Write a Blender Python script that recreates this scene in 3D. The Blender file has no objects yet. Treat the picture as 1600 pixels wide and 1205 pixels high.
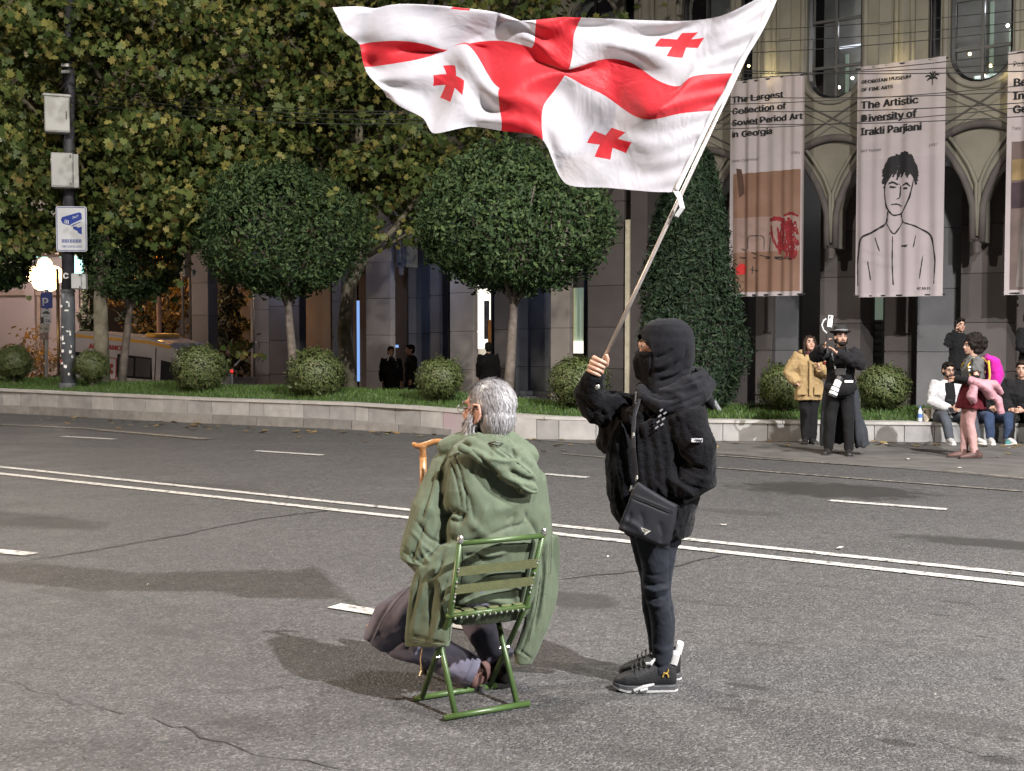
import bpy, bmesh, math, random
import numpy as np
from mathutils import Vector, Matrix
R = math.radians
scene = bpy.context.scene
col = scene.collection
rng = np.random.default_rng(7)
random.seed(7)

# ------------------------------------------------------------------ camera
F = 1850.0; CAMZ = 1.6; PITCH = math.atan(77.5 / F)
cam_d = bpy.data.cameras.new('camera'); cam = bpy.data.objects.new('camera', cam_d); col.objects.link(cam)
cam.location = (0, 0, CAMZ); cam.rotation_euler = (R(90) - PITCH, 0, 0)
cam_d.sensor_width = 36; cam_d.lens = F / 1600 * 36; cam_d.clip_end = 600; cam_d.clip_start = 0.05
scene.camera = cam

# ------------------------------------------------------------------ night sky
world = bpy.data.worlds.new('World'); scene.world = world; world.use_nodes = True
nt = world.node_tree; bg = nt.nodes['Background']
sky = nt.nodes.new('ShaderNodeTexSky'); sky.sky_type = 'NISHITA'; sky.sun_disc = False
sky.sun_elevation = R(-3); sky.sun_rotation = R(140)
nt.links.new(sky.outputs[0], bg.inputs[0]); bg.inputs[1].default_value = 0.09
scene.view_settings.view_transform = 'Standard'; scene.view_settings.look = 'None'
scene.view_settings.exposure = 0.0; scene.view_settings.gamma = 1
scene.cycles.use_denoising = True
scene.cycles.max_bounces = 6; scene.cycles.diffuse_bounces = 3; scene.cycles.glossy_bounces = 2
scene.cycles.transmission_bounces = 3; scene.cycles.transparent_max_bounces = 6
scene.cycles.sample_clamp_indirect = 4.0

# ------------------------------------------------------------------ street lamps behind and beside the camera, then added fill lights
def lamp(name, loc, power, color, radius=0.15, kind='POINT', target=None, angle=120, blend=0.5):
    d = bpy.data.lights.new(name, kind); d.energy = power; d.color = color; d.shadow_soft_size = radius
    o = bpy.data.objects.new(name, d); col.objects.link(o); o.location = loc
    if kind == 'SPOT':
        d.spot_size = R(angle); d.spot_blend = blend
        o.rotation_euler = (Vector(target) - Vector(loc)).to_track_quat('-Z', 'Y').to_euler()
    return o
def street(loc, power, color, radius, ang=168, blend=.35): lamp('street_and_fill_light', loc, power, color, radius, 'SPOT', (loc[0], loc[1], 0), ang, blend)
street((8.8, -3.2, 12.5), 42000, (1.0, 0.972, 0.962), 0.1, 158, .3)
street((17.0, -3.0, 9.0), 14000, (1.0, 0.95, 0.90), 0.12, 158, .3)
street((-13.5, 2.5, 6.0), 13000, (1.0, 0.72, 0.50), 0.3)
street((8.0, 8.0, 11.5), 8800, (1.0, 0.95, 0.90), 0.3, 172, .2)  # fill light added to brighten the far pavement and facade
lamp('street_and_fill_light', (-6.0, 12.0, 10.5), 6000, (1.0, 0.92, 0.80), 0.3)  # unseen fill added to brighten the plane leaves
lamp('street_and_fill_light', (-14.5, 24.0, 5.2), 1250, (1.0, 0.92, 0.86), 0.3)  # unseen light added low at left to brighten the ambulance side

# ------------------------------------------------------------------ pixel <-> world helpers (photo pixels, 1600 x 1205)
CP, SP = math.cos(PITCH), math.sin(PITCH)
def ray(px, py):
    cx, cy = (px - 800) / F, (602.5 - py) / F
    return np.array([cx, CP + cy * SP, -SP + cy * CP])
def P(px, py, Y):
    d = ray(px, py); t = Y / d[1]
    return np.array([d[0] * t, Y, CAMZ + d[2] * t])
def G(px, py, z=0.0):
    d = ray(px, py); t = (z - CAMZ) / d[2]
    return np.array([d[0] * t, d[1] * t, z])
def proj(v):
    v = np.asarray(v, float).reshape(-1, 3)
    x, y, z = v[:, 0], v[:, 1], v[:, 2] - CAMZ
    dep = y * CP - z * SP; up = y * SP + z * CP
    return np.stack([800 + F * x / dep, 602.5 - F * up / dep], 1)

# ------------------------------------------------------------------ object helpers
def tag(o, label=None, cat=None, group=None, kind=None):
    if label: o['label'] = label
    if cat: o['category'] = cat
    if group: o['group'] = group
    if kind: o['kind'] = kind
    return o
def empty(name, loc=(0, 0, 0), rz=0.0):
    o = bpy.data.objects.new(name, None); col.objects.link(o); o.location = loc; o.rotation_euler = (0, 0, rz)
    o.empty_display_size = 0.1
    return o
def obj_from(name, me, parent=None, mat=None):
    o = bpy.data.objects.new(name, me); col.objects.link(o)
    if mat is not None and not me.materials: me.materials.append(mat)
    if parent is not None: o.parent = parent
    return o
def copy_tree(o, parent=None):
    c = o.copy(); col.objects.link(c)
    if parent is not None: c.parent = parent
    for ch in o.children: copy_tree(ch, c)
    return c
def norm(v):
    v = np.asarray(v, float); n = np.linalg.norm(v); return v / n if n > 1e-12 else v

class M:
    """collects shapes for one mesh"""
    def __init__(s): s.v = []; s.f = []
    def add(s, v, f):
        b = len(s.v); s.v.extend([tuple(map(float, p)) for p in v]); s.f.extend([tuple(i + b for i in q) for q in f]); return s
    def box(s, c, d, rz=0.0, bev=0.0, rot=None):
        c = np.array(c, float); hx, hy, hz = np.array(d, float) / 2
        if bev <= 0:
            v = np.array([[x, y, z] for x in (-hx, hx) for y in (-hy, hy) for z in (-hz, hz)])
            f = [(0, 1, 3, 2), (4, 6, 7, 5), (0, 4, 5, 1), (2, 3, 7, 6), (0, 2, 6, 4), (1, 5, 7, 3)]
        else:
            b = min(bev, hx * .9, hy * .9, hz * .9); v = []; f = []
            prof = [(hx - b, hy), (hx, hy - b), (hx, -hy + b), (hx - b, -hy), (-hx + b, -hy), (-hx, -hy + b), (-hx, hy - b), (-hx + b, hy)]
            for k, (z, sh) in enumerate(((-hz, b), (-hz + b, 0), (hz - b, 0), (hz, b))):
                for (x, y) in prof: v.append([x - math.copysign(sh, x), y - math.copysign(sh, y), z])
            v = np.array(v)
            for k in range(3):
                for i in range(8):
                    j = (i + 1) % 8; f.append((k * 8 + j, k * 8 + i, k * 8 + 8 + i, k * 8 + 8 + j))
            f.append(tuple(range(8))); f.append(tuple(31 - i for i in range(8)))
        if rot is not None: v = v @ np.array(rot).T
        if rz:
            ca, sa = math.cos(rz), math.sin(rz); v = v @ np.array([[ca, sa, 0], [-sa, ca, 0], [0, 0, 1]])
        return s.add(v + c, f)
    def tube(s, pts, rad, n=10, ref=None, caps=True, round_caps=False):
        pts = [np.array(p, float) for p in pts]; k = len(pts)
        if not hasattr(rad, '__len__'): rad = [rad] * k
        if round_caps:
            def dome(p, q, r):
                d = norm(p - q); ra, rb = (r if hasattr(r, '__len__') else (r, r)); m_ = min(ra, rb); o_ = []
                for a in (60, 30): o_.append((p + d * m_ * math.sin(R(a)), (ra * math.cos(R(a)), rb * math.cos(R(a)))))
                return o_
            a = dome(pts[0], pts[1], rad[0]); b = dome(pts[-1], pts[-2], rad[-1])
            pts = [x[0] for x in a] + pts + [x[0] for x in b[::-1]]
            rad = [x[1] for x in a] + list(rad) + [x[1] for x in b[::-1]]; k = len(pts)
        v = []; f = []; prev = None
        for i, p in enumerate(pts):
            t = norm(pts[min(i + 1, k - 1)] - pts[max(i - 1, 0)])
            if ref is not None: a = np.array(ref, float)
            elif prev is not None: a = prev
            else: a = np.array([1., 0, 0]) if abs(t[0]) < .8 else np.array([0, 1., 0])
            a = norm(a - t * np.dot(a, t)); b = np.cross(t, a); prev = a
            ra, rb = (rad[i] if hasattr(rad[i], '__len__') else (rad[i], rad[i]))
            for j in range(n):
                w = 2 * math.pi * j / n; v.append(p + a * ra * math.cos(w) + b * rb * math.sin(w))
        for i in range(k - 1):
            for j in range(n):
                j2 = (j + 1) % n; f.append((i * n + j, i * n + j2, (i + 1) * n + j2, (i + 1) * n + j))
        if caps: f.append(tuple(range(n))[::-1]); f.append(tuple((k - 1) * n + j for j in range(n)))
        return s.add(v, f)
    def ell(s, c, r, rot=None, n=14, m=10):
        v = []; f = []; r = np.array(r if hasattr(r, '__len__') else (r, r, r), float)
        v.append([0, 0, -1])
        for i in range(1, m):
            a = -math.pi / 2 + math.pi * i / m
            for j in range(n): v.append([math.cos(a) * math.cos(2 * math.pi * j / n), math.cos(a) * math.sin(2 * math.pi * j / n), math.sin(a)])
        v.append([0, 0, 1]); T = len(v) - 1
        for j in range(n): f.append((0, 1 + (j + 1) % n, 1 + j))
        for i in range(m - 2):
            for j in range(n):
                a, b = 1 + i * n + j, 1 + i * n + (j + 1) % n; f.append((a, b, b + n, a + n))
        for j in range(n): f.append((T, 1 + (m - 2) * n + j, 1 + (m - 2) * n + (j + 1) % n))
        v = np.array(v) * r
        if rot is not None: v = v @ np.array(rot).T
        return s.add(v + np.array(c, float), f)
    def loft(s, rings, caps=True):
        n = len(rings[0]); b = []; f = []
        for r in rings: b.extend(r)
        for i in range(len(rings) - 1):
            for j in range(n):
                j2 = (j + 1) % n; f.append((i * n + j, i * n + j2, (i + 1) * n + j2, (i + 1) * n + j))
        if caps: f.append(tuple(range(n))[::-1]); f.append(tuple((len(rings) - 1) * n + j for j in range(n)))
        return s.add(b, f)
    def sec(s, secs, n=28, ex=2.3):
        """loft of horizontal sections given as (photo y, photo x left, photo x right, distance Y, half depth)"""
        rings = []
        for q in secs:
            py, xl, xr, Y, hy = q[:5]; e = q[5] if len(q) > 5 else ex
            a, b = P(xl, py, Y), P(xr, py, Y); c = (a + b) / 2; hx = (b[0] - a[0]) / 2; ring = []
            for j in range(n):
                w = 2 * math.pi * j / n; cw, sw = math.cos(w), math.sin(w)
                ring.append(c + np.array([hx * math.copysign(abs(cw) ** (2 / e), cw), hy * math.copysign(abs(sw) ** (2 / e), sw), 0]))
            rings.append(ring)
        if rings[0][0][2] > rings[-1][0][2]: rings = rings[::-1]
        return s.loft(rings)
    def prism(s, poly, o, u, w, d):
        """polygon (2-D) in plane o + u*x + w*y, extruded along d"""
        o, u, w, d = (np.array(q, float) for q in (o, u, w, d)); n = len(poly)
        a = [o + u * x + w * y for x, y in poly]; b = [p + d for p in a]
        f = [tuple(range(n))[::-1], tuple(n + i for i in range(n))]
        for i in range(n): j = (i + 1) % n; f.append((i, j, n + j, n + i))
        return s.add(a + b, f)
    def ribbon(s, pts, w, up=(0, 0, 1), lift=0.0):
        pts = [np.array(p, float) for p in pts]; up = np.array(up, float); v = []; f = []
        for i, p in enumerate(pts):
            t = norm(pts[min(i + 1, len(pts) - 1)] - pts[max(i - 1, 0)]); a = norm(np.cross(up, t))
            ww = w[i] if hasattr(w, '__len__') else w
            v += [p - a * ww / 2 + up * lift, p + a * ww / 2 + up * lift]
        for i in range(len(pts) - 1): f.append((2 * i, 2 * i + 1, 2 * i + 3, 2 * i + 2))
        return s.add(v, f)
    def mesh(s, name, smooth=False, recalc=True):
        me = bpy.data.meshes.new(name); me.from_pydata(s.v, [], s.f)
        if recalc:
            bm = bmesh.new(); bm.from_mesh(me); bmesh.ops.recalc_face_normals(bm, faces=bm.faces); bm.to_mesh(me); bm.free()
        if smooth: me.polygons.foreach_set('use_smooth', [True] * len(me.polygons))
        me.update(); return me
    def build(s, name, mat, parent=None, smooth=False, recalc=True):
        return obj_from(name, s.mesh(name, smooth, recalc), parent, mat)

def get_co(me):
    a = np.empty(len(me.vertices) * 3, np.float32); me.vertices.foreach_get('co', a); return a.reshape(-1, 3).astype(float)
def set_co(me, a): me.vertices.foreach_set('co', np.ascontiguousarray(a, np.float32).ravel()); me.update()
def get_no(me):
    a = np.empty(len(me.vertices) * 3, np.float32); me.vertices.foreach_get('normal', a); return a.reshape(-1, 3).astype(float)

def fuse(name, m, mat, parent=None, voxel=0.01, smooth=4, fac=0.5, sub=0):
    """one continuous skin over all shapes collected in m"""
    me = m.mesh(name); o = bpy.data.objects.new(name, me); col.objects.link(o)
    r = o.modifiers.new('r', 'REMESH'); r.mode = 'VOXEL'; r.voxel_size = voxel; r.use_smooth_shade = True
    if smooth:
        q = o.modifiers.new('s', 'SMOOTH'); q.iterations = smooth; q.factor = fac
    dg = bpy.context.evaluated_depsgraph_get(); dg.update()
    me2 = bpy.data.meshes.new_from_object(o.evaluated_get(dg)); me2.name = name
    o.modifiers.clear(); o.data = me2; bpy.data.meshes.remove(me)
    me2.materials.clear()
    me2.polygons.foreach_set('use_smooth', [True] * len(me2.polygons))
    if mat is not None: me2.materials.append(mat)
    if parent is not None: o.parent = parent
    return o
def wob(p, scale, seed, octs=4):
    g = np.random.default_rng(seed); out = np.zeros(len(p)); amp = 1.0; tot = 0
    for k in range(octs):
        for q in range(3):
            d = norm(g.normal(size=3)); ph = g.uniform(0, 6.28); d2 = norm(g.normal(size=3))
            out += amp * np.sin(p @ d * 6.28 / scale * 2 ** k + ph + 1.3 * np.sin(p @ d2 * 6.28 / scale * 2 ** k * .7 + ph * 2))
        tot += amp * 3; amp *= .5
    return out / tot * 1.7
def push(o, fn):
    co, no = get_co(o.data), get_no(o.data); set_co(o.data, co + no * fn(co, no)[:, None])
def strokes(o, lst, facing=-0.05, world=None, sm=0):
    """press folds, seams and hems into a surface: (polyline in photo pixels, width px, height m)"""
    me = o.data; co, no = get_co(me), get_no(me); W = co if world is None else co + np.array(world)
    uv = proj(W); view = W - np.array([0, 0, CAMZ]); view /= np.linalg.norm(view, axis=1)[:, None]
    fac = np.clip((-(no * view).sum(1) - facing) * 4, 0, 1); dis = np.zeros(len(co))
    for pl, wd, h in lst:
        pl = np.array(pl, float)
        if len(pl) > 2:   # smooth the stroke
            t = np.arange(len(pl)); tt = np.linspace(0, len(pl) - 1, len(pl) * 4)
            pl = np.stack([np.interp(tt, t, pl[:, 0]), np.interp(tt, t, pl[:, 1])], 1)
            pl[1:-1] = (pl[:-2] + 2 * pl[1:-1] + pl[2:]) / 4
        n = len(pl) - 1; best = np.full(len(co), 1e9); bt = np.zeros(len(co))
        for i in range(n):
            a, b = pl[i], pl[i + 1]; ab = b - a; L = ab @ ab + 1e-9
            t = np.clip(((uv - a) @ ab) / L, 0, 1); d = np.linalg.norm(uv - a - t[:, None] * ab, axis=1)
            k = d < best; best[k] = d[k]; bt[k] = (i + t[k]) / n
        tap = np.clip(np.minimum(bt, 1 - bt) * 5 + .25, 0, 1)
        dis += h * tap * (np.exp(-(best / wd) ** 2) if h > 0 else .95 * np.exp(-best / (wd * .48)) + .3 * np.exp(-(best / wd) ** 2))
    set_co(me, co + no * (dis * fac)[:, None])

from mathutils.bvhtree import BVHTree
def drape(o, pts, r, mt, name, parent=None, lift=.0006, n=6, off=(0, 0, 0)):
    """a thin raised line (seam, hem, stitch) laid on the surface of o along a polyline given in photo pixels"""
    me = o.data; off = np.array(off, float); t = BVHTree.FromPolygons([tuple(v.co) for v in me.vertices], [tuple(p.vertices) for p in me.polygons]); q = []
    pts = np.array(pts, float)
    for a, b in zip(pts[:-1], pts[1:]):
        k = max(2, int(np.linalg.norm(b - a) / 3.5))
        for i in range(k):
            d = Vector(ray(*(a + (b - a) * i / k))).normalized(); h = t.ray_cast(Vector(np.array([0, 0, CAMZ]) - off), d)
            if h[0] is not None: q.append(np.array(h[0] - d * lift))
    if len(q) < 3: return None
    q = np.array(q); q[1:-1] = (q[:-2] + q[1:-1] * 2 + q[2:]) / 4
    m = M(); m.tube(list(q), r, n); return m.build(name, mt, parent or o, smooth=True)

# ------------------------------------------------------------------ materials
def mat(name, c, rough=.7, var=.15, scale=6.0, bump=0.0, bscale=60.0, metal=0.0, spec=.4, c2=None, detail=4, sheen=0.0, emit=None, estr=0, trans=0.0, mus=False, coord='Object', alpha=None):
    m = bpy.data.materials.new(name); m.use_nodes = True; n = m.node_tree; b = n.nodes['Principled BSDF']
    L = n.links.new; tc = n.nodes.new('ShaderNodeTexCoord')
    b.inputs['Roughness'].default_value = rough; b.inputs['Metallic'].default_value = metal
    b.inputs['Specular IOR Level'].default_value = spec
    nz = n.nodes.new('ShaderNodeTexNoise'); nz.inputs['Scale'].default_value = scale; nz.inputs['Detail'].default_value = detail
    L(tc.outputs[coord], nz.inputs['Vector'])
    rp = n.nodes.new('ShaderNodeValToRGB'); rp.color_ramp.elements[0].position = .3; rp.color_ramp.elements[1].position = .72
    a = [max(0, x * (1 - var)) for x in c]; d = [min(1, x * (1 + var)) for x in c] if c2 is None else c2
    if c2 is not None: a = c
    rp.color_ramp.elements[0].color = (*a, 1); rp.color_ramp.elements[1].color = (*d, 1)
    L(nz.outputs['Fac'], rp.inputs[0]); L(rp.outputs[0], b.inputs['Base Color'])
    if bump:
        n2 = n.nodes.new('ShaderNodeTexNoise'); n2.inputs['Scale'].default_value = bscale; n2.inputs['Detail'].default_value = 3
        L(tc.outputs[coord], n2.inputs['Vector']); bp = n.nodes.new('ShaderNodeBump'); bp.inputs['Strength'].default_value = bump
        bp.inputs['Distance'].default_value = .01; L(n2.outputs['Fac'], bp.inputs['Height']); L(bp.outputs[0], b.inputs['Normal'])
    if sheen: b.inputs['Sheen Weight'].default_value = sheen; b.inputs['Sheen Roughness'].default_value = .4
    if emit: b.inputs['Emission Color'].default_value = (*emit, 1); b.inputs['Emission Strength'].default_value = estr
    if trans:
        t = n.nodes.new('ShaderNodeBsdfTranslucent'); L(rp.outputs[0], t.inputs[0]); mx = n.nodes.new('ShaderNodeMixShader'); mx.inputs[0].default_value = trans
        L(b.outputs[0], mx.inputs[1]); L(t.outputs[0], mx.inputs[2]); L(mx.outputs[0], n.nodes['Material Output'].inputs[0])
    return m
def leaf_mat(name, cols, rough=.5, trans=.15, spec=.35):
    m = bpy.data.materials.new(name); m.use_nodes = True; n = m.node_tree; b = n.nodes['Principled BSDF']; L = n.links.new
    g = n.nodes.new('ShaderNodeNewGeometry'); rp = n.nodes.new('ShaderNodeValToRGB'); e = rp.color_ramp.elements
    oi = n.nodes.new('ShaderNodeObjectInfo'); ad = n.nodes.new('ShaderNodeMath'); ad.operation = 'ADD'; fr = n.nodes.new('ShaderNodeMath'); fr.operation = 'FRACT'
    L(g.outputs['Random Per Island'], ad.inputs[0]); L(oi.outputs['Random'], ad.inputs[1]); L(ad.outputs[0], fr.inputs[0])
    while len(e) < len(cols): e.new(.5)
    for i, (p, c) in enumerate(cols): e[i].position = p; e[i].color = (*c, 1)
    L(fr.outputs[0], rp.inputs[0]); L(rp.outputs[0], b.inputs['Base Color'])
    b.inputs['Roughness'].default_value = rough; b.inputs['Specular IOR Level'].default_value = spec
    t = n.nodes.new('ShaderNodeBsdfTranslucent'); L(rp.outputs[0], t.inputs[0]); mx = n.nodes.new('ShaderNodeMixShader'); mx.inputs[0].default_value = trans
    L(b.outputs[0], mx.inputs[1]); L(t.outputs[0], mx.inputs[2]); L(mx.outputs[0], n.nodes['Material Output'].inputs[0])
    return m
def emis(name, c, s):
    m = bpy.data.materials.new(name); m.use_nodes = True; b = m.node_tree.nodes['Principled BSDF']
    b.inputs['Base Color'].default_value = (*[min(.8, x) for x in c], 1); b.inputs['Emission Color'].default_value = (*c, 1); b.inputs['Emission Strength'].default_value = s
    return m
def glass_mat(name, c=(.02, .022, .025), rough=.05):
    return mat(name, c, rough=rough, var=.2, scale=.7, spec=.6)

try:
    FONT = bpy.data.fonts.load(bpy.utils.system_resource('DATAFILES', path='fonts') + '/Inter.woff2')   # Blender's own interface font
except Exception:
    FONT = None
def text_shape(s, size, bold=0.0, align='LEFT', spacing=1.0):
    """flat lettering as 2-D vertices and faces"""
    c = bpy.data.curves.new('lettering', 'FONT'); c.body = s; c.size = size; c.offset = bold; c.align_x = align; c.resolution_u = 2; c.space_line = spacing
    if FONT is not None: c.font = FONT
    o = bpy.data.objects.new('lettering', c); col.objects.link(o)
    dg = bpy.context.evaluated_depsgraph_get(); dg.update(); me = bpy.data.meshes.new_from_object(o.evaluated_get(dg))
    v = get_co(me); f = [tuple(p.vertices) for p in me.polygons]
    bpy.data.objects.remove(o); bpy.data.meshes.remove(me); bpy.data.curves.remove(c)
    return v, f
def lettering(s, size, mt, parent, o, u, w, bold=0.0, align='LEFT', conform=None, name='lettering', spacing=1.0, sq=1.0, fit=None):
    v, f = text_shape(s, size, 0, align, spacing)
    if fit: sq = fit / (v[:, 0].max() - v[:, 0].min())
    o, u, w = (np.array(q, float) for q in (o, u, w))
    if conform:   # small triangles, so that the letters follow the folds of the cloth
        vv = [tuple(p[:2]) for p in v]; todo = [t for q in f for t in ([(q[0], q[i], q[i + 1]) for i in range(1, len(q) - 1)])]; f = []; lim2 = (.035 / max(.3, sq)) ** 2; mid = {}
        while todo:
            a, b, c = todo.pop(); e = [(vv[i][0] - vv[j][0]) ** 2 + (vv[i][1] - vv[j][1]) ** 2 for i, j in ((a, b), (b, c), (c, a))]; k = max(range(3), key=lambda i: e[i])
            if e[k] <= lim2: f.append((a, b, c)); continue
            a, b, c = ((a, b, c), (b, c, a), (c, a, b))[k]; key = (min(a, b), max(a, b))
            if key not in mid: mid[key] = len(vv); vv.append(((vv[a][0] + vv[b][0]) / 2, (vv[a][1] + vv[b][1]) / 2))
            todo += [(a, mid[key], c), (mid[key], b, c)]
        v = np.array([(x, y, 0) for x, y in vv])
    if conform: pts = [conform(p[0] * sq, p[1]) for p in v]
    else: pts = [o + u * p[0] * sq + w * p[1] for p in v]
    m = M(); m.add(pts, f)
    if bold:   # heavier strokes: the same letters again, a little to either side
        for dx, dz, k in ((bold, 0, .0006), (-bold, 0, .0012), (0, bold * .6, .0018)):
            m.add([np.array(conform(p[0] * sq + dx, p[1] + dz)) + np.array([0, -k, 0]) if conform else o + u * (p[0] * sq + dx) + w * (p[1] + dz) + np.array([0, -k, 0]) for p in v], f)
    return m.build(name, mt, parent, recalc=False)

def leaf_cloud(pts, nrm, size, tv, tf, seed, spread=1.0, jit=.35):
    """many small leaves in one mesh: template (tv, tf) placed at pts, facing nrm with scatter"""
    g = np.random.default_rng(seed); n = len(pts); tv = np.array(tv, float)
    nn = nrm + g.normal(size=(n, 3)) * spread; nn /= np.linalg.norm(nn, axis=1)[:, None] + 1e-9
    a = np.cross(nn, g.normal(size=(n, 3))); a /= np.linalg.norm(a, axis=1)[:, None] + 1e-9; b = np.cross(nn, a)
    s = size * (1 + g.uniform(-jit, jit, n))
    V = pts[:, None] + s[:, None, None] * (a[:, None] * tv[None, :, 0:1] + b[:, None] * tv[None, :, 1:2] + nn[:, None] * tv[None, :, 2:3])
    k = len(tv); me = bpy.data.meshes.new('foliage')
    fl = [len(q) for q in tf]; flat = np.concatenate([np.array(q) for q in tf]); nl = len(flat)
    me.vertices.add(n * k); me.vertices.foreach_set('co', V.astype(np.float32).ravel())
    idx = (flat[None] + (np.arange(n) * k)[:, None]).ravel(); me.loops.add(len(idx)); me.loops.foreach_set('vertex_index', idx.astype(np.int32))
    ls = np.tile(np.array(fl), n); st = np.concatenate([[0], np.cumsum(ls)[:-1]])
    me.polygons.add(len(ls)); me.polygons.foreach_set('loop_start', st.astype(np.int32)); me.update(calc_edges=True); me.validate()
    return me
LEAF_T = ([(-.5, 0, 0), (-.15, .2, .06), (.25, .17, .05), (.5, 0, -.04), (.25, -.17, .05), (-.15, -.2, .06)], [(0, 1, 2, 3), (0, 3, 4, 5)])
def plane_leaf():
    v = [(0, 0, .0)]; f = []
    prof = [(-90, .14), (-64, .42), (-40, .34), (-10, .56), (16, .37), (44, .60), (68, .42), (90, .70), (112, .42), (136, .60), (164, .37), (190, .56), (220, .34), (244, .42)]
    for a, r in prof: v.append((r * math.cos(R(a)), r * math.sin(R(a)), .12 * r * abs(math.sin(R(a * 2.5))) - .1 * r))
    n = len(prof)
    for i in range(n): f.append((0, 1 + i, 1 + (i + 1) % n))
    return v, f
PLEAF = plane_leaf()
# ================================================================== GROUND
def road_material():
    m = bpy.data.materials.new('asphalt'); m.use_nodes = True; n = m.node_tree; b = n.nodes['Principled BSDF']; L = n.links.new
    tc = n.nodes.new('ShaderNodeTexCoord')
    def noise(sc, det=4, rough=.6):
        q = n.nodes.new('ShaderNodeTexNoise'); q.inputs['Scale'].default_value = sc; q.inputs['Detail'].default_value = det; q.inputs['Roughness'].default_value = rough
        L(tc.outputs['Object'], q.inputs['Vector']); return q
    def ramp(src, p0, c0, p1, c1):
        r = n.nodes.new('ShaderNodeValToRGB'); e = r.color_ramp.elements; e[0].position = p0; e[1].position = p1
        e[0].color = (*c0, 1); e[1].color = (*c1, 1); L(src, r.inputs[0]); return r.outputs[0]
    def mixc(fac, a, c, mode='MIX'):
        q = n.nodes.new('ShaderNodeMix'); q.data_type = 'RGBA'; q.blend_type = mode
        if isinstance(fac, float): q.inputs[0].default_value = fac
        else: L(fac, q.inputs[0])
        for k, s in ((6, a), (7, c)):
            if isinstance(s, tuple): q.inputs[k].default_value = (*s, 1)
            else: L(s, q.inputs[k])
        return q.outputs[2]
    base = ramp(noise(.55, 5).outputs['Fac'], .3, (.036, .0355, .0362), .7, (.054, .0532, .0540))
    streak = n.nodes.new('ShaderNodeMapping'); streak.inputs['Rotation'].default_value = (0, 0, R(34.6)); streak.inputs['Scale'].default_value = (.12, 1.6, 1)
    L(tc.outputs['Object'], streak.inputs[0]); ns = n.nodes.new('ShaderNodeTexNoise'); ns.inputs['Scale'].default_value = 1.0; ns.inputs['Detail'].default_value = 4
    L(streak.outputs[0], ns.inputs['Vector'])
    base = mixc(ramp(ns.outputs['Fac'], .40, (0, 0, 0), .68, (.8, .8, .8)), base, (.036, .036, .037))
    vo = n.nodes.new('ShaderNodeTexVoronoi'); vo.inputs['Scale'].default_value = 125; L(tc.outputs['Object'], vo.inputs['Vector'])
    chip = ramp(vo.outputs['Color'], .60, (0, 0, 0), .95, (1, 1, 1))
    base = mixc(chip, base, (.128, .126, .126))
    v2 = n.nodes.new('ShaderNodeTexVoronoi'); v2.inputs['Scale'].default_value = 78; L(tc.outputs['Object'], v2.inputs['Vector'])
    base = mixc(ramp(v2.outputs['Color'], .72, (0, 0, 0), .97, (.9, .9, .9)), base, (.122, .119, .119)); base = mixc(ramp(v2.outputs['Color'], .05, (.9, .9, .9), .36, (0, 0, 0)), base, (.013, .013, .0135))
    base = mixc(ramp(noise(9, 3).outputs['Fac'], .36, (.45, .45, .45), .52, (0, 0, 0)), base, (.030, .030, .031))
    dark = ramp(noise(150, 2).outputs['Fac'], .30, (.45, .45, .45), .5, (0, 0, 0))
    base = mixc(dark, base, (.016, .016, .016))
    # stains with a shape of their own (oil, damp, old repairs) and a dark patch at the left edge
    for (px, py, rx, ry, k) in ((1300, 766, 1.25, .75, .95), (1560, 850, 1.0, .26, .85), (1165, 1072, .12, .05, .8), (1145, 1087, .05, .03, .7), (1400, 1160, .10, .045, .85), (1278, 1081, .05, .025, .7), (1500, 942, .14, .05, .6), (1468, 961, .07, .03, .7), (1393, 968, .045, .02, .8), (1535, 995, .06, .03, .8), (1230, 1004, .07, .03, .6), (1525, 1148, .06, .035, .7), (1575, 1155, .06, .035, .7), (1560, 1188, .10, .05, .8), (1560, 1061, .05, .03, .7), (1125, 1172, .04, .025, .7), (1140, 1108, .07, .03, .55), (1185, 1096, .05, .025, .6), (1075, 988, .04, .02, .8),
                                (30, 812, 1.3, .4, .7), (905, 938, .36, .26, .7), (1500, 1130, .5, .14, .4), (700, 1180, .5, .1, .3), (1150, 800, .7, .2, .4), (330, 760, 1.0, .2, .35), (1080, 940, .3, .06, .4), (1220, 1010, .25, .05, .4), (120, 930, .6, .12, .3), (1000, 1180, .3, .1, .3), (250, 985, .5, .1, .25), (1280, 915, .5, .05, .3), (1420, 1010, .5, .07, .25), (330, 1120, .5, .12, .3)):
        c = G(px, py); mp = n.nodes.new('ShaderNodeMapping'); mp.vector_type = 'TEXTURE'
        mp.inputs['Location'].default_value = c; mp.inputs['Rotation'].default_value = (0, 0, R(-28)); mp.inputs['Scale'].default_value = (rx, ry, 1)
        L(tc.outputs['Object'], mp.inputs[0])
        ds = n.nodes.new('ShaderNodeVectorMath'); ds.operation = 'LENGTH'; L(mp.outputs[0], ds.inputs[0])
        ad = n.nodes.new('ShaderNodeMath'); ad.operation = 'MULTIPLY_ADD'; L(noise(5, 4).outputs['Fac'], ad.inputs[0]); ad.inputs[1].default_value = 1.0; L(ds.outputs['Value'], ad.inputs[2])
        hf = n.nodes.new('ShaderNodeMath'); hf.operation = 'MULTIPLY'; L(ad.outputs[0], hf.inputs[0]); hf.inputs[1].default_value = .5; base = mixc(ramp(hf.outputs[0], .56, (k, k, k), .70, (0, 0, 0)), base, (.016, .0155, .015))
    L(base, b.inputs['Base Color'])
    L(ramp(noise(1.3).outputs['Fac'], .3, (.62,) * 3, .7, (.85,) * 3), b.inputs['Roughness']); b.inputs['Specular IOR Level'].default_value = .35
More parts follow.
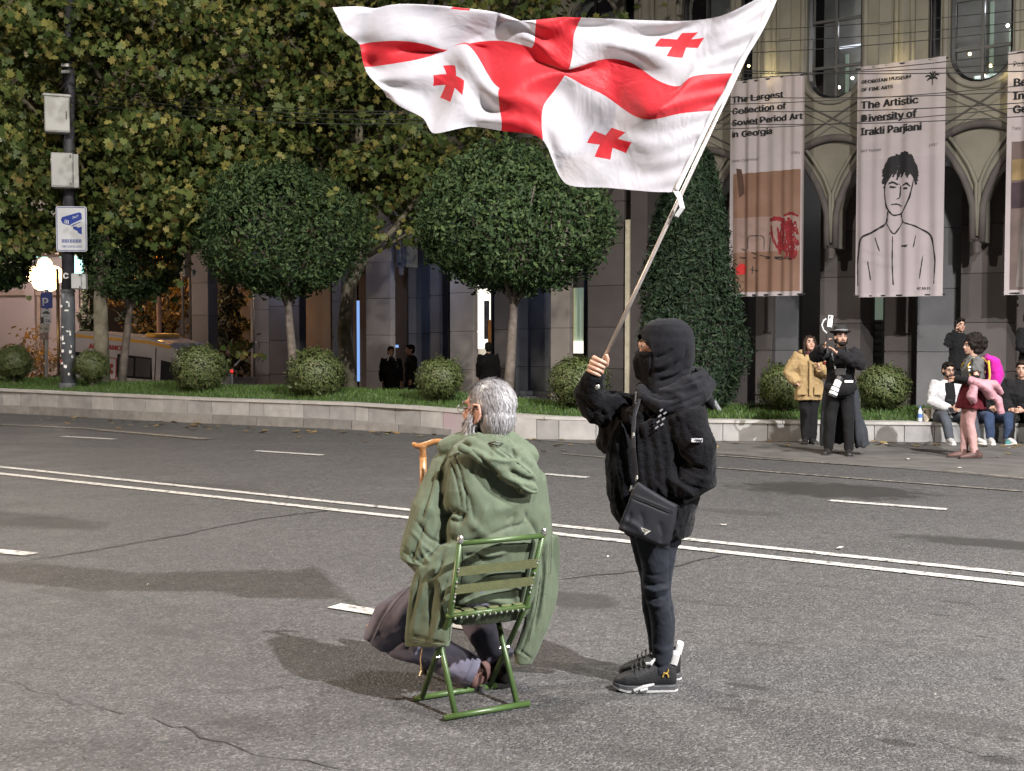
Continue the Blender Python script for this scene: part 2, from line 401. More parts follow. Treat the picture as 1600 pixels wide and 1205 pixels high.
    bp = n.nodes.new('ShaderNodeBump'); bp.inputs['Strength'].default_value = .8; bp.inputs['Distance'].default_value = .007
    hm = n.nodes.new('ShaderNodeMath'); hm.operation = 'MULTIPLY_ADD'; L(v2.outputs['Distance'], hm.inputs[0]); hm.inputs[1].default_value = -1.3; L(noise(120, 3, .7).outputs['Fac'], hm.inputs[2])
    L(hm.outputs[0], bp.inputs['Height']); L(bp.outputs[0], b.inputs['Normal']); return m
MAT_ROAD = road_material()
def paint_mat(name, c, wear):
    m = mat(name, c, rough=.6, var=.12, scale=9); n = m.node_tree; b = n.nodes['Principled BSDF']; L = n.links.new
    src = b.inputs['Base Color'].links[0].from_socket; q = n.nodes.new('ShaderNodeTexNoise'); q.inputs['Scale'].default_value = 16; q.inputs['Detail'].default_value = 6; q.inputs['Roughness'].default_value = .75
    tc = n.nodes.new('ShaderNodeTexCoord'); L(tc.outputs['Object'], q.inputs['Vector'])
    r = n.nodes.new('ShaderNodeValToRGB'); r.color_ramp.elements[0].position = wear; r.color_ramp.elements[1].position = wear + .12
    L(q.outputs['Fac'], r.inputs[0]); x = n.nodes.new('ShaderNodeMix'); x.data_type = 'RGBA'; L(r.outputs[0], x.inputs[0]); x.inputs[6].default_value = (.062, .061, .062, 1); L(src, x.inputs[7])
    L(x.outputs[2], b.inputs['Base Color']); return m
MAT_PAINT = paint_mat('white_road_paint', (.34, .335, .32), .38)
MAT_OLD = paint_mat('worn_road_paint', (.21, .19, .15), .46)

# kerb line (foot of kerb or wall), photo px at ground level
KPX = [(-420, 631), (0, 645), (280, 660), (540, 671), (700, 680), (800, 685), (900, 688), (1100, 689), (1350, 690.5), (1600, 692), (2000, 694)]
KERB = [G(x, y) for x, y in KPX]
KX = np.array([p[0] for p in KERB]); KY = np.array([p[1] for p in KERB])
def ky(x): return float(np.interp(x, KX, KY))
def arc_pts(x0, x1, step):
    """points every `step` metres along the kerb line"""
    xs = np.linspace(x0, x1, 800); ys = np.interp(xs, KX, KY); d = np.concatenate([[0], np.cumsum(np.hypot(np.diff(xs), np.diff(ys)))])
    t = np.arange(0, d[-1], step); return [np.array([np.interp(q, d, xs), np.interp(q, d, ys), 0]) for q in t]
def wall_top(x): return float(np.interp(x, [-20, -10.7, -6, -2.2, -1.0, 1.0, 3, 8, 14], [.50, .48, .45, .44, .41, .335, .32, .29, .28]))
def kerb_h(x): return float(np.interp(x, [-20, -3.0, -1.2, -.4], [.16, .155, .11, .0]))
def lawn_z(x): return wall_top(x) + .07

m = M(); m.add([(-260, -120, -1.6), (260, -120, -1.6), (260, 330, -1.6), (-260, 330, -1.6)], [(0, 1, 2, 3)])
tag(m.build('ground', mat('dark_earth', (.03, .03, .028), .9)), 'dark ground far around the street', kind='structure')
xs = np.linspace(KX[0], KX[-1], 80); ring = [(-120, -60, 0)] + [(-120, ky(KX[0]) + .6, 0)] + [(x, ky(x) + .5, 0) for x in xs] + [(90, ky(KX[-1]) + .5, 0), (90, -60, 0)]
m = M(); m.add(ring, [tuple(range(len(ring)))[::-1]])
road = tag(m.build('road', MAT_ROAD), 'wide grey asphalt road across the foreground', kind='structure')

# pavement strip by the right-hand wall, flush with the road
pv = [G(820, 686.5), G(1100, 690), G(1350, 692), G(1600, 694), G(1900, 697), G(1900, 805), G(1600, 750), G(1440, 735), G(1330, 727), G(1180, 714), G(1000, 700), G(900, 693)]
m = M(); m.add([(p[0], p[1], .006) for p in pv], [tuple(range(len(pv)))])
tag(m.build('pavement', mat('pavement_asphalt', (.075, .071, .067), .85, .3, 3, .5, 90)), 'brownish pavement strip in front of the planter wall', kind='structure')

def marking(name, a, b, w, z=.008, mt=None, label=None):
    """painted line between two photo points on the ground, w metres wide"""
    a, b = G(*a), G(*b); n = max(2, int(np.linalg.norm(b - a) / .5)); m = M()
    m.ribbon([a + (b - a) * i / n for i in range(n + 1)], w, lift=z)
    return tag(m.build(name, mt or MAT_PAINT, recalc=False), label, kind='structure')
marking('road_marking', (-150, 714.5), (1750, 915), .105)
marking('road_marking', (-150, 724.5), (1750, 931), .115)
for a, b in (((400, 705.2), (505, 712)), ((850, 741.5), (918, 747)), ((1296, 783), (1480, 797)), ((97, 682.5), (180, 687)), ((-60, 857), (50, 867.5)), ((522, 948), (762, 986))):
    marking('road_marking', a, b, .125)
for a, b, w in (((0, 664), (150, 671), .16), ((150, 672), (325, 687), .2), ((1110, 731), (1600, 769), .07), ((1112, 712), (1357, 729), .09), ((1470, 736), (1600, 748.5), .08), ((880, 710), (948, 716), .06)):
    marking('faded_road_marking', a, b, w, .0105, MAT_OLD)
# cracks and tar seams
MAT_TAR = mat('tar', (.020, .0195, .0195), .7, .4, 12, .4, 60)
def crack(pts, w, seed):
    g = np.random.default_rng(seed); pts = [G(*p) for p in pts]; q = []
    for a, b in zip(pts[:-1], pts[1:]):
        k = max(2, int(np.linalg.norm(b - a) / .06))
        for i in range(k): q.append(a + (b - a) * i / k)
    q.append(pts[-1]); q = np.array(q); t = np.linspace(0, 1, len(q))
    q[:, 1] += .02 * np.sin(t * 23 + seed) + g.normal(0, .007, len(q)); q[:, 0] += g.normal(0, .006, len(q))
    m = M(); m.ribbon(list(q), list(w * (g.uniform(.35, 1.2, len(q))) * np.clip(np.minimum(t, 1 - t) * 8, .1, 1)), lift=.004)
    tag(m.build('crack', MAT_TAR, recalc=False), kind='structure')
crack([(0, 884), (60, 874), (180, 855), (300, 833), (400, 812), (540, 795)], .035, 1)
crack([(232, 1118), (300, 1146), (380, 1172), (450, 1188), (560, 1204)], .009, 2)
crack([(860, 906), (960, 897), (1060, 884), (1135, 866)], .03, 3)
crack([(0, 1062), (60, 1080), (140, 1105), (232, 1118)], .006, 4)
crack([(1440, 1148), (1500, 1172), (1600, 1190)], .007, 8)
# scattered scraps and dry leaves on the road
MAT_SCRAP = mat('paper_scrap', (.36, .35, .32), .8, .2, 5); m = M()
for px, py, s in ((650, 784, .05), (1131, 822, .05), (1312, 859, .055), (232, 917, .018), (930, 693, .1), (950, 872, .02), (215, 1002, .01), (1500, 733, .05), (1418, 719, .07), (990, 980, .012), (1560, 715, .06), (1578, 702, .06), (1385, 695, .05), (160, 1010, .015), (1462, 1090, .01)):
    c = G(px, py); a = random.random() * 3
    q = [c + np.array([s * r * math.cos(a + w), s * r * math.sin(a + w), .012 + .012 * random.random()]) for w, r in ((0, .6), (1.3, .4), (2.4, .7), (3.6, .45), (4.9, .6))]
    m.add(q, [(0, 1, 2, 3, 4)])
tag(m.build('litter', MAT_SCRAP), 'paper scraps and bits lying about on the asphalt', kind='stuff')
leafpts = []
for i in range(170):
    x = rng.uniform(-9, 9); y = ky(x) - abs(rng.normal(0, .9)) - .05
    if x < -.4: y = min(y, ky(x) - .05)
    leafpts.append((x, y, .02))
leafpts = np.array(leafpts)
tag(obj_from('fallen_leaves', leaf_cloud(leafpts, np.tile([0, 0, 1.], (len(leafpts), 1)), .11, *PLEAF, 5, .15), None, leaf_mat('dry_leaf', [(0, (.16, .10, .04)), (.5, (.22, .17, .07)), (1, (.10, .07, .04))])), 'dry leaves in the gutter', kind='stuff')

# ------------------------------------------------------------------ kerb, planter wall, coping: stone by stone
MAT_KERB = [mat('kerb_stone', c, .85, .2, 7, .35, 50) for c in ((.135, .128, .12), (.155, .148, .14), (.115, .11, .105))]
MAT_CLAD = [mat('wall_slab', c, .7, .16, 5, .2, 40) for c in ((.235, .23, .225), (.205, .20, .195), (.255, .248, .24), (.185, .182, .18))]
MAT_PINK = mat('sprayed_slab', (.24, .225, .22), .7, .1, 3, .2, 40, c2=(.25, .19, .215))
MAT_COPE = mat('coping_slab', (.29, .28, .265), .7, .14, 4, .2, 40)
kerb = tag(empty('kerb'), 'weathered grey stone kerb below the planter wall', kind='structure')
kp = arc_pts(-14.5, -.75, 1.02)
for i, (a, b) in enumerate(zip(kp[:-1], kp[1:])):
    d = b - a; ln = np.linalg.norm(d); d /= ln; nn = np.array([-d[1], d[0], 0]); h0, h1 = kerb_h(a[0]), kerb_h(b[0]); mm = M()
    A = a + d * .006; B = b - d * .006; t = .012 + rng.uniform(-.004, .004)
    mm.add([A, B, B + nn * .26, A + nn * .26] + [A + nn * t + [0, 0, h0], B + nn * t + [0, 0, h1], B + nn * .26 + [0, 0, h1], A + nn * .26 + [0, 0, h0]],
           [(0, 3, 2, 1), (4, 5, 6, 7), (0, 1, 5, 4), (1, 2, 6, 5), (2, 3, 7, 6), (3, 0, 4, 7)])
    mm.build('kerb_stone', MAT_KERB[int(rng.integers(3))], kerb)
def setback(x): return float(np.interp(x, [-2.0, -.4], [.24, .02]))
wall = tag(empty('planter_wall'), 'low pale stone planter wall running along the lawn', 'wall')
x = -15.0; m = M(); core = []
wpts = [np.array([q, ky(q) + setback(q), 0]) for q in np.linspace(-15.5, 13, 400)]
wd = np.concatenate([[0], np.cumsum([np.linalg.norm(b - a) for a, b in zip(wpts[:-1], wpts[1:])])]); WP = np.array(wpts)
def wpt(s): return np.array([np.interp(s, wd, WP[:, 0]), np.interp(s, wd, WP[:, 1]), 0])
s = 0.0; widths = (.55, .36, .62, .42, .3, .5, .58, .33, .45)
while s < wd[-1] - .7:
    w_ = widths[int(rng.integers(len(widths)))]
    if s > np.interp(1.2, WP[:, 0], wd): w_ *= 1.35
    a, b = wpt(s), wpt(s + w_); d = norm(b - a); nn = np.array([-d[1], d[0], 0]); out = rng.uniform(-.004, .006); A = a + d * .005 - nn * out; B = b - d * .005 - nn * out
    za, zb = wall_top(a[0]) - .045, wall_top(b[0]) - .045; mm = M()
    mm.add([A, B, B + nn * .05, A + nn * .05, A + [0, 0, za], B + [0, 0, zb], B + nn * .05 + [0, 0, zb], A + nn * .05 + [0, 0, za]],
           [(0, 3, 2, 1), (4, 5, 6, 7), (0, 1, 5, 4), (1, 2, 6, 5), (2, 3, 7, 6), (3, 0, 4, 7)])
    pxm = proj((a + b) / 2)[0, 0]
    mm.build('stone', MAT_PINK if 655 < pxm < 760 and rng.random() < .85 else MAT_CLAD[int(rng.integers(4))], wall); s += w_
s = 0.0; mm0 = M()
while s < wd[-1] - 1.6:
    w_ = rng.uniform(1.0, 1.4); a, b = wpt(s), wpt(s + w_); d = norm(b - a); nn = np.array([-d[1], d[0], 0]); A = a + d * .004 - nn * .025; B = b - d * .004 - nn * .025; wd_ = .34; mm = M()
    za, zb = wall_top(a[0]), wall_top(b[0]); lo = np.array([0, 0, .043])
    mm.add([A + [0, 0, za - .043], B + [0, 0, zb - .043], B + nn * wd_ + [0, 0, zb - .043], A + nn * wd_ + [0, 0, za - .043], A + [0, 0, za], B + [0, 0, zb], B + nn * wd_ + [0, 0, zb], A + nn * wd_ + [0, 0, za]],
           [(0, 3, 2, 1), (4, 5, 6, 7), (0, 1, 5, 4), (1, 2, 6, 5), (2, 3, 7, 6), (3, 0, 4, 7)])
    mm.build('coping_stone', MAT_COPE, wall)
    mm0.add([a + nn * .052, b + nn * .052, b + nn * .3, a + nn * .3, a + nn * .052 + [0, 0, za - .05], b + nn * .052 + [0, 0, zb - .05], b + nn * .3 + [0, 0, zb - .05], a + nn * .3 + [0, 0, za - .05]], [(0, 3, 2, 1), (4, 5, 6, 7), (0, 1, 5, 4), (2, 3, 7, 6)])
    s += w_
mm0.build('wall_core', mat('mortar', (.10, .095, .09), .9), wall)

# ------------------------------------------------------------------ lawn
def lawn_d(x): return float(np.interp(x, [-16, -6, 0, 3, 7.5, 14], [2.9, 2.9, 2.7, 2.2, 1.8, 1.6]))
lx = np.linspace(-15.5, 13, 90); rows = 7; V = []; Fc = []
for i, q in enumerate(lx):
    y0 = ky(q) + setback(q) + .26
    for k in range(rows):
        t = k / (rows - 1); V.append((q, y0 + t * lawn_d(q), lawn_z(q) - .09 + .13 * math.sin(min(1, t * 1.6) * 1.57) - .30 * max(0, t - .85) / .15 + .02 * math.sin(q * 2.1 + t * 5)))
for i in range(len(lx) - 1):
    for k in range(rows - 1): a = i * rows + k; Fc.append((a, a + 1, a + rows + 1, a + rows))
m = M(); m.add(V, Fc)
tag(m.build('lawn_soil', mat('turf', (.030, .050, .016), .95, .4, 6, .6, 80), smooth=True), 'turf bed behind the planter wall', kind='structure')
Vn = np.array(V).reshape(len(lx), rows, 3)
def lawn_at(x, t):
    i = np.clip(np.searchsorted(lx, x) - 1, 0, len(lx) - 2); fx = (x - lx[i]) / (lx[i + 1] - lx[i]); k = np.clip((t * (rows - 1)).astype(int), 0, rows - 2); ft = t * (rows - 1) - k
    fx, ft = fx[:, None], ft[:, None]
    return (Vn[i, k] * (1 - fx) + Vn[i + 1, k] * fx) * (1 - ft) + (Vn[i, k + 1] * (1 - fx) + Vn[i + 1, k + 1] * fx) * ft
def lawn_pt(px, dist_back):
    """point on the lawn in photo column px, dist_back metres behind the wall"""
    x = (px - 800) / F * 21
    for _ in range(12): y = ky(x) + setback(x) + .26 + dist_back; x = (px - 800) / F * y
    return lawn_at(np.array([x]), np.array([min(.84, dist_back / lawn_d(x))]))[0]
n = 46000; gx = rng.uniform(-14.5, 10.5, n); gt = rng.uniform(0, .97, n) ** 1.1; gp = lawn_at(gx, gt)
gme = leaf_cloud(gp, np.tile([0, -1., .1], (n, 1)), .085, [(-.05, 0, 0), (.05, 0, 0), (.02, .6, .1), (.0, 1.0, .35)], [(0, 1, 2), (0, 2, 3)], 3, .5)
co = get_co(gme).reshape(n, 4, 3); g2 = np.random.default_rng(5)   # stand the blades up
ang = g2.uniform(0, 6.28, n); lean = g2.normal(0, .35, (n, 2)); hh = .045 + .05 * g2.random(n); w_ = .0065
dx = np.stack([np.cos(ang), np.sin(ang)], 1) * w_
co[:, 0, :2] = gp[:, :2] - dx; co[:, 1, :2] = gp[:, :2] + dx; co[:, 0, 2] = co[:, 1, 2] = gp[:, 2] - .01
co[:, 2, :2] = gp[:, :2] + lean * hh[:, None] * .5 + dx * .6; co[:, 2, 2] = gp[:, 2] + hh * .6; co[:, 3, :2] = gp[:, :2] + lean * hh[:, None]; co[:, 3, 2] = gp[:, 2] + hh
set_co(gme, co.reshape(-1, 3))
tag(obj_from('grass', gme, None, leaf_mat('grass_blade', [(0, (.035, .075, .012)), (.5, (.05, .10, .018)), (1, (.075, .115, .03))], .5, .2)), 'short green grass on the planter lawn', kind='stuff')

# ground behind the lawn: slopes down to the left towards the side street
def back_z(x): return float(np.interp(x, [-30, -12, -6, 0, 6, 30], [-1.0, -.85, -.4, -.15, -.05, 0]))
bx = np.linspace(-60, 40, 60); V = []; Fc = []
for i, q in enumerate(bx):
    y0 = np.interp(q, lx, [v for v in Vn[:, -1, 1]]) - .1
    for k in range(5): V.append((q, y0 + k / 4 * (75 - y0), back_z(q)))
for i in range(len(bx) - 1):
    for k in range(4): a = i * 5 + k; Fc.append((a, a + 1, a + 6, a + 5))
m = M(); m.add(V, Fc)
tag(m.build('forecourt', mat('forecourt_paving', (.10, .095, .09), .8, .2, 3, .2, 30)), 'dark paved forecourt before the museum', kind='structure')
# ================================================================== PLANTS
MAT_BOX = leaf_mat('boxwood_leaf', [(0, (.040, .058, .018)), (.4, (.058, .080, .024)), (.8, (.082, .100, .034)), (1, (.11, .11, .05))], .5, .1)
MAT_LIG = leaf_mat('glossy_leaf', [(0, (.022, .042, .018)), (.45, (.038, .066, .025)), (.85, (.058, .088, .034)), (1, (.075, .115, .036))], .55, .08, .16)
MAT_YEW = leaf_mat('yew_needle', [(0, (.009, .018, .010)), (.6, (.015, .029, .014)), (1, (.027, .043, .019))], .6, .06, .15)
MAT_PLANE = leaf_mat('plane_leaf', [(0, (.04, .068, .020)), (.4, (.075, .105, .030)), (.72, (.125, .145, .042)), (.92, (.24, .22, .065)), (1, (.15, .11, .042))], .5, .18, .22)
MAT_AMBER = leaf_mat('autumn_leaf', [(0, (.10, .07, .02)), (.5, (.16, .09, .025)), (1, (.07, .06, .02))], .6, .25)
MAT_CONIF = leaf_mat('conifer_leaf', [(0, (.012, .02, .012)), (1, (.025, .036, .018))], .6, .05)
MAT_BARK = mat('bark', (.12, .10, .085), .9, .35, 9, .8, 25)
MAT_PBARK = mat('plane_bark', (.085, .075, .055), .9, 0, 5, .5, 18, c2=(.20, .18, .13))
MAT_DARKIN = mat('shaded_twigs', (.02, .018, .014), 1, .3, 10)

def shell(n, r, seed, power=.33, flat=None, zmin=-1.0):
    g = np.random.default_rng(seed); d = g.normal(size=(n * 2, 3)); d /= np.linalg.norm(d, axis=1)[:, None]; d = d[d[:, 2] > zmin][:n]
    rad = 1 - np.abs(g.normal(0, power * .35, len(d))); lump = 1 + .11 * wob(d, 1.2, seed + 1) + .10 * wob(d, .45, seed + 2) + np.abs(g.normal(0, .035, len(d)))
    return d * (rad * lump)[:, None] * np.array(r), d
def bush(seed, n=9000):
    p, d = shell(n, (1, 1, .92), seed, .45); p = p * (1 + .10 * wob(d, .5, seed + 7) + .06 * wob(d, .22, seed + 8))[:, None]
    sprig = [(-.1, -.5, 0), (.1, -.5, 0), (.16, .1, .03), (0, .6, 0), (-.16, .1, .03)]
    
    for k in range(70):
        k0 = int(np.random.default_rng(seed * 100 + k).integers(len(p))); gk = np.random.default_rng(seed * 50 + k); dd = norm(d[k0] * .7 + [0, 0, .5] + gk.normal(size=3) * .3); L_ = gk.uniform(.08, .24)
        q = np.array([p[k0] + dd * L_ * j / 9 + gk.normal(size=3) * .018 for j in range(10)]); p = np.concatenate([p, q]); d = np.concatenate([d, np.tile(dd, (10, 1))])
    n2 = d * .8 + np.random.default_rng(seed).normal(size=d.shape) * .3; return leaf_cloud(p, n2, .105, *LEAF_T, seed, .8), p
def twig_core(r, seed):
    m = M(); g = np.random.default_rng(seed)
    for k in range(26):
        d = norm(g.normal(size=3) + [0, 0, .3]); q = [np.array([0, 0, -.75]), d * np.array(r) * .35 + [0, 0, -.15], d * np.array(r) * .93]
        m.tube(q, [.035, .02, .006], 5)
    return m
BUSH = [bush(s, 9500)[0] for s in (11, 12, 13)]
for b in BUSH: b.materials.append(MAT_BOX)
STEM = twig_core((.9, .9, .85), 3).mesh('stem'); STEM.materials.append(MAT_BARK)
shrubs = [(20, 566, 29, .9, 'clipped round boxwood half cut off by the photo edge, left of the grey pole'), (143, 572, 27, .7, 'clipped round boxwood right beside the grey street pole'),
          (312, 577, 42, .8, 'wide clipped round boxwood in front of the parked ambulance nose'), (494, 585, 44, .8, 'clipped round boxwood at the foot of the leaning plane tree'),
          (687, 592, 37, .75, 'clipped round boxwood left of the seated man with grey hair'), (903, 598, 44, .8, 'clipped round boxwood behind the raised arm of the masked woman'),
          (1226, 604, 40, .75, 'dark round boxwood between the yew and the woman in the yellow coat'), (1380, 607, 41, .75, 'clipped round boxwood right of the man in the black hat')]
for i, (px, py, r, back, lb) in enumerate(shrubs):
    b = lawn_pt(px, back); rad = r / F * b[1]; c = P(px, py, b[1]); h = max(c[2] - b[2], rad * .7)
    e = empty('boxwood_shrub', (b[0], b[1], b[2] - .02), i * 1.3); tag(e, lb, 'shrub', 'clipped boxwood shrubs on the planter lawn')
    f = obj_from('foliage', BUSH[i % 3], e); f.scale = (rad * 1.0, rad * 1.0, rad * .98); f.location = (0, 0, c[2] - b[2] + .02)
    s = obj_from('stem', STEM, e); s.scale = (rad, rad, h); s.location = (0, 0, h * .82)

# ---- round-headed evergreen trees
def round_tree(px, base_py, cx, cy, rx, ry, Y, lb, seed, n, lean=0):
    c = P(cx, cy, Y); bx = P(px, base_py, Y); gz = lawn_z(bx[0]) if Y < ky(bx[0]) + 3.2 else back_z(bx[0])
    e = empty('evergreen_tree', (bx[0], Y, gz)); tag(e, lb, 'tree', 'round-headed evergreen trees on the lawn')
    rxm, rzm = rx / F * Y, ry / F * Y; gl = np.random.default_rng(seed + 31); P0, D0 = [], []; lobes = [(np.zeros(3), .86)] + [(norm(gl.normal(size=3) * [1, 1, .75]) * gl.uniform(.36, .5), gl.uniform(.48, .62)) for _ in range(11)]
    for li, (lc, lr) in enumerate(lobes):   # a clipped crown is a bundle of bulges, not one ball
        q_, e_ = shell(int(n * (.8 if li == 0 else .14)), (lr, lr * .95, lr), seed + li * 3, .6); q_ = q_ + lc
        ins = np.zeros(len(q_), bool)
        for lj, (oc, orad) in enumerate(lobes):
            if lj != li: ins |= np.linalg.norm(q_ - oc, axis=1) < orad * .80
        P0.append(q_[~ins]); D0.append(e_[~ins])
    p = np.concatenate(P0) * np.array([rxm, rxm * .95, rzm]) * 1.03; d = np.concatenate(D0)
    p[:, 2] = np.where(p[:, 2] < -.55 * rzm, -.55 * rzm + (p[:, 2] + .55 * rzm) * .75, p[:, 2])
    gq = np.random.default_rng(seed + 5); hole = wob(p, .62, seed + 9) < -.42; keep = ~(hole & (gq.random(len(p)) < .5)); p, d = p[keep], d[keep]
    sp_, sd_ = [], []
    for _ in range(90):   # stray shoots that break the clipped outline
        k0 = int(gq.integers(len(p))); q0 = p[k0]; dd = norm(d[k0] + gq.normal(size=3) * .35); L_ = gq.uniform(.08, .26)
        for j in range(16): sp_.append(q0 + dd * L_ * j / 15 + gq.normal(size=3) * .028); sd_.append(dd + gq.normal(size=3) * .5)
    p = np.concatenate([p, np.array(sp_)]); d = np.concatenate([d, np.array(sd_)])
    me = leaf_cloud(p + c - np.array([bx[0], Y, gz]), d + [0, 0, -.15], .098, *LEAF_T, seed, .8)
    obj_from('crown', me, e, MAT_LIG)
    m = M(); top = c - np.array([bx[0], Y, gz]); b0 = np.array([0, 0, -.05]); r0 = .085
    mid = b0 * .45 + top * .55 + [lean, 0, -rzm * .75]
    mid = np.array([top[0] * .75 + lean, 0, max(.6, top[2] - rzm * 1.0)])
    m.tube([b0, b0 * .5 + mid * .5 + [lean * .6, 0, 0], mid, top + [0, 0, -rzm * .2]], [r0 * 1.2, r0, r0 * .85, r0 * .5], 12)
    g = np.random.default_rng(seed)
    for k in range(9):
        dd = norm(g.normal(size=3) * [1, 1, .5] + [0, 0, .4]); m.tube([mid, mid * .4 + (top + dd * rxm * .5) * .6, top + dd * np.array([rxm, rxm, rzm]) * .85], [.05, .03, .01], 6)
    o = m.build('trunk', MAT_BARK, e, smooth=True); return e
round_tree(793, 622, 803, 352, 156, 126, 21.0, 'large round evergreen with a slim speckled trunk under the flag', 21, 30000, .02)
round_tree(462, 600, 446, 364, 130, 116, 23.6, 'round evergreen in front of the plane tree with a straight pale trunk', 22, 25000)
round_tree(189, 592, 206, 395, 82, 92, 25.9, 'shaded round evergreen on a thin grey trunk before the ambulance', 23, 15000)
round_tree(-40, 600, -8, 392, 66, 72, 26.5, 'shaded round evergreen cut off by the photo edge above the parking signs', 24, 13000)

# ---- yew cone behind the masked woman
b = lawn_pt(1078, 1.0); e = empty('yew', (b[0], b[1], b[2])); tag(e, 'tall dark conical yew behind the masked woman', 'tree')
h = 4.35; n = 38000; g = np.random.default_rng(31); t = g.uniform(0.02, 1, n); a = g.uniform(0, 6.283, n)
rad = .90 * (np.clip(1 - t, 0, 1) ** .45) * (.80 + .35 * np.clip(t * 5, 0, 1)) / 1.1; lump = 1 + .10 * np.sin(a * 3 + t * 9) + .08 * np.sin(a * 7 - t * 17) + .05 * g.normal(size=n)
rr = rad * lump * (1 - np.abs(g.normal(0, .10, n))); pts = np.stack([rr * np.cos(a), rr * np.sin(a), t * h], 1); nn = np.stack([np.cos(a), np.sin(a), .5 + 0 * a], 1)
obj_from('foliage', leaf_cloud(pts, nn, .092, [(-.5, 0, 0), (.1, .13, .02), (.6, 0, .12), (.1, -.13, .02)], [(0, 1, 2, 3)], 31, .8), e, MAT_YEW)
m = M(); m.tube([(0, 0, -.1), (.02, 0, 1.5), (0, 0, 4.0)], [.09, .07, .02], 8)
for k in range(50):
    a = k * 2.4; z = .2 + k * .072; r_ = .7 * (1 - z / 4.4) ** .45; m.tube([(0, 0, z), (math.cos(a) * r_ * .9, math.sin(a) * r_ * .9, z + .35 * r_ + .05)], [.02, .006], 5)
m.build('trunk', MAT_BARK, e)
# longer sprays at the yew's right edge
# ---- plane trees: trunk, limbs, clouds of lobed leaves
def plane_tree(trunk, rads, limbs, clusters, lb, seed, single=90, dens=32):
    o = np.array(trunk[0]); e = empty('plane_tree', o); tag(e, lb, 'tree', 'plane trees with yellowing leaves along the street')
    m = M(); m.tube([np.array(p) - o for p in trunk], rads, 12)
    for q, r in limbs: m.tube([np.array(p) - o for p in q], r, 8)
    m.build('trunk', MAT_PBARK, e, smooth=True)
    g = np.random.default_rng(seed); pts = []; nr = []
    for c, r, k in clusters:
        for _ in range(k):
            if g.random() < .12: continue
            sc = np.array(c) + g.normal(size=3) * np.array(r) * [1.1, 1.3, 1.1] + [0, (1.7 if g.random() < .45 else 0), 0]; q = dens + int(g.integers(-18, 16)); q = int(q * 1.35); d = g.normal(size=(q, 3)) * np.array([.27, .27, .13]); d[:, 2] -= .5 * (d[:, 0] ** 2 + d[:, 1] ** 2)
            pts.append(sc + d); nr.append(d * np.array([1, 1, 1.5]) + [0, -.12, .12])
    pts = np.concatenate(pts) - o; nr = np.concatenate(nr); nr /= np.linalg.norm(nr, axis=1)[:, None]
    W = pts + o; uv = proj(W); ok = ~((uv[:, 0] > 44) & (uv[:, 0] < 98) & (uv[:, 1] > 398) & (uv[:, 1] < 460)) & ~((uv[:, 0] > 40) & (uv[:, 0] < 165) & (uv[:, 1] > 90) & (W[:, 1] < 24.75)); pts, nr, W, uv = pts[ok], nr[ok], W[ok], uv[ok]; vis = (uv[:, 0] > 5) & (uv[:, 0] < 760) & (uv[:, 1] > 5) & (uv[:, 1] < 420)
    order = np.argsort(np.where(vis, W[:, 1], 1e6)); sg = order[:single]; rest = order[single:]
    obj_from('leaf_crown', leaf_cloud(pts[rest], nr[rest], .155, *PLEAF, seed, .8), e, MAT_PLANE)['kind'] = 'stuff'
    lm = bpy.data.meshes.get('plane_leaf_mesh')
    if lm is None:
        q = M(); q.add([np.array(p) * .165 for p in PLEAF[0]], PLEAF[1]); lm = q.mesh('plane_leaf_mesh', recalc=False); lm.materials.append(MAT_PLANE)
    for i in sg:
        l = obj_from('leaf', lm, e); l.location = pts[i]; l.rotation_euler = Vector(nr[i] + g.normal(size=3) * .45).to_track_quat('Z', 'Y').to_euler(); l.scale = (1, 1, 1)
        l.rotation_euler.rotate_axis('Z', g.uniform(0, 6.28))
    return e
def Q(px, py, Y): return tuple(P(px, py, Y))
lim = lambda a, b, c, r0, r1: ([a, b, c], [r0, (r0 + r1) / 2, r1])
plane_tree([Q(548, 612, 25.6), Q(537, 520, 25.7), Q(545, 450, 25.8), Q(566, 402, 25.9), Q(572, 330, 26.0), Q(560, 200, 26.2), Q(548, 40, 26.4)], [.17, .15, .145, .14, .12, .10, .07],
    [lim(Q(566, 402, 25.9), Q(610, 365, 25.7), Q(660, 300, 25.5), .09, .04), lim(Q(575, 400, 25.9), Q(640, 365, 25.6), Q(700, 330, 25.3), .05, .02), lim(Q(570, 330, 26.0), Q(620, 240, 25.6), Q(720, 120, 25.2), .09, .03),
     lim(Q(565, 260, 26.1), Q(480, 190, 25.7), Q(380, 120, 25.3), .08, .03), lim(Q(556, 160, 26.3), Q(640, 70, 25.8), Q(700, -60, 25.4), .07, .03), lim(Q(556, 160, 26.3), Q(450, 60, 25.8), Q(400, -80, 25.4), .07, .03)],
    [(Q(640, 120, 25.6), (.95, .8, 1.1), 99), (Q(480, 140, 25.6), (1.1, .8, 1.3), 123), (Q(600, 250, 25.3), (.75, .5, .55), 49), (Q(655, 270, 25.1), (.38, .3, .4), 16), (Q(560, 0, 25.8), (1.7, .9, .8), 99), (Q(395, 235, 25.0), (.7, .5, .55), 42), (Q(820, 60, 26.5), (1.3, .8, .9), 56), (Q(655, 365, 24.9), (.1, .1, .08), 2)],
    'plane tree with a leaning patchy trunk forking behind the round evergreen', 41, 110)
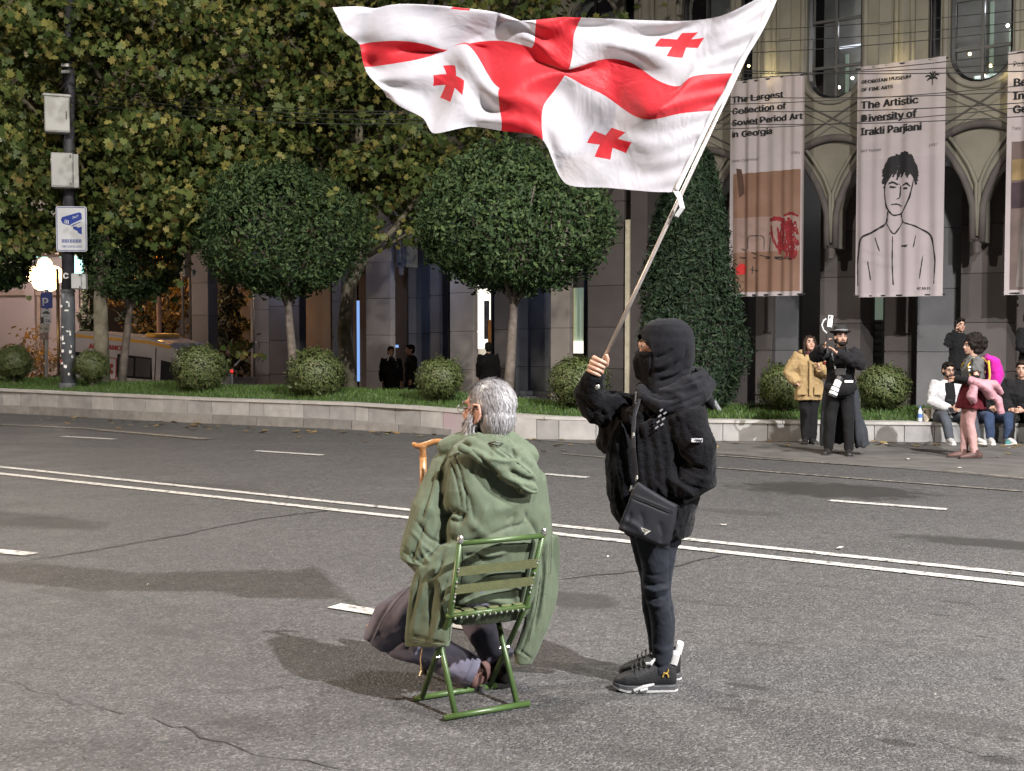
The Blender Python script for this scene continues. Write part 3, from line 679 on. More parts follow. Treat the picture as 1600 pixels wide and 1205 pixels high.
plane_tree([Q(160, 612, 25.6), Q(157, 470, 25.6), Q(168, 330, 25.7), Q(180, 150, 25.9), Q(190, -40, 26)], [.175, .145, .13, .11, .08],
    [lim(Q(168, 330, 25.7), Q(100, 220, 25.2), Q(20, 140, 24.8), .1, .04), lim(Q(172, 260, 25.8), Q(260, 180, 25.3), Q(350, 110, 24.9), .1, .04), lim(Q(180, 150, 25.9), Q(110, 60, 25.4), Q(60, -60, 25), .08, .03), lim(Q(180, 150, 25.9), Q(270, 60, 25.4), Q(330, -60, 25), .08, .03)],
    [(Q(200, 120, 25.0), (1.3, .9, 1.3), 132), (Q(330, 190, 24.8), (1.0, .7, 1.2), 99), (Q(60, 150, 25.2), (1.2, .9, 1.5), 125), (Q(225, 275, 24.6), (1.1, .5, .5), 69), (Q(265, 345, 24.4), (.5, .3, .18), 19), (Q(60, 290, 25), (.75, .5, .6), 49), (Q(180, 0, 25.2), (2.2, .9, .8), 115), (Q(150, 230, 24.6), (1.3, .6, .8), 82)],
    'plane tree with a pale straight trunk beside the thin evergreen trunk', 42, 110)
plane_tree([Q(-130, 610, 25), Q(-125, 400, 25), Q(-110, 200, 25.2), Q(-100, -40, 25.4)], [.25, .2, .17, .1],
    [lim(Q(-120, 300, 25), Q(-60, 200, 24.6), Q(30, 120, 24.2), .1, .03), lim(Q(-110, 150, 25), Q(-40, 60, 24.6), Q(60, -40, 24.2), .1, .03)],
    [(Q(-20, 90, 24.4), (1.0, .7, 1.5), 75), (Q(20, 250, 24.6), (.55, .4, .9), 42)],
    'plane tree whose branches reach in over the grey pole', 43, 60)

# ---- dim trees beyond the forecourt: amber autumn tree and dark conifers
def far_tree(px, base, top, w, Y, lb, mt, seed, name, n=2600, cone=False, bark=MAT_BARK):
    b = P(px, base, Y); t = P(px, top, Y); gz = back_z(b[0]); e = empty(name, (b[0], Y, gz)); tag(e, lb, 'tree'); h = t[2] - gz; r = w / F * Y / 2; g = np.random.default_rng(seed)
    if cone:
        tt = g.uniform(.05, 1, n); a = g.uniform(0, 6.28, n); rr = r * (1 - tt) ** .8 * (.75 + .35 * np.sin(tt * 38)) * g.uniform(.5, 1, n) + .05; pts = np.stack([rr * np.cos(a), rr * np.sin(a), tt * h], 1); nn = pts * [1, 1, 0] + [0, 0, .4]
    else:
        cl = g.normal(size=(max(6, n // 45), 3)) * np.array([r * .48, r * .48, h * .2]) + [0, 0, h * .62]; pts = cl[g.integers(len(cl), size=n)] + g.normal(size=(n, 3)) * np.array([.28, .28, .16]); nn = g.normal(size=(n, 3)) + [0, -.4, .4]
    nn = nn / (np.linalg.norm(nn, axis=1)[:, None] + 1e-9)
    obj_from('crown', leaf_cloud(pts, nn, .17, *LEAF_T, seed, .8), e, mt)
    m = M(); m.tube([(0, 0, -.1), (.05, 0, h * .4), (0, 0, h * .9)], [r * .09 + .06, r * .06 + .04, .02], 8)
    for k in range(12): a = k * 2.4; m.tube([(0, 0, h * (.3 + .04 * k)), (math.cos(a) * r * .6, math.sin(a) * r * .6, h * (.42 + .04 * k))], [.035, .01], 5)
    m.build('trunk', bark, e)
far_tree(262, 640, 330, 150, 41, 'autumn tree glowing amber behind the parked ambulance', MAT_AMBER, 51, 'autumn_tree', 4200)
far_tree(430, 640, 420, 120, 43, 'small amber tree seen dimly between the dark porch piers', MAT_AMBER, 52, 'autumn_tree', 2200)
far_tree(510, 640, 430, 90, 43, 'amber tree seen through the porch beside the leaning plane trunk', MAT_AMBER, 53, 'autumn_tree', 1800)
far_tree(360, 650, 400, 130, 40, 'dark conifer between the two leftmost porch piers', MAT_CONIF, 54, 'conifer', 4000, True)
far_tree(140, 640, 430, 80, 39, 'dark conifer standing above the ambulance roof', MAT_CONIF, 55, 'conifer', 2500, True)
far_tree(212, 640, 380, 90, 42, 'dark conifer left of the amber tree', MAT_CONIF, 56, 'conifer', 2500, True)
far_tree(38, 605, 515, 110, 36, 'bare-branched bush with reddish leaves before the pink building', MAT_AMBER, 57, 'bush', 500)
# ================================================================== MUSEUM FACADE
from mathutils.geometry import tessellate_polygon
FO = np.array([0, 30.6, 0.]); TH = math.atan(.69); FU = np.array([math.cos(TH), -math.sin(TH), 0]); FN = np.array([-math.sin(TH), -math.cos(TH), 0]); FZ = np.array([0, 0, 1.])
def FP(s, t, z): return FO + FU * s + FN * t + FZ * z
def FS(px, py, t=0.0):
    d = ray(px, py); c = np.array([0, 0, CAMZ]); lam = np.dot(FO + FN * t - c, FN) / np.dot(d, FN); p = c + d * lam
    return float(np.dot(p - FO, FU)), float(p[2])
def fbox(m, s0, s1, t0, t1, z0, z1, bev=0.0):
    m.box(FP((s0 + s1) / 2, (t0 + t1) / 2, (z0 + z1) / 2), (s1 - s0, t1 - t0, z1 - z0), bev=bev, rot=np.stack([FU, -FN, FZ], 1)); return m
def wall_holes(m, outer, holes, t0, t1):
    loops = [outer] + holes; pts = [Vector((a, b, 0)) for l in loops for a, b in l]
    tri = tessellate_polygon([[Vector((a, b, 0)) for a, b in l] for l in loops]); n = len(pts)
    v = [FP(p.x, t1, p.y) for p in pts] + [FP(p.x, t0, p.y) for p in pts]; f = []
    for a, b, c in tri:
        if (pts[b] - pts[a]).cross(pts[c] - pts[a]).z < 0: b, c = c, b
        f.append((a, b, c)); f.append((a + n, c + n, b + n))
    o = 0
    for l in loops:
        k = len(l)
        for i in range(k): j = (i + 1) % k; f.append((o + i, o + j, n + o + j, n + o + i))
        o += k
    return m.add(v, f)
def stadium(sc, w, z0, z1, n=10):
    r = w / 2; q = []
    for i in range(n + 1): a = math.pi + math.pi * i / n; q.append((sc + r * math.cos(a), z0 + r + r * math.sin(a)))
    for i in range(n + 1): a = math.pi * i / n; q.append((sc + r * math.cos(a), z1 - r + r * math.sin(a)))
    return q
MAT_STONE = mat('olive_tuff', (.176, .164, .132), .85, .18, 1.3, .35, 30)
MAT_STONE2 = mat('olive_tuff_slab', (.19, .18, .152), .85, .2, 1.1, .3, 30)
MAT_RIB = mat('brown_tuff_moulding', (.085, .074, .07), .85, .2, 3, .3, 40)
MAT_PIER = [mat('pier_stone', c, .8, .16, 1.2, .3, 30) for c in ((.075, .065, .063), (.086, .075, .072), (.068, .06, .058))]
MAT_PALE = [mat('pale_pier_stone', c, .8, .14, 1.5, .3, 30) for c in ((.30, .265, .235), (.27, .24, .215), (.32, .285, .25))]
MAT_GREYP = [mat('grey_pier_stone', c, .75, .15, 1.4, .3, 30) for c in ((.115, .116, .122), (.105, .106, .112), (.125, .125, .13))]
MAT_WFR = mat('black_window_frame', (.005, .005, .006), .4, .1, 5)
MAT_DARKGL = glass_mat('dark_glass', (.010, .011, .013))
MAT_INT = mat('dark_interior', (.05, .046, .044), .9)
MAT_ROOM = mat('room_plaster', (.34, .33, .31), .9, .35, 1.4); MAT_LIT = emis('lit_room', (1.0, .93, .78), 1.5); MAT_LITW = emis('lit_white_panel', (.90, .93, 1.0), 1.1); MAT_LITY = emis('lit_yellow_room', (.80, .72, .42), .42); MAT_LITG = emis('lit_green_room', (.48, .60, .47), .22)
MAT_BULB = emis('lamp_bulb', (1, .95, .85), 14); MAT_BULBY = emis('warm_bulb', (1, .72, .35), 12); MAT_LED = emis('blue_led', (.28, .50, 1.0), .9)
def seeglass():
    m = bpy.data.materials.new('window_glass'); m.use_nodes = True; n = m.node_tree; L = n.links.new; n.nodes.remove(n.nodes['Principled BSDF'])
    t = n.nodes.new('ShaderNodeBsdfTransparent'); t.inputs[0].default_value = (.72, .74, .76, 1); g = n.nodes.new('ShaderNodeBsdfGlossy'); g.inputs[1].default_value = .03; g.inputs[0].default_value = (.8, .8, .85, 1)
    fr = n.nodes.new('ShaderNodeFresnel'); fr.inputs[0].default_value = 1.6; mx = n.nodes.new('ShaderNodeMixShader'); L(fr.outputs[0], mx.inputs[0]); L(t.outputs[0], mx.inputs[1]); L(g.outputs[0], mx.inputs[2]); L(mx.outputs[0], n.nodes['Material Output'].inputs[0]); return m
MAT_GLASS = seeglass()

mus = empty('museum_building', FP(0, 0, 0)); mus.location = (0, 0, 0)
tag(mus, 'olive stone museum facade with an arcade, tall rounded windows and lit rooms', 'building')
SK = [8.43 + 3.03 * k for k in range(-8, 4)]
def arch(x):   # height of the arch edge, x metres from a pendant's axis
    return float(np.interp(x, [0, .12, .3, .5, .74, 1.0, 1.25, 1.515], [3.5, 4.35, 4.82, 5.15, 5.48, 5.75, 5.93, 6.0]))
outer = []
for k, s in enumerate(SK):
    for x in (-1.515, -1.25, -1.0, -.74, -.5, -.3, -.121):
        outer.append((s + x, arch(abs(x))))
    outer += [(s - .12, 3.5), (s + .12, 3.5)]
    for x in (.121, .3, .5, .74, 1.0, 1.25): outer.append((s + x, arch(x)))
sL, sR = SK[0] - 1.515, SK[-1] + 1.515
outer += [(sR, 6.0), (sR, 13.5), (sL, 13.5)]
WIN = [(s, 1.22, 6.72, 9.9) for s in SK]
SLIT = [(6.42, .28), (10.55, .26), (3.4, .28), (.4, .28)]
holes = [stadium(*w) for w in WIN] + [[(a - w / 2, 7.25), (a + w / 2, 7.25), (a + w / 2, 10.2), (a - w / 2, 10.2)] for a, w in SLIT]
m = M(); wall_holes(m, outer, holes, -.55, 0.0); m.build('wall', MAT_STONE, mus)
# raised slabs between the windows
def in_view(s0, s1, z0, z1):
    q = proj([FP(s0, 0, z0), FP(s1, 0, z1)]); return q[:, 0].max() > 930 and q[:, 0].min() < 1640 and q[:, 1].min() < 640 and q[:, 1].max() > -60
for s in SK[4:]:
    for a, b in ((.98, 1.24), (1.80, 2.06)):
        for z0 in (6.95, 8.15, 9.35):
            if in_view(s + a, s + b, z0, z0 + 1.15) and not any(abs(q - (s + (a + b) / 2)) < .28 for q, _ in SLIT):
                fbox(M(), s + a, s + b, .0, .022, z0, z0 + 1.15, .008).build('facing_slab', MAT_STONE2, mus)
    fbox(M(), s + .90, s + 2.13, .0, .07, 6.62, 6.74).build('string_course', MAT_STONE2, mus)
    mm = M(); c = s + 1.515
    for dx, r in ((-.16, .06), (0, .13), (.16, .06)): mm.tube([FP(c + dx, .02, 6.9), FP(c + dx, .02, 11.5)], r, 12)
    if in_view(c - .2, c + .2, 7, 8): mm.build('pilaster', MAT_STONE2, mus, smooth=True)
# arch mouldings, pendants, crossed ribs, fan panels
for s in SK[4:]:
    xs_ = np.concatenate([np.linspace(.10, .5, 8), np.linspace(.6, 1.515, 10)])
    for sg in (-1, 1):
        mm = M(); mm.tube([FP(s + sg * .09, .03, 3.5)] + [FP(s + sg * x, .03, arch(x) + .03) for x in xs_], .075, 8); mm.build('arch_rib', MAT_RIB, mus, smooth=True)
        mm = M(); mm.tube([FP(s + sg * .0, .045, 3.62)] + [FP(s + sg * max(0.03, x - .13), .045, arch(x) + .22) for x in xs_], .04, 6); mm.build('arch_rib', MAT_STONE, mus, smooth=True)
    mm = M(); mm.tube([FP(s + x, .05, 5.45 + .42 * (1 - (x / 1.0) ** 2)) for x in np.linspace(-1.02, 1.02, 15)], (.085), 8); mm.build('arch_rib', MAT_RIB, mus, smooth=True)
    mm = M(); mm.tube([FP(s, .02, 3.28), FP(s, .02, 3.5), FP(s, .02, 3.55)], [.07, .09, .14], 8); mm.build('pendant_tip', MAT_RIB, mus)
    for sg in (-1, 1):
        for off in (0, .14):
            mm = M(); a, b = FP(s - sg * 1.0, .015, 6.70 + off * 1.1), FP(s + sg * .95, .015, 5.62 + off * 1.1); mm.tube([a, b], .02, 5); mm.build('crossed_rib', MAT_RIB if off else MAT_STONE2, mus)
# windows over the pendants
def window_tall(s, w, z0, z1, lit):
    fr = M(); q = stadium(s, w - .02, z0 + .01, z1 - .01, 12); q.append(q[0]); q.append(q[1]); fr.tube([FP(a, -.20, b) for a, b in q], .075, 6, ref=FN, caps=False)
    f = fr.build('window', MAT_WFR, mus)
    g = M(); g.add([FP(a, -.22, b) for a, b in stadium(s, w - .05, z0 + .03, z1 - .03, 12)], [tuple(range(26))]); g.build('pane', MAT_GLASS, f)
    b = M(); fbox(b, s - .03, s + .03, -.24, -.16, z0 + .03, z1 - .03)
    for zz in (z0 + .72, z0 + 1.72): fbox(b, s - w / 2 + .03, s + w / 2 - .03, -.245, -.165, zz - .03, zz + .03)
    b.build('glazing_bar', MAT_WFR, f)
    r = M(); fbox(r, s - 1.0, s + 1.0, -2.2, -2.15, z0 - .2, z1 + .2); r.build('room_wall', MAT_ROOM, mus); lamp('room_lamp_light', FP(s + .25, -1.2, z0 + 1.75), 17, (.95, .96, 1.0), .08)
    if lit:
        for a, c, z, h, mt in lit:
            x = M(); fbox(x, s + a, s + c, -2.1, -2.05, z0 + z, z0 + z + h); x.build('glow_panel', mt, mus)  # own glow stands for lit columns and reflections behind the glass
    c = M(); q = stadium(s, w + .16, z0 - .08, z1 + .08, 14); q.append(q[0]); q.append(q[1]); c.tube([FP(a, .0, b) for a, b in q], .06, 6, ref=FN, caps=False); c.build('window_moulding', MAT_STONE2, mus, smooth=True)
for i, (s, w, z0, z1) in enumerate(WIN):
    if i < 5: continue
    L_ = [(-.45, -.38, .2, 1.2, MAT_LITG), (-.05, .10, .3, 1.5, MAT_LITW), (.20, .46, .3, 1.25, MAT_LITG), (.5, .56, .3, 1.6, MAT_LITW), (-.6, .6, 1.55, .05, MAT_LITW), (.35, .42, .4, 1.1, MAT_LITW)] if i % 2 == 0 else [(-.62, .55, .05, .5, MAT_LITG), (-.6, -.1, .15, .4, MAT_LITW), (.1, .62, .72, .75, MAT_LITG), (.2, .5, .8, .55, MAT_LITW), (-.3, -.22, .5, 1.6, MAT_LITG)]
    window_tall(s, w, z0, z1, L_)
    for k in range(5):
        g = np.random.default_rng(i * 9 + k); mm = M(); mm.ell(FP(s + g.uniform(-.6, .5), -1.4, z0 + g.uniform(.35, 1.5)), .035, n=8, m=6); mm.build('bulb', MAT_BULB if k % 2 else MAT_BULBY, mus)
for a, w in SLIT:
    fr = M()
    for x in (a - w / 2 + .02, a + w / 2 - .02): fbox(fr, x - .02, x + .02, -.3, -.1, 7.25, 10.2)
    f = fr.build('window', MAT_WFR, mus); p = M(); p.add([FP(a - w / 2, -.25, 7.25), FP(a + w / 2, -.25, 7.25), FP(a + w / 2, -.25, 10.2), FP(a - w / 2, -.25, 10.2)], [(0, 1, 2, 3)]); p.build('pane', MAT_DARKGL, f)
    mm = M(); mm.ell(FP(a, -.12, 7.7), .03, n=8, m=6); mm.build('bulb', MAT_BULBY, mus) if a < 7 else None
# arcade: piers of stacked blocks, vault, back wall, glazing
def pier(s0, s1, t0, t1, z0, z1, mats, joints=None):
    zs = [z0] + [z for z in (joints or np.arange(z0 + .95, z1 - .3, 1.02)) if z0 < z < z1] + [z1]; p = M(); fbox(p, s0 + .02, s1 - .02, t0 + .02, t1 - .02, z0, z1); o = p.build('pier', mats[2], mus)
    for a, b in zip(zs[:-1], zs[1:]):
        q = M(); fbox(q, s0, s1, t0, t1, a + .006, b - .006, .012); q.build('block', mats[int(rng.integers(3))], o)
def pxpier(xa, xb, t, dep, mats, z1=6.3):
    s0, s1 = FS(xa, 560, t)[0], FS(xb, 560, t)[0]; c = FP((s0 + s1) / 2, t, 0); pier(s0, s1, t - dep, t, back_z(c[0]) - .05, z1, mats)
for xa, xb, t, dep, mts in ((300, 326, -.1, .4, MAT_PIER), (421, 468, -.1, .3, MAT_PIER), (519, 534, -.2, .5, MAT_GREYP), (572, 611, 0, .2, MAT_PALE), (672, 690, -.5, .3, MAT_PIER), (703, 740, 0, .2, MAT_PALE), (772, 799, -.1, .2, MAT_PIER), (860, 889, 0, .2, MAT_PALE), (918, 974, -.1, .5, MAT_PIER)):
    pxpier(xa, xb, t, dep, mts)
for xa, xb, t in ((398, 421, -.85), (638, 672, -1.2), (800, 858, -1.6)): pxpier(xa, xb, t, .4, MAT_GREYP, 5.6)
s0, s1 = FS(976, 450, 0)[0], FS(986, 450, 0)[0]; q = M(); fbox(q, s0, s1, -.5, -.02, -.2, 4.4); q.build('arch_reveal', mat('lit_edge_tone', (.55, .50, .38), .8), mus)  # pale colour paints in the light on the archway edge
q = M(); fbox(q, FS(986, 450, 0)[0], FS(1012, 450, 0)[0], -.9, .03, -.2, 6.2); q.build('pier', MAT_PIER[0], mus)
for s in SK[5:]:
    if s > 3: pier(s - .46, s + .46, -1.5, -.57, back_z(6) - .05, 6.2, MAT_PIER)
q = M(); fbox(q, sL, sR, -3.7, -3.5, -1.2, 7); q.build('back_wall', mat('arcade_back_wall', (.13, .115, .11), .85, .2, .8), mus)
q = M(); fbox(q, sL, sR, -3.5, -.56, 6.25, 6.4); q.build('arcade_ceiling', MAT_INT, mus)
# panels and lit openings of the right-hand arcade
for xa, xb, mts, t in ((1180, 1206, MAT_PIER, -1.5), (1210, 1246, MAT_GREYP, -1.7), (1381, 1424, MAT_PIER, -1.4), (1432, 1540, MAT_GREYP, -.9), (1338, 1360, MAT_PIER, -2.2), (1120, 1150, MAT_PIER, -1.5)):
    a, b = FS(xa, 560, t)[0], FS(xb, 560, t)[0]; pier(a, b, t - .3, t, -.1, 5.2, mts, [1.25, 2.6, 3.9])
def lit(xa, ya, xb, yb, t, mt, name='lit_opening'):
    a, b = FS(xa, yb, t), FS(xb, ya, t); q = M(); q.box(FP((a[0] + b[0]) / 2, t, (a[1] + FS(xa, ya, t)[1]) / 2), (abs(b[0] - a[0]), .04, abs(FS(xa, ya, t)[1] - a[1])), rot=np.stack([FU, -FN, FZ], 1)); return q.build(name, mt, mus)
lit(1246, 463, 1252, 500, -2.0, MAT_LIT); lit(1246, 500, 1251, 535, -2.0, MAT_LITY); lit(1246, 544, 1250, 556, -2.0, MAT_LIT)
lit(1361, 440, 1380, 500, -2.6, MAT_LITG); lit(1552, 318, 1580, 600, -2.8, MAT_LITY); lit(1150, 460, 1164, 540, -2.0, MAT_LITY); lit(1158, 560, 1166, 600, -2.0, MAT_LIT)
for k in range(9):
    a = FS(1360, 505 + k * 11, -2.5); q = M(); fbox(q, a[0], a[0] + .32, -2.6, -2.3, a[1] - .03, a[1] + .03); q.build('stair_tread', MAT_GREYP[0], mus)
for k in range(7):
    a = FS(1550, 412 + k * 11, -2.7); q = M(); fbox(q, a[0], a[0] + .55, -2.75, -2.5, a[1] - .03, a[1] + .04); q.build('stair_tread', MAT_WFR, mus)
for xx in (1551, 1566, 1579):
    a = FS(xx, 450, -2.6)[0]; q = M(); fbox(q, a - .03, a + .03, -2.65, -2.55, -.1, 5); q.build('mullion', MAT_WFR, mus)
# glazing and lit rooms of the left-hand arcade
def lit2(xa, ya, xb, yb, t, mt): return lit(xa, ya, xb, yb, t, mt)
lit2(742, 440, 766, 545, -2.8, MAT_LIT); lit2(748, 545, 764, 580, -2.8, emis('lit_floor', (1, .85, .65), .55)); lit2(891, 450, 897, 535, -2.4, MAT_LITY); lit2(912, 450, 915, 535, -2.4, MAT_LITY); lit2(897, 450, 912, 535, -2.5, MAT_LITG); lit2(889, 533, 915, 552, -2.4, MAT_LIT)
lit2(757, 470, 764, 530, -2.7, mat('dark_poster', (.10, .10, .12), .7, .5, 9)); lit2(763, 500, 768, 546, -2.65, mat('orange_board', (.5, .2, .05), .7))
lit2(558.6, 470, 561, 596, -.9, MAT_LED); lit2(738, 508, 741, 586, -.4, MAT_LED); lit2(598, 539, 622, 543, -2.0, MAT_LED); lit2(393, 470, 395, 596, -1.0, mat('steel_strip', (.35, .38, .45), .4, metal=.6))
for xa, xb in ((326, 398), (470, 519), (534, 558), (611, 638), (690, 703), (742, 770), (893, 914)):
    a, b = FS(xa, 560, -1.9)[0], FS(xb, 560, -1.9)[0]
    for c in (a, b):
        q = M(); fbox(q, c - .03, c + .03, -1.95, -1.87, -1, 5.5); q.build('mullion', MAT_WFR, mus)
# steps inside the porch
for k in range(4):
    a, b = FS(806, 600, -.6)[0], FS(822, 600, -.6)[0]; q = M(); fbox(q, a - .3, b + .4, -1.6 + .3 * k * 0, -.5 - .25 * k, -.35 + .12 * k, -.24 + .12 * k); q.build('step', MAT_GREYP[k % 3], mus)
# glow of the arcade lamps (inside the building) and of the small facade uplights, plus added blue fill
lamp('arcade_lamp_light', FP(7.0, -2.0, 5.4), 26, (.85, .95, 1.0), .1); lamp('arcade_lamp_light', FP(10.0, -2.0, 5.4), 22, (.85, .95, 1.0), .1); lamp('arcade_lamp_light', FP(13.0, -2.0, 5.4), 22, (1, .9, .7), .1)
for px, w in ((430, 70), (655, 60), (830, 40)):
    s_ = FS(px, 540, -.3)[0]; lamp('blue_fill_light', FP(s_ + .5, .9 if px != 830 else -.4, 3.2), w * .55, (.35, .5, 1.0), .5)  # unseen blue fill added to tint the pier faces
MAT_FIX = mat('spotlight_housing', (.03, .03, .03), .4)
for i, px in enumerate((1213, 1402, 1588)):
    s_, z_ = FS(px, 172, .14); e = empty('uplight', FP(s_, .16, z_)); tag(e, ['small wall uplight glowing through the brown-painting banner', 'small wall uplight glowing through the line-drawing banner', 'small wall uplight behind the banner at the photo edge'][i], 'spotlight', 'facade uplights behind the banners')
    q = M(); q.tube([(0, 0, -.1), (0, 0, .05)], [.05, .065], 10); q.build('housing', MAT_FIX, e); q = M(); q.tube([FN * -.14, (0, 0, -.06)], .015, 6); q.build('bracket', MAT_FIX, e)
    q = M(); q.ell((0, 0, .055), (.055, .055, .03), n=10, m=6); q.build('lens', emis('spot_lens', (1, .85, .45), 10), e)
    lamp('uplight_lamp', FP(s_, .2, z_ + .16), 62, (1.0, .82, .42), .04, 'SPOT', FP(s_, .06, z_ + 3), 85, .8)
    lamp('uplight_lamp', FP(s_, .16, z_ + .10), 3.2, (1.0, .82, .40), .05)

# ------------------------------------------------------------------ banners
def cloth_mat(name, c, trans=.35): return mat(name, c, .85, .06, 2, .15, 300, trans=trans)
MAT_BAN = cloth_mat('banner_cloth', (.52, .46, .47), .3); MAT_INK = mat('black_ink', (.012, .012, .014), .8); MAT_INKG = mat('grey_ink', (.13, .12, .13), .8)
def banner(xl, xr, ytl, yb, lb, seed):
    T = .42; a, b = FS(xl, 300, T)[0], FS(xr, 300, T)[0]; zt = FS(xl, ytl, T)[1]; zb = FS(xl, yb, T)[1]; W, H = b - a, zt - zb; g = np.random.default_rng(seed)
    fr = [(g.uniform(7, 30), g.uniform(0, 6.28), g.uniform(.007, .020)) for _ in range(6)]
    def wave(x, z): return sum(A * math.sin(x * f_ + p + .25 * math.sin(z * 1.1 + p)) for f_, p, A in fr) * (1.0 - .35 * z / H)
    def cf(x, z, lift=.006): return FP(a + x, T + wave(x, z) + lift, zb + z)
    e = empty('banner', FP((a + b) / 2, T, zb)); org = np.array(e.location); tag(e, lb, 'banner', 'tall cloth banners on the museum facade')
    nx, nz = 150, 40; V = [cf(W * i / nx, H * k / nz, 0) - org for k in range(nz + 1) for i in range(nx + 1)]; Fc = [(k * (nx + 1) + i, k * (nx + 1) + i + 1, (k + 1) * (nx + 1) + i + 1, (k + 1) * (nx + 1) + i) for k in range(nz) for i in range(nx)]
    m = M(); m.add(V, Fc); cl = m.build('cloth', MAT_BAN, e, smooth=True, recalc=False)
    for z in (.03, H - .03):
        m = M(); m.tube([FP(a - .04, T - .03, zb + z) - org, FP(b + .04, T - .03, zb + z) - org], .02, 8); m.build('batten', MAT_FIX, e)
    m = M()
    for x in (.25, W - .25): m.tube([FP(a + x, T - .03, zt - .03) - org, FP(a + x, -.02, zt - .03) - org], .014, 6)
    m.build('bracket', MAT_FIX, e)
    C = lambda x, z, l=.006: cf(x, z, l) - org
    return e, C, W, H
def ink_patch(e, C, poly, mt, name='print', lift=.006, n=1):
    """printed area conforming to the cloth: polygon in banner metres, cut into strips"""
    xs_ = [p[0] for p in poly]; x0, x1 = min(xs_), max(xs_); k = max(2, int((x1 - x0) / .03)); m = M(); gx_ = np.linspace(x0, x1, k + 1)
    def span(x):
        zz = []
        for (ax, az), (bx, bz) in zip(poly, poly[1:] + poly[:1]):
            if (ax - x) * (bx - x) <= 0 and ax != bx: zz.append(az + (bz - az) * (x - ax) / (bx - ax))
        return (min(zz), max(zz)) if zz else None
    for xa, xb in zip(gx_[:-1], gx_[1:]):
        q, r = span(xa + 1e-6), span(xb - 1e-6)
        if q and r:
            kk = max(1, int(max(q[1] - q[0], r[1] - r[0]) / .15))
            for i in range(kk):
                f0, f1 = i / kk, (i + 1) / kk
                m.add([C(xa, q[0] + (q[1] - q[0]) * f0, lift), C(xb, r[0] + (r[1] - r[0]) * f0, lift), C(xb, r[0] + (r[1] - r[0]) * f1, lift), C(xa, q[0] + (q[1] - q[0]) * f1, lift)], [(0, 1, 2, 3)])
    return m.build(name, mt, e, recalc=False)
def ink_line(m, C, pts, w, lift=.009):
    pts = np.array(pts, float); t = np.arange(len(pts)); tt = np.linspace(0, len(pts) - 1, (len(pts) - 1) * 6 + 1)
    q = np.stack([np.interp(tt, t, pts[:, 0]), np.interp(tt, t, pts[:, 1])], 1)
    for _ in range(2): q[1:-1] = (q[:-2] + 2 * q[1:-1] + q[2:]) / 4
    v = []; f = []
    for i, p in enumerate(q):
        d = q[min(i + 1, len(q) - 1)] - q[max(i - 1, 0)]; L_ = np.hypot(*d) + 1e-9; nn_ = np.array([-d[1], d[0]]) / L_; ww = w * (.55 + .45 * math.sin(3.1 * i / max(1, len(q) - 1)) + .2 * math.sin(i * 1.7))
        v += [C(*(p - nn_ * ww / 2), lift), C(*(p + nn_ * ww / 2), lift)]
    for i in range(len(q) - 1): f.append((2 * i, 2 * i + 1, 2 * i + 3, 2 * i + 2))
    m.add(v, f)
def btext(e, C, s, x, z, size, bold=.0, mt=None, align='LEFT', sq=1.0, fit=None):
    return lettering(s, size, mt or MAT_INK, e, (0, 0, 0), (1, 0, 0), (0, 0, 1), bold, align, conform=lambda p, q: C(x + p, z + q, .013), sq=sq, fit=fit)
# banner with a brown painting
e, C, W, H = banner(1140, 1256, 129, 464, 'banner reading The Largest Collection with a brown and red painting', 61)
for i, t in enumerate(('The Largest', 'Collection of', 'Soviet Period Art', 'in Georgia')): btext(e, C, t, .05, H - .47 - i * .255, .255, .012, fit=W * (.68, .72, .93, .54)[i])
btext(e, C, 'Levan Chogoshvili', .05, H - 1.78, .105, 0, MAT_INKG); btext(e, C, '1984', W - .1, H - 1.72, .105, 0, MAT_INKG, 'RIGHT')
ink_patch(e, C, [(.09, .10), (W - .09, .10), (W - .09, H - 2.05), (.09, H - 2.05)], mat('brown_print', (.24, .135, .09), .85, 0, 1.6, c2=(.33, .20, .15), trans=.3))
ink_patch(e, C, [(.1, 1.75), (W - .1, 1.75), (W - .1, .98), (.1, .98)], mat('pale_pink_print', (.36, .25, .22), .85, .12, 3, trans=.3), lift=.008)
MAT_REDP = mat('dark_red_print', (.23, .02, .025), .85, .3, 6, trans=.2)
gr = np.random.default_rng(17); m = M()
for k in range(46):   # loose red brushwork
    x0 = W * gr.uniform(.68, .92); z0 = gr.uniform(1.0, 1.72); ink_line(m, C, [(x0 + gr.normal(0, .02), z0), (x0 + gr.normal(.02, .03), z0 - .12), (x0 + gr.normal(.03, .03), max(.78, z0 - gr.uniform(.16, .34)))], gr.uniform(.04, .09), .014)
for pts_, w_ in (([(W * .56, 1.66), (W * .64, 1.70), (W * .74, 1.66)], .10), ([(W * .58, 1.55), (W * .60, 1.3), (W * .66, 1.05)], .05), ([(W * .66, 1.5), (W * .68, 1.2), (W * .72, 1.0)], .045), ([(W * .74, 1.74), (W * .84, 1.80), (W * .93, 1.72)], .06), ([(W * .60, 1.42), (W * .54, 1.36)], .03)): ink_line(m, C, pts_, w_, .014)
m.build('print', MAT_REDP, e, recalc=False)
ink_patch(e, C, [(W * .10, .62), (W * .17, .75), (W * .24, .68), (W * .22, .5), (W * .12, .48)], mat('red_print', (.42, .02, .02), .8), lift=.011)
ink_patch(e, C, [(W * .1, 2.85), (W * .17, 2.83), (W * .2, 2.3), (W * .14, 2.2)], mat('umber_print', (.07, .035, .025), .85), lift=.011)
m = M()
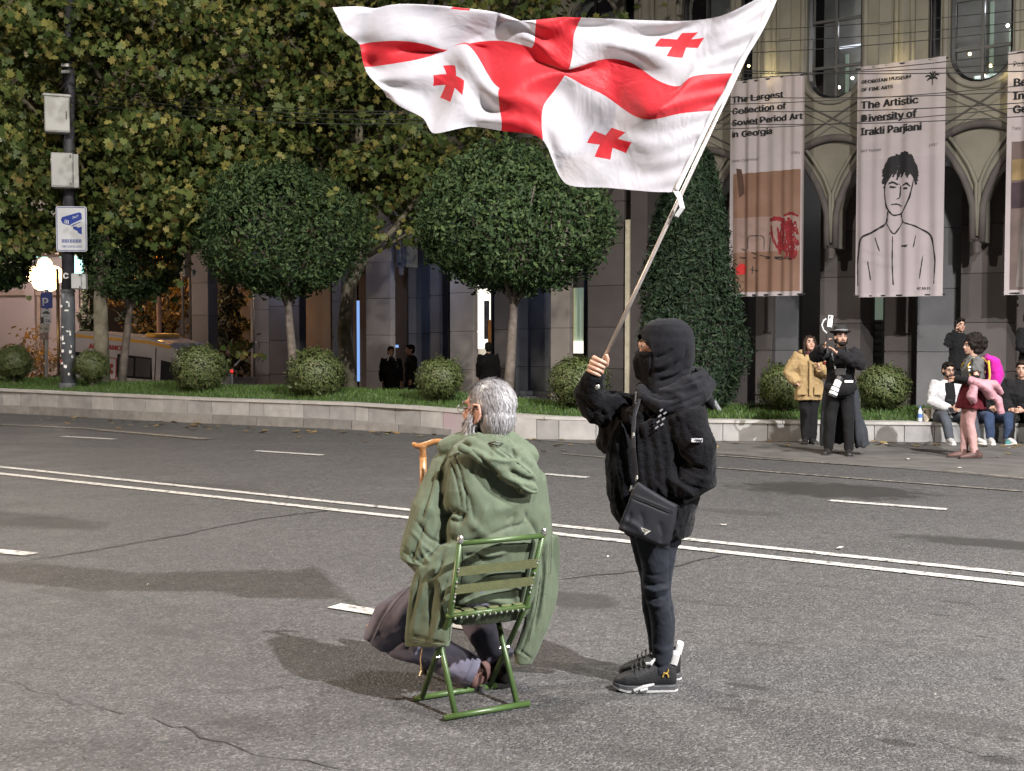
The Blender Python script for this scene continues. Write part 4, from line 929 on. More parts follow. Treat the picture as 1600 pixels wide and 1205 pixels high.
for pl in ([(W * .27, 1.05), (W * .27, 1.35), (W * .48, 1.33), (W * .48, 1.02)], [(W * .12, 1.1), (W * .5, .86), (W * .9, .84)], [(W * .1, .88), (W * .9, .8)], [(W * .55, .95), (W * .57, 1.3)], [(W * .3, .6), (W * .42, .55)], [(W * .32, .5), (W * .33, .68)]): ink_line(m, C, pl, .018, .013)
m.build('print', MAT_INK, e, recalc=False)
# banner with a line drawing (a plain bust in ink lines stands in for the drawing)
e, C, W, H = banner(1337, 1475, 106, 465, 'banner reading The Artistic Diversity with a black line drawing', 62)
for i, t in enumerate(('GEORGIAN MUSEUM', 'OF FINE ARTS')): btext(e, C, t, .10, H - .36 - i * .16, .135, .006, fit=W * (.56, .36)[i])
for i, t in enumerate(('The Artistic', 'Diversity of', 'Irakli Parjiani')): btext(e, C, t, .10, H - .88 - i * .275, .285, .013, fit=W * (.64, .62, .68)[i])
btext(e, C, 'Self Portrait', .10, H - 1.78, .11, 0, MAT_INKG); btext(e, C, '1987', W - .12, H - 1.78, .11, 0, MAT_INKG, 'RIGHT')
m = M()   # small emblem: a sprig of leaves over a stem
for sg in (-1, 1):
    for a0, l_ in ((20, .15), (60, .13), (-15, .11)): ink_line(m, C, [(W - .26, H - .42), (W - .26 + sg * l_ * .6 * math.cos(R(a0)), H - .42 + l_ * .8 * math.sin(R(a0)) + .04), (W - .26 + sg * l_ * math.cos(R(a0)), H - .42 + l_ * math.sin(R(a0)))], .035)
ink_line(m, C, [(W - .26, H - .55), (W - .26, H - .26)], .02); m.build('emblem', MAT_INK, e, recalc=False)
ink_patch(e, C, [(.1, .1), (W - .1, .1), (W - .1, H - 1.95), (.1, H - 1.95)], mat('pale_drawing_paper', (.50, .44, .46), .85, .05, 2, trans=.3), lift=.004)
cx, cz = W * .45, 2.25
gh = np.random.default_rng(8); hm_ = M()
for k in range(70):   # brushed strokes of dark hair
    a0 = gh.uniform(-.15, 1.15) * math.pi; r0 = gh.uniform(.15, .36); p0 = (cx + .14 + gh.normal(0, .07), cz + .55 + gh.normal(0, .05)); p2 = (cx + .11 + .36 * math.cos(a0), cz + .34 + r0 * math.sin(a0) - (.25 if abs(math.cos(a0)) > .75 else 0) * gh.random()); p1 = ((p0[0] + p2[0]) / 2 + .05 * math.cos(a0), (p0[1] + p2[1]) / 2 + .07)
    ink_line(hm_, C, [p0, p1, p2], gh.uniform(.04, .085))
for k in range(12): x_ = cx - .17 + k * .045; ink_line(hm_, C, [(x_ + .06, cz + .52), (x_ + .02, cz + .36), (x_ - .04 + gh.normal(0, .02), cz + .20 + gh.normal(0, .04))], .05)
hm_.build('print', MAT_INK, e, recalc=False)
ol = []
for pl, w in (([(cx - .27, cz + .2), (cx - .28, cz - .1), (cx - .2, cz - .42), (cx - .02, cz - .58), (cx + .14, cz - .52), (cx + .27, cz - .2), (cx + .29, cz + .2)], .026),
              ([(cx - .2, cz + .06), (cx - .12, cz + .1), (cx - .03, cz + .05)], .035), ([(cx + .08, cz + .05), (cx + .16, cz + .1), (cx + .24, cz + .05)], .035), ([(cx - .17, cz), (cx - .07, cz - .01)], .04), ([(cx + .1, cz - .01), (cx + .2, cz)], .04),
              ([(cx + .03, cz + .04), (cx + .05, cz - .2), (cx - .01, cz - .24)], .02), ([(cx - .09, cz - .36), (cx + .02, cz - .33), (cx + .12, cz - .37)], .024), ([(cx - .14, cz - .5), (cx - .16, cz - .72), (cx - .4, cz - .86), (cx - .72, cz - 1.0), (cx - .78, cz - 1.5), (cx - .76, cz - 2.0)], .026),
              ([(cx + .14, cz - .52), (cx + .17, cz - .72), (cx + .42, cz - .8), (cx + .78, cz - 1.0), (cx + .86, cz - 1.5), (cx + .84, cz - 2.0)], .026), ([(cx - .16, cz - .72), (cx, cz - .98), (cx + .17, cz - .72)], .022), ([(cx - .02, cz - 1.0), (cx - .02, cz - 1.5), (cx, cz - 2.0)], .02),
              ([(cx - .55, cz - 1.5), (cx - .48, cz - 1.9)], .02), ([(cx + .6, cz - 1.45), (cx + .54, cz - 1.9)], .02), ([(cx + .15, cz - 1.2), (cx + .28, cz - 1.22)], .03), ([(cx - .4, cz - 1.0), (cx - .3, cz - 1.3)], .016), ([(cx + .45, cz - 1.0), (cx + .4, cz - 1.25)], .016)):
    rot_ = lambda p: (cx + (p[0] - cx) * .985 + (p[1] - cz + .6) * .13 * (p[1] > cz - .62), p[1] - (p[0] - cx) * .16 * (p[1] > cz - .62))
    q_ = [rot_(p) for p in pl]; ink_line(m := M(), C, q_, w * 1.15); ol.append(m)
    q_ = [(p[0] + gh.normal(0, .018), p[1] + gh.normal(0, .018)) for p in q_]; ink_line(m := M(), C, q_, w * .55); ol.append(m)
m = M(); [m.add(q.v, q.f) for q in ol]; m.build('print', MAT_INK, e, recalc=False)
btext(e, C, '87.10.21', W * .72, .14, .085, .004)
# banner cut off by the photo edge
e, C, W, H = banner(1572, 1720, 82, 461, 'banner cut off by the photo edge, printed with a dark picture', 63)
btext(e, C, 'Pos', .09, H - .30, .2, .0, sq=.8)
for i, t in enumerate(('Be', 'Ind', 'Geo')): btext(e, C, t, .10, H - .68 - i * .26, .285, .013)
btext(e, C, 'Tato', .09, H - 1.52, .11, 0, MAT_INKG)
ink_patch(e, C, [(.09, .1), (W - .09, .1), (W - .09, H - 1.75), (.09, H - 1.75)], mat('dim_brown_print', (.16, .12, .11), .85, .3, 2, trans=.25)); ink_patch(e, C, [(.10, H - 2.1), (W - .09, H - 2.05), (W - .09, H - 2.5), (.10, H - 2.5)], mat('ochre_print', (.34, .24, .12), .85, .3, 3, trans=.25), lift=.01)
ink_patch(e, C, [(.10, H - 2.55), (W - .09, H - 2.5), (W - .09, H - 3.0), (.10, H - 3.05)], mat('plum_print', (.06, .04, .05), .85, .2, 3, trans=.25), lift=.01); ink_patch(e, C, [(.2, .15), (.6, .15), (.5, 1.4), (.3, 1.5)], mat('grey_print', (.22, .19, .18), .85, .2, 3, trans=.25), lift=.01)
# spot reflection of warm lamps is left to the light itself

# ------------------------------------------------------------------ overhead wires
MAT_WIRE = mat('black_cable', (.010, .010, .010), .6); MAT_WIREG = mat('steel_cable', (.025, .025, .027), .6)
WL = [((1000, 88, 20), (1760, 28, 14)), ((1000, 112, 20), (1760, 88, 14)), ((1000, 128, 19), (1760, 62, 13)), ((1000, 147, 19), (1760, 134, 14)), ((1000, 165, 20), (1760, 118, 15)), ((1000, 190, 19), (1760, 172, 14)), ((1000, 170, 18), (1760, 150, 13)), ((1040, 70, 22), (1760, 16, 16)), ((1000, 205, 20), (1760, 150, 15)), ((1000, 100, 18), (1760, 106, 12)), ((1040, 50, 22), (1760, -2, 16))]
WORD = ['topmost of them all'] + [w + ' from the top' for w in ('second', 'third', 'fourth', 'fifth')] + ['midmost of the eleven'] + [w + ' from the bottom' for w in ('fifth', 'fourth', 'third', 'second')] + ['lowest of them all']
for i, (a, b) in enumerate(WL):
    A, B = P(*a), P(*b); m = M(); m.tube([A + (B - A) * t - np.array([0, 0, .10 * math.sin(math.pi * t)]) for t in np.linspace(0, 1, 14)], .0062, 5)
    tag(m.build('overhead_wire', MAT_WIRE), 'thin dark cable strung before the museum banners, %s' % WORD[sorted(range(len(WL)), key=lambda q: sum(WL[q][k][1] for k in (0, 1))).index(i)], 'wire', 'overhead cables in front of the museum')
for i, (y0, y1, sg) in enumerate(((138, 175, .25), (146, 168, .3), (154, 190, .22), (160, 182, .32))):
    A, B = P(112, y0, 24.2), P(1000, y1 - 10, 18.5); m = M(); m.tube([A + (B - A) * t - np.array([0, 0, sg * math.sin(math.pi * t)]) for t in np.linspace(0, 1, 16)], .008, 5)
    tag(m.build('overhead_wire', MAT_WIREG if i % 2 else MAT_WIRE), 'cable from the grey pole through the plane leaves, ' + ('topmost of the four', 'second of the four from the top', 'third of the four from the top', 'lowest of the four')[i], 'wire', 'cables leaving the grey pole')
# ================================================================== LEFT SIDE: pole, signs, ambulance, far building
MAT_POLE = mat('grey_pole_paint', (.075, .082, .092), .55, .2, 6, .15, 40); MAT_POLED = mat('dark_pole_paint', (.045, .045, .055), .6, .25, 5)
MAT_BOXP = mat('light_grey_enamel', (.40, .41, .41), .45, .05, 3); MAT_STK = mat('torn_sticker', (.62, .62, .62), .8, .2, 30)
b = lawn_pt(106, .55); PY = b[1]
pole = empty('street_pole', b); tag(pole, 'grey street pole with torn stickers and cabinets on the lawn edge', 'pole')
def pp(px, py, dy=0): return P(px, py, PY + dy) - b
rb = 11 / F * PY; rt = 8 / F * PY
m = M(); m.tube([(0, 0, -.15), pp(106.5, 470), pp(106, 455)], [rb, rb * .93, rb * .9], 20); m.build('shaft', MAT_POLE, pole, smooth=True)
m = M(); m.tube([pp(106, 455), pp(108, 250), pp(110, -60)], [rb * .86, rb * .78, rt * .85], 20); m.build('upper_shaft', MAT_POLED, pole, smooth=True)
m = M(); m.tube([pp(106, 452.5), pp(106, 457)], rb * .99, 20); m.build('collar', MAT_POLE, pole)
m = M(); m.tube([(0, 0, -.1), (0, 0, .10)], rb * 1.25, 20); m.build('base_flange', MAT_POLE, pole)
g = np.random.default_rng(3)
for k in range(22):
    z = (np.array(pp(106, g.uniform(470, 590))))[2]; a = g.uniform(-2.6, -.5); r = rb * 1.0; w = g.uniform(.015, .06); h = g.uniform(.015, .07); q = M(); rws = []
    for i in range(5):
        aa = a + (i / 4 - .5) * w / r * 1.4; rws.append(((r + .004) * math.cos(aa), (r + .004) * math.sin(aa), z + h * (.8 + .4 * g.random()))); rws.append(((r + .004) * math.cos(aa), (r + .004) * math.sin(aa), z - h * .3 * g.random()))
    q.add(rws, [(2 * i, 2 * i + 1, 2 * i + 3, 2 * i + 2) for i in range(4)]); q.build('sticker', MAT_STK, pole)
lettering('C', .22, MAT_STK, pole, pp(103, 436) + [0, -rb - .01, 0], (1, 0, 0), (0, 0, 1), .012)
lettering('3', .14, mat('sticker_ink', (.2, .03, .03), .8), pole, pp(97.5, 567) + [0, -rb - .012, 0], (1, 0, 0), (0, 0, 1), .008)
def cabinet(name, xl, xr, yt, yb, lb, lid, rz=R(22), corner=None):
    dY = PY - rb - .14; A = P((xl + xr) / 2, yb, dY); W = (xr - xl) / F * dY; H = (yb - yt) / F * dY; w = W * .78; d = .30
    e = empty(name, A, rz); tag(e, lb, 'cabinet', 'cabinets on the grey pole'); m = M(); m.box((0, .0, H / 2), (w, d, H), bev=.012); m.build('body', MAT_BOXP, e)
    m = M(); m.box((0, -d / 2 - .008, H / 2), (w * .94, .016, H * .93), bev=.006); dr = m.build('door', MAT_BOXP, e)
    if lid:
        m = M(); m.box((0, 0, H + .03), (w * 1.12, d * 1.15, .055), bev=.015); m.build('lid', MAT_BOXP, e); m = M(); m.box((w * .36, -d / 2 - .022, H * .48), (.025, .012, H * .22)); m.build('handle', MAT_FIX, dr)
    else:
        for z in (.1, .9): m = M(); m.box((w * .40, -d / 2 - .02, H * z), (.03, .015, .05)); m.build('hinge', MAT_POLE, dr)
        m = M(); m.box((w * .62, .04, H * .5), (.10, .2, H * .98), bev=.006); m.build('side_channel', MAT_BOXP, e)
    m = M()
    for z in (.25, .75): m.box((0, d / 2 + .03, H * z), (w * .5, .06, .04))
    m.build('bracket', MAT_POLE, e)
cabinet('control_cabinet', 66, 113, 154, 208, 'upper light grey cabinet with a lid and black handle', True)
cabinet('junction_cabinet', 78, 119, 241, 294, 'lower light grey cabinet without lid, above the camera sign', False, R(14))
cabinet('small_box', 112, 131, 428, 452, 'small pale box clamped low on the grey pole', False, R(8))
# cable clamps above the upper cabinet
m = M()
for k in range(5): q = pp(100 + 2 * k, 118 + 7 * k); m.tube([q + [0, -rb - .02, 0], q + [.10, -rb - .05, -.10], q + [-.05, -rb - .04, -.25]], .012, 5)
m.build('cable_loops', MAT_WIREG, pole)
for z in (105, 115): m = M(); m.box(pp(107, z) + [0, -rb - .02, 0], (.16, .05, .06)); m.build('clamp', MAT_STK, pole)
# camera sign
SY = PY - rb - .05; c = P(112, 358, SY); e = empty('camera_sign', c, R(4)); tag(e, 'white video surveillance sign with a blue camera on the grey pole', 'sign')
W, H = 47 / F * SY, 70 / F * SY; MAT_SW = mat('sign_white', (.56, .58, .62), .45, .04, 3); MAT_SB = mat('sign_blue', (.02, .045, .27), .5, .08, 3)
def rrect(w, h, r, n=5): return [(sx * (w / 2 - r) + r * math.cos(a), sz * (h / 2 - r) + r * math.sin(a)) for sx, sz, a0 in ((1, 1, 0), (-1, 1, 90), (-1, -1, 180), (1, -1, 270)) for a in [R(a0 + 90 * k / n) for k in range(n + 1)]]
X, Y_, Z = (1, 0, 0), (0, 1, 0), (0, 0, 1)
m = M(); m.prism(rrect(W, H, .05), (0, -.012, 0), X, Z, (0, .012, 0)); m.build('plate', MAT_SW, e)
def frame_ring(w, h, r, t, y, mt, par, name='border'):
    o_, i_ = rrect(w, h, r), rrect(w - 2 * t, h - 2 * t, max(.005, r - t)); m = M(); n = len(o_); m.add([(p[0], y, p[1]) for p in o_] + [(p[0], y, p[1]) for p in i_], [(k, (k + 1) % n, n + (k + 1) % n, n + k) for k in range(n)]); return m.build(name, mt, par, recalc=False)
frame_ring(W * .95, H * .965, .045, .012, -.016, MAT_SB, e)
def flat(poly, mt, par, y=-.017, name='pictogram'): m = M(); m.add([(p[0] * W, y, p[1] * H) for p in poly], [tuple(range(len(poly)))]); return m.build(name, mt, par, recalc=False)
flat([(-.34, .20), (-.30, .26), (.26, .37), (.33, .345), (.345, .22), (-.02, .10), (-.06, .08), (-.28, .12)], MAT_SB, e)
flat([(-.24, .135), (-.20, .205), (-.08, .185), (-.09, .10)], MAT_SW, e, -.019); flat([(-.22, .145), (-.19, .19), (-.11, .175), (-.115, .115)], MAT_SB, e, -.021); flat([(-.19, .15), (-.17, .17), (-.13, .165), (-.14, .13)], MAT_SW, e, -.023)
flat([(-.04, .085), (.33, .20), (.33, .17), (.0, .065)], MAT_SW, e, -.019); flat([(.05, .05), (.06, .0), (.19, -.045), (.22, -.09), (.335, -.12), (.335, .05), (.2, .03), (.17, .055)], MAT_SB, e); flat([(.0, .08), (.30, .165), (.30, .15), (.01, .06)], MAT_SB, e, -.02)
lettering('24/7', .085, MAT_SW, e, (.03 * W, -.0205, .225 * H), (math.cos(R(16)), 0, math.sin(R(16))), Z, .002)
lettering('ვიდეო კონტროლი', .092, MAT_SB, e, (0, -.018, -.29 * H), X, Z, .001, 'CENTER', sq=.72); lettering('VIDEO SURVEILLANCE', .085, MAT_SB, e, (0, -.018, -.41 * H), X, Z, 0, 'CENTER', sq=.62)
m = M(); [m.box((0, .03, z), (.14, .05, .03)) for z in (-.3, .3)]; m.build('bracket', MAT_POLE, e)

# parking sign post
Yp = 33.5; bp_ = P(70, 600, Yp); gz = back_z(bp_[0]); e = empty('parking_sign', (bp_[0], Yp, gz)); tag(e, 'blue parking sign with four small plates on a pale post', 'sign'); o = np.array([bp_[0], Yp, gz])
m = M(); m.tube([(0, .06, 0), P(72, 452, Yp) - o + [0, .06, 0]], .05, 10); m.build('post', mat('galvanised_post', (.34, .36, .38), .4, .1, 4, metal=.5), e)
def plate(xc, yt, yb, w, mt, name='plate'):
    a, z = P(xc, (yt + yb) / 2, Yp) - o, (yb - yt) / F * Yp; m = M(); m.prism([(p[0], p[1]) for p in rrect(w / F * Yp, z, .03)], a + [0, -.01, 0], X, Z, (0, .012, 0)); return m.build(name, mt, e), a, z
pl, a, z = plate(73, 457, 482, 18, mat('parking_blue', (.015, .03, .22), .5)); lettering('P', .42, MAT_SW, pl, a + [-.13, -.014, -.15], X, Z, .012)
MAT_PLW = mat('plate_white', (.42, .43, .44), .5)
pl, a, z = plate(72, 484, 494, 16, MAT_PLW); m = M(); m.prism([(-.1, -.03), (-.1, .01), (-.05, .02), (-.03, .05), (.05, .05), (.08, .015), (.11, .0), (.11, -.03)], a + [0, -.015, 0], X, Z, (0, .002, 0)); m.build('pictogram', MAT_FIX, pl)
pl, a, z = plate(72, 495, 506, 17, MAT_PLW); lettering('24', .16, MAT_FIX, pl, a + [-.02, -.014, -.055], X, Z, .004)
m = M(); m.prism([(-.155, -.09), (-.155, .09), (-.06, .09), (-.06, -.09)], a + [0, -.014, 0], X, Z, (0, .002, 0)); m.build('pictogram', MAT_FIX, pl)
pl, a, z = plate(70, 507, 519, 16, mat('plate_cream', (.36, .33, .28), .5)); lettering('0-24', .12, MAT_FIX, pl, a + [-.13, -.014, -.04], X, Z, .003)
pl, a, z = plate(69, 520, 531, 13, mat('plate_brown', (.20, .13, .11), .5)); lettering('P', .1, MAT_PLW, pl, a + [-.03, -.014, -.035], X, Z, .003)

# far pink-lit building with pilasters
MAT_FAR = mat('far_plaster', (.50, .42, .39), .85, .08, .4, .2, 8); MAT_FARM = mat('far_moulding', (.42, .33, .26), .8)
e = empty('pale_building', P(60, 600, 48)); tag(e, 'pale pink plastered building with pilasters far behind the parking signs', 'building'); o = np.array(e.location); YB = 48
def fb(xa, xb, ya, yb, dy, d, name, mt):
    A, B = P(xa, yb, YB), P(xb, ya, YB); m = M(); m.box(((A[0] + B[0]) / 2 - o[0], dy - d / 2, (A[2] + B[2]) / 2 - o[2]), (B[0] - A[0], d, B[2] - A[2])); return m.build(name, mt, e)
fb(-260, 158, 300, 640, 6, 6, 'wall', MAT_FAR)
for xa, xb in ((48, 58), (118, 127), (133, 140), (-30, -20)): fb(xa, xb, 395, 620, 0, .35, 'pilaster', MAT_FAR)
for ya, yb, d in ((455, 462, .25), (388, 396, .5), (560, 566, .2)): fb(-260, 158, ya, yb, 0, d, 'cornice', MAT_FARM)
fb(60, 64, 462, 600, 0, .12, 'moulding', MAT_FARM); fb(-14, 46, 470, 560, 0, .06, 'panel', MAT_FAR)
# glowing canopy and lantern lamps
MAT_TEAL = emis('teal_lit_glass', (.42, .95, .80), 1.15); MAT_GLOBE = emis('lantern_globe', (1.0, .62, .30), 11)
e = empty('lit_canopy', P(60, 384, 46)); tag(e, 'teal glowing glass canopy seen through leaves beside the grey pole', 'canopy')
m = M(); n = 9
for k in range(n):
    a0, a1 = math.pi * k / n, math.pi * (k + 1) / n; r = .78; m = M(); m.prism([(r * math.cos(a0) * 1.25, r * math.sin(a0) * .75 - .2), (r * math.cos(a1) * 1.25, r * math.sin(a1) * .75 - .2), (.25 * math.cos(a1), -.2 + .1 * math.sin(a1)), (.25 * math.cos(a0), -.2 + .1 * math.sin(a0))], (0, 0, 0), X, Z, (0, 1.6, -.15)); m.build('pane', MAT_TEAL, e)
m = M(); m.box((0, .8, -.28), (2.3, 1.7, .1)); m.build('frame', MAT_FARM, e)
e = empty('lit_panel_sign', P(121, 420, 46)); tag(e, 'teal glowing panel right behind the grey pole', 'light'); m = M(); m.box((0, 0, 0), (.5, .1, 1.0), bev=.03); m.build('panel', MAT_TEAL, e); m = M(); m.box((0, .07, 0), (.6, .08, 1.1)); m.build('casing', MAT_FARM, e)
Yl = 39; b_ = P(70, 610, Yl); gz = back_z(b_[0]); e = empty('street_lantern', (b_[0], Yl, gz)); o = np.array([b_[0], Yl, gz]); tag(e, 'blazing cluster of lantern globes on a post above the parking sign', 'lamp')
m = M(); m.tube([(0, 0, 0), (0, 0, 1), P(70, 440, Yl) - o], [.1, .06, .05], 10); m.build('post', MAT_FIX, e)
for px, py, r in ((70, 414, .24), (56, 430, .30), (85, 430, .30), (64, 441, .28), (78, 442, .28)):
    q = P(px, py, Yl) - o; m = M(); m.ell(q, r, n=12, m=8); m.build('globe', MAT_GLOBE, e, smooth=True); m = M(); m.tube([P(70, 447, Yl) - o, q - [0, 0, r]], .025, 6); m.build('arm', MAT_FIX, e)
lamp('lantern_light', P(70, 432, 38.0), 900, (1, .76, .62), .5); lamp('lantern_light', P(20, 400, 44), 420, (1, .80, .78), .5)
for px, py, Y, s in ((281, 315, 38, .09), (293, 372, 38, .10)):
    q = P(px, py, Y); e = empty('amber_lamp', q); tag(e, 'small amber lamp glowing %s the amber tree' % ('high above' if py < 340 else 'low beside'), 'lamp'); m = M(); m.ell((0, 0, 0), s * (1.0 if py < 340 else 1.3), n=10, m=8); m.build('globe', emis('amber_globe', (1, .45, .12), 14), e); m = M(); m.tube([(0, 0, -.05), (.05, 0, -.2), (.05, .1, back_z(q[0]) - q[2])], .04, 6); m.build('post', MAT_FIX, e)
lamp('amber_light', P(262, 420, 38.6), 150, (1, .48, .10), .15); lamp('amber_light', P(520, 450, 40), 75, (1, .42, .10), .15); lamp('amber_light', P(420, 500, 40), 70, (1, .42, .10), .15); lamp('amber_light', P(60, 520, 35.0), 75, (1, .55, .16), .15)
# slim posts
for px, w, yt, Y, lb, mt in ((92.5, 5, 420, 36, 'thin dark post close behind the grey street pole', MAT_FIX), (250, 8, 460, 36.5, 'reddish lit post behind the ambulance', mat('rusty_post', (.30, .17, .11), .8))):
    q = P(px, 600, Y); gz = back_z(q[0]); m = M(); m.tube([(q[0], Y, gz), (q[0], Y, P(px, yt, Y)[2])], w / F * Y / 2, 10); o_ = m.build('post', mt); o_.name = 'slim_post'; tag(o_, lb, 'post')
# low wall, barrier and road flare by the porch
q = P(362, 580, 32); e = empty('barrier', (q[0], 32, back_z(q[0]))); tag(e, 'small red-topped barrier post with a pale leg by the porch', 'barrier'); z0 = -back_z(q[0]); h_ = q[2] - back_z(q[0]); m = M(); m.tube([(0, 0, 0), (0, 0, h_ - .08)], .03, 8); m.build('leg', MAT_BOXP, e); m = M(); m.box((0, 0, h_), (.09, .06, .10), bev=.02); m.build('reflector', emis('glowing_red_reflector', (1, .05, .05), .7), e)  # reflected shine put in as the reflector's own glow
m = M(); m.tube([P(366, 572, 32.2) - np.array(e.location), P(392, 545, 32.5) - np.array(e.location)], .03, 6); m.build('boom', MAT_BOXP, e)
a_, b2 = P(338, 590, 33), P(397, 590, 33); m = M(); m.box(((a_[0] + b2[0]) / 2, 33, back_z(a_[0]) + .3), (b2[0] - a_[0], .3, P(360, 577, 33)[2] * 2 * 0 + (P(360, 577, 33)[2] - back_z(a_[0])) * 1.0 + .2)); tag(m.build('low_wall', MAT_PALE[0]), 'low grey wall beside the porch with an amber-lit top', 'wall')

# ------------------------------------------------------------------ ambulance
MAT_AMB = mat('ambulance_white', (.46, .40, .385), .35, .05, 2); MAT_ORG = mat('orange_stripe', (.60, .30, .05), .45); MAT_TXR = mat('red_letters', (.34, .03, .03), .5); MAT_TYRE = mat('tyre', (.015, .015, .015), .85)
Ya = 33.0; a0 = P(262, 590, Ya); e = empty('ambulance', (a0[0] + 1.92, Ya, back_z(a0[0]) - .08)); e.rotation_euler = (0, R(3.5), R(-14)); tag(e, 'white ambulance with orange roof edge parked behind the lawn', 'ambulance')
prof = [(0, .45), (0, .85), (-.25, 1.02), (-.75, 1.15), (-1.25, 1.78), (-1.65, 2.05), (-2.3, 2.16), (-4.6, 2.2), (-4.75, 2.1), (-4.8, .45)]
HW = .98
def aprism(poly, y0, y1, name, mt, par=e): m = M(); m.prism(poly, (0, y0, 0), X, Z, (0, y1 - y0, 0)); return m.build(name, mt, par)
m = M(); rings = []
for y, sc in ((-HW, .0), (-HW + .02, .0), (-HW, 0)): pass
body = M(); cen = np.array([-2.5, 1.25])
for y, k in ((-HW + .10, .955), (-HW + .02, .985), (-HW, 1.0 - .03), ): pass
R_ = []
for y, k in ((-HW, .965), (-HW + .035, .99), (-HW + .12, 1.0), (HW - .12, 1.0), (HW - .035, .99), (HW, .965)): R_.append([np.array([cen[0] + (p[0] - cen[0]) * k, y, cen[1] + (p[1] - cen[1]) * k]) for p in prof])
body.loft(R_); bo = body.build('body', MAT_AMB, e)
YS = -HW - .006
aprism([(-1.55, 1.98), (-2.3, 2.09), (-4.6, 2.13), (-4.6, 2.05), (-2.3, 2.0), (-1.6, 1.9)], YS - .008, YS + .05, 'roof_stripe', MAT_ORG)
aprism([(-.25, .78), (-4.7, .78), (-4.7, .70), (-.2, .70)], YS - .008, YS + .02, 'side_stripe', MAT_ORG)
w = aprism([(-2.1, 1.02), (-2.15, 1.62), (-3.2, 1.66), (-3.2, 1.02)], YS - .01, YS + .03, 'window', MAT_WFR)
for xa, xb in ((-2.16, -2.62), (-2.68, -3.14)): aprism([(xa, 1.08), (xa, 1.57), (xb, 1.6), (xb, 1.08)], YS - .016, YS - .008, 'pane', glass_mat('van_glass', (.10, .085, .09), .12), w)
d = aprism([(-.95, .95), (-1.35, 1.5), (-1.85, 1.58), (-1.85, .95)], YS - .01, YS + .03, 'cab_window', MAT_WFR); aprism([(-1.02, 1.0), (-1.38, 1.45), (-1.79, 1.52), (-1.79, 1.0)], YS - .016, YS - .008, 'pane', glass_mat('cab_glass', (.03, .028, .03)), d)
w = aprism([(-4.0, 1.02), (-4.0, 1.62), (-4.6, 1.64), (-4.6, 1.02)], YS - .01, YS + .03, 'window', MAT_WFR); aprism([(-4.05, 1.08), (-4.05, 1.57), (-4.55, 1.58), (-4.55, 1.08)], YS - .016, YS - .008, 'pane', glass_mat('van_glass', (.02, .02, .02)), w)
m = M(); m.add([(-.76, -HW * .82, 1.165), (-.76, HW * .82, 1.165), (-1.22, HW * .8, 1.77), (-1.22, -HW * .8, 1.77)], [(0, 1, 2, 3)]); m.v = [(x + .012, y, z + .012) for x, y, z in m.v]; m.build('windscreen', MAT_DARKGL, e)
m = M(); m.box((-2.02, YS - .01, 1.2), (.012, .02, 1.4)); m.build('door_seam', MAT_FIX, e); m = M(); m.box((-1.98, YS - .02, .98), (.16, .04, .04)); m.build('handle', MAT_FIX, e)
m = M(); m.box((-.98, YS - .14, 1.12), (.12, .22, .24), bev=.03); m.build('mirror', MAT_FIX, e); m = M(); m.box((-.04, -HW * .72, .82), (.16, .3, .2), bev=.04); m.build('headlight', MAT_BOXP, e)
m = M(); m.box((-2.4, 0, 2.22), (.35, 1.4, .12), bev=.04); m.build('beacon_bar', MAT_ORG, e)
lettering('AMBULANCE', .26, MAT_TXR, e, (-4.1, YS - .012, 1.76), X, Z, .008, sq=.95)
frame_ring(.62, .62, .04, .025, 0, MAT_TXR, e, 'emblem_border').location = (-3.52, YS - .012, 1.24)
m = M()
for k in range(3): a = R(90 + 60 * k); u_ = np.array([math.cos(a), 0, math.sin(a)]); v_ = np.array([-math.sin(a), 0, math.cos(a)]); m.add([u_ * .22 - v_ * .05 + [0, -.001 * k, 0], u_ * .22 + v_ * .05 + [0, -.001 * k, 0], -u_ * .22 + v_ * .05 + [0, -.001 * k, 0], -u_ * .22 - v_ * .05 + [0, -.001 * k, 0]], [(0, 1, 2, 3)])
o_ = m.build('emblem', MAT_TXR, e, recalc=False); o_.location = (-3.52, YS - .014, 1.24)
m = M(); m.tube([(0, 0, -.1), (0, 0, .1)], .014, 6); m.box((0, 0, 0), (.02, .002, .22)); o_ = m.build('emblem_staff', MAT_AMB, e); o_.location = (-3.52, YS - .018, 1.24)
for x in (-.95, -3.9):
    for y in (-HW + .1, HW - .1):
        m = M(); m.tube([(x, y - .1, .33), (x, y + .1, .33)], .34, 22); t = m.build('wheel', MAT_TYRE, e); m = M(); m.tube([(x, y - .11, .33), (x, y + .11, .33)], .2, 16); m.build('rim', MAT_BOXP, t)
# garden prop behind the yew
q = M(); Ys = lawn_pt(1105, .5)[1]; q.tube([P(1078, 571, Ys), P(1092, 573, Ys), P(1108, 578, Ys)], .018, 7); q.tube([P(1096, 588, Ys), P(1108, 612, Ys), P(1125, 643, Ys)], [.03, .034, .036], 8); q.tube([P(1092, 573, Ys), P(1096, 588, Ys)], .016, 6)
tag(q.build('plant_prop', mat('grey_metal', (.30, .31, .32), .4, metal=.4)), 'bent grey metal prop stuck in the lawn beside the yew', 'prop')
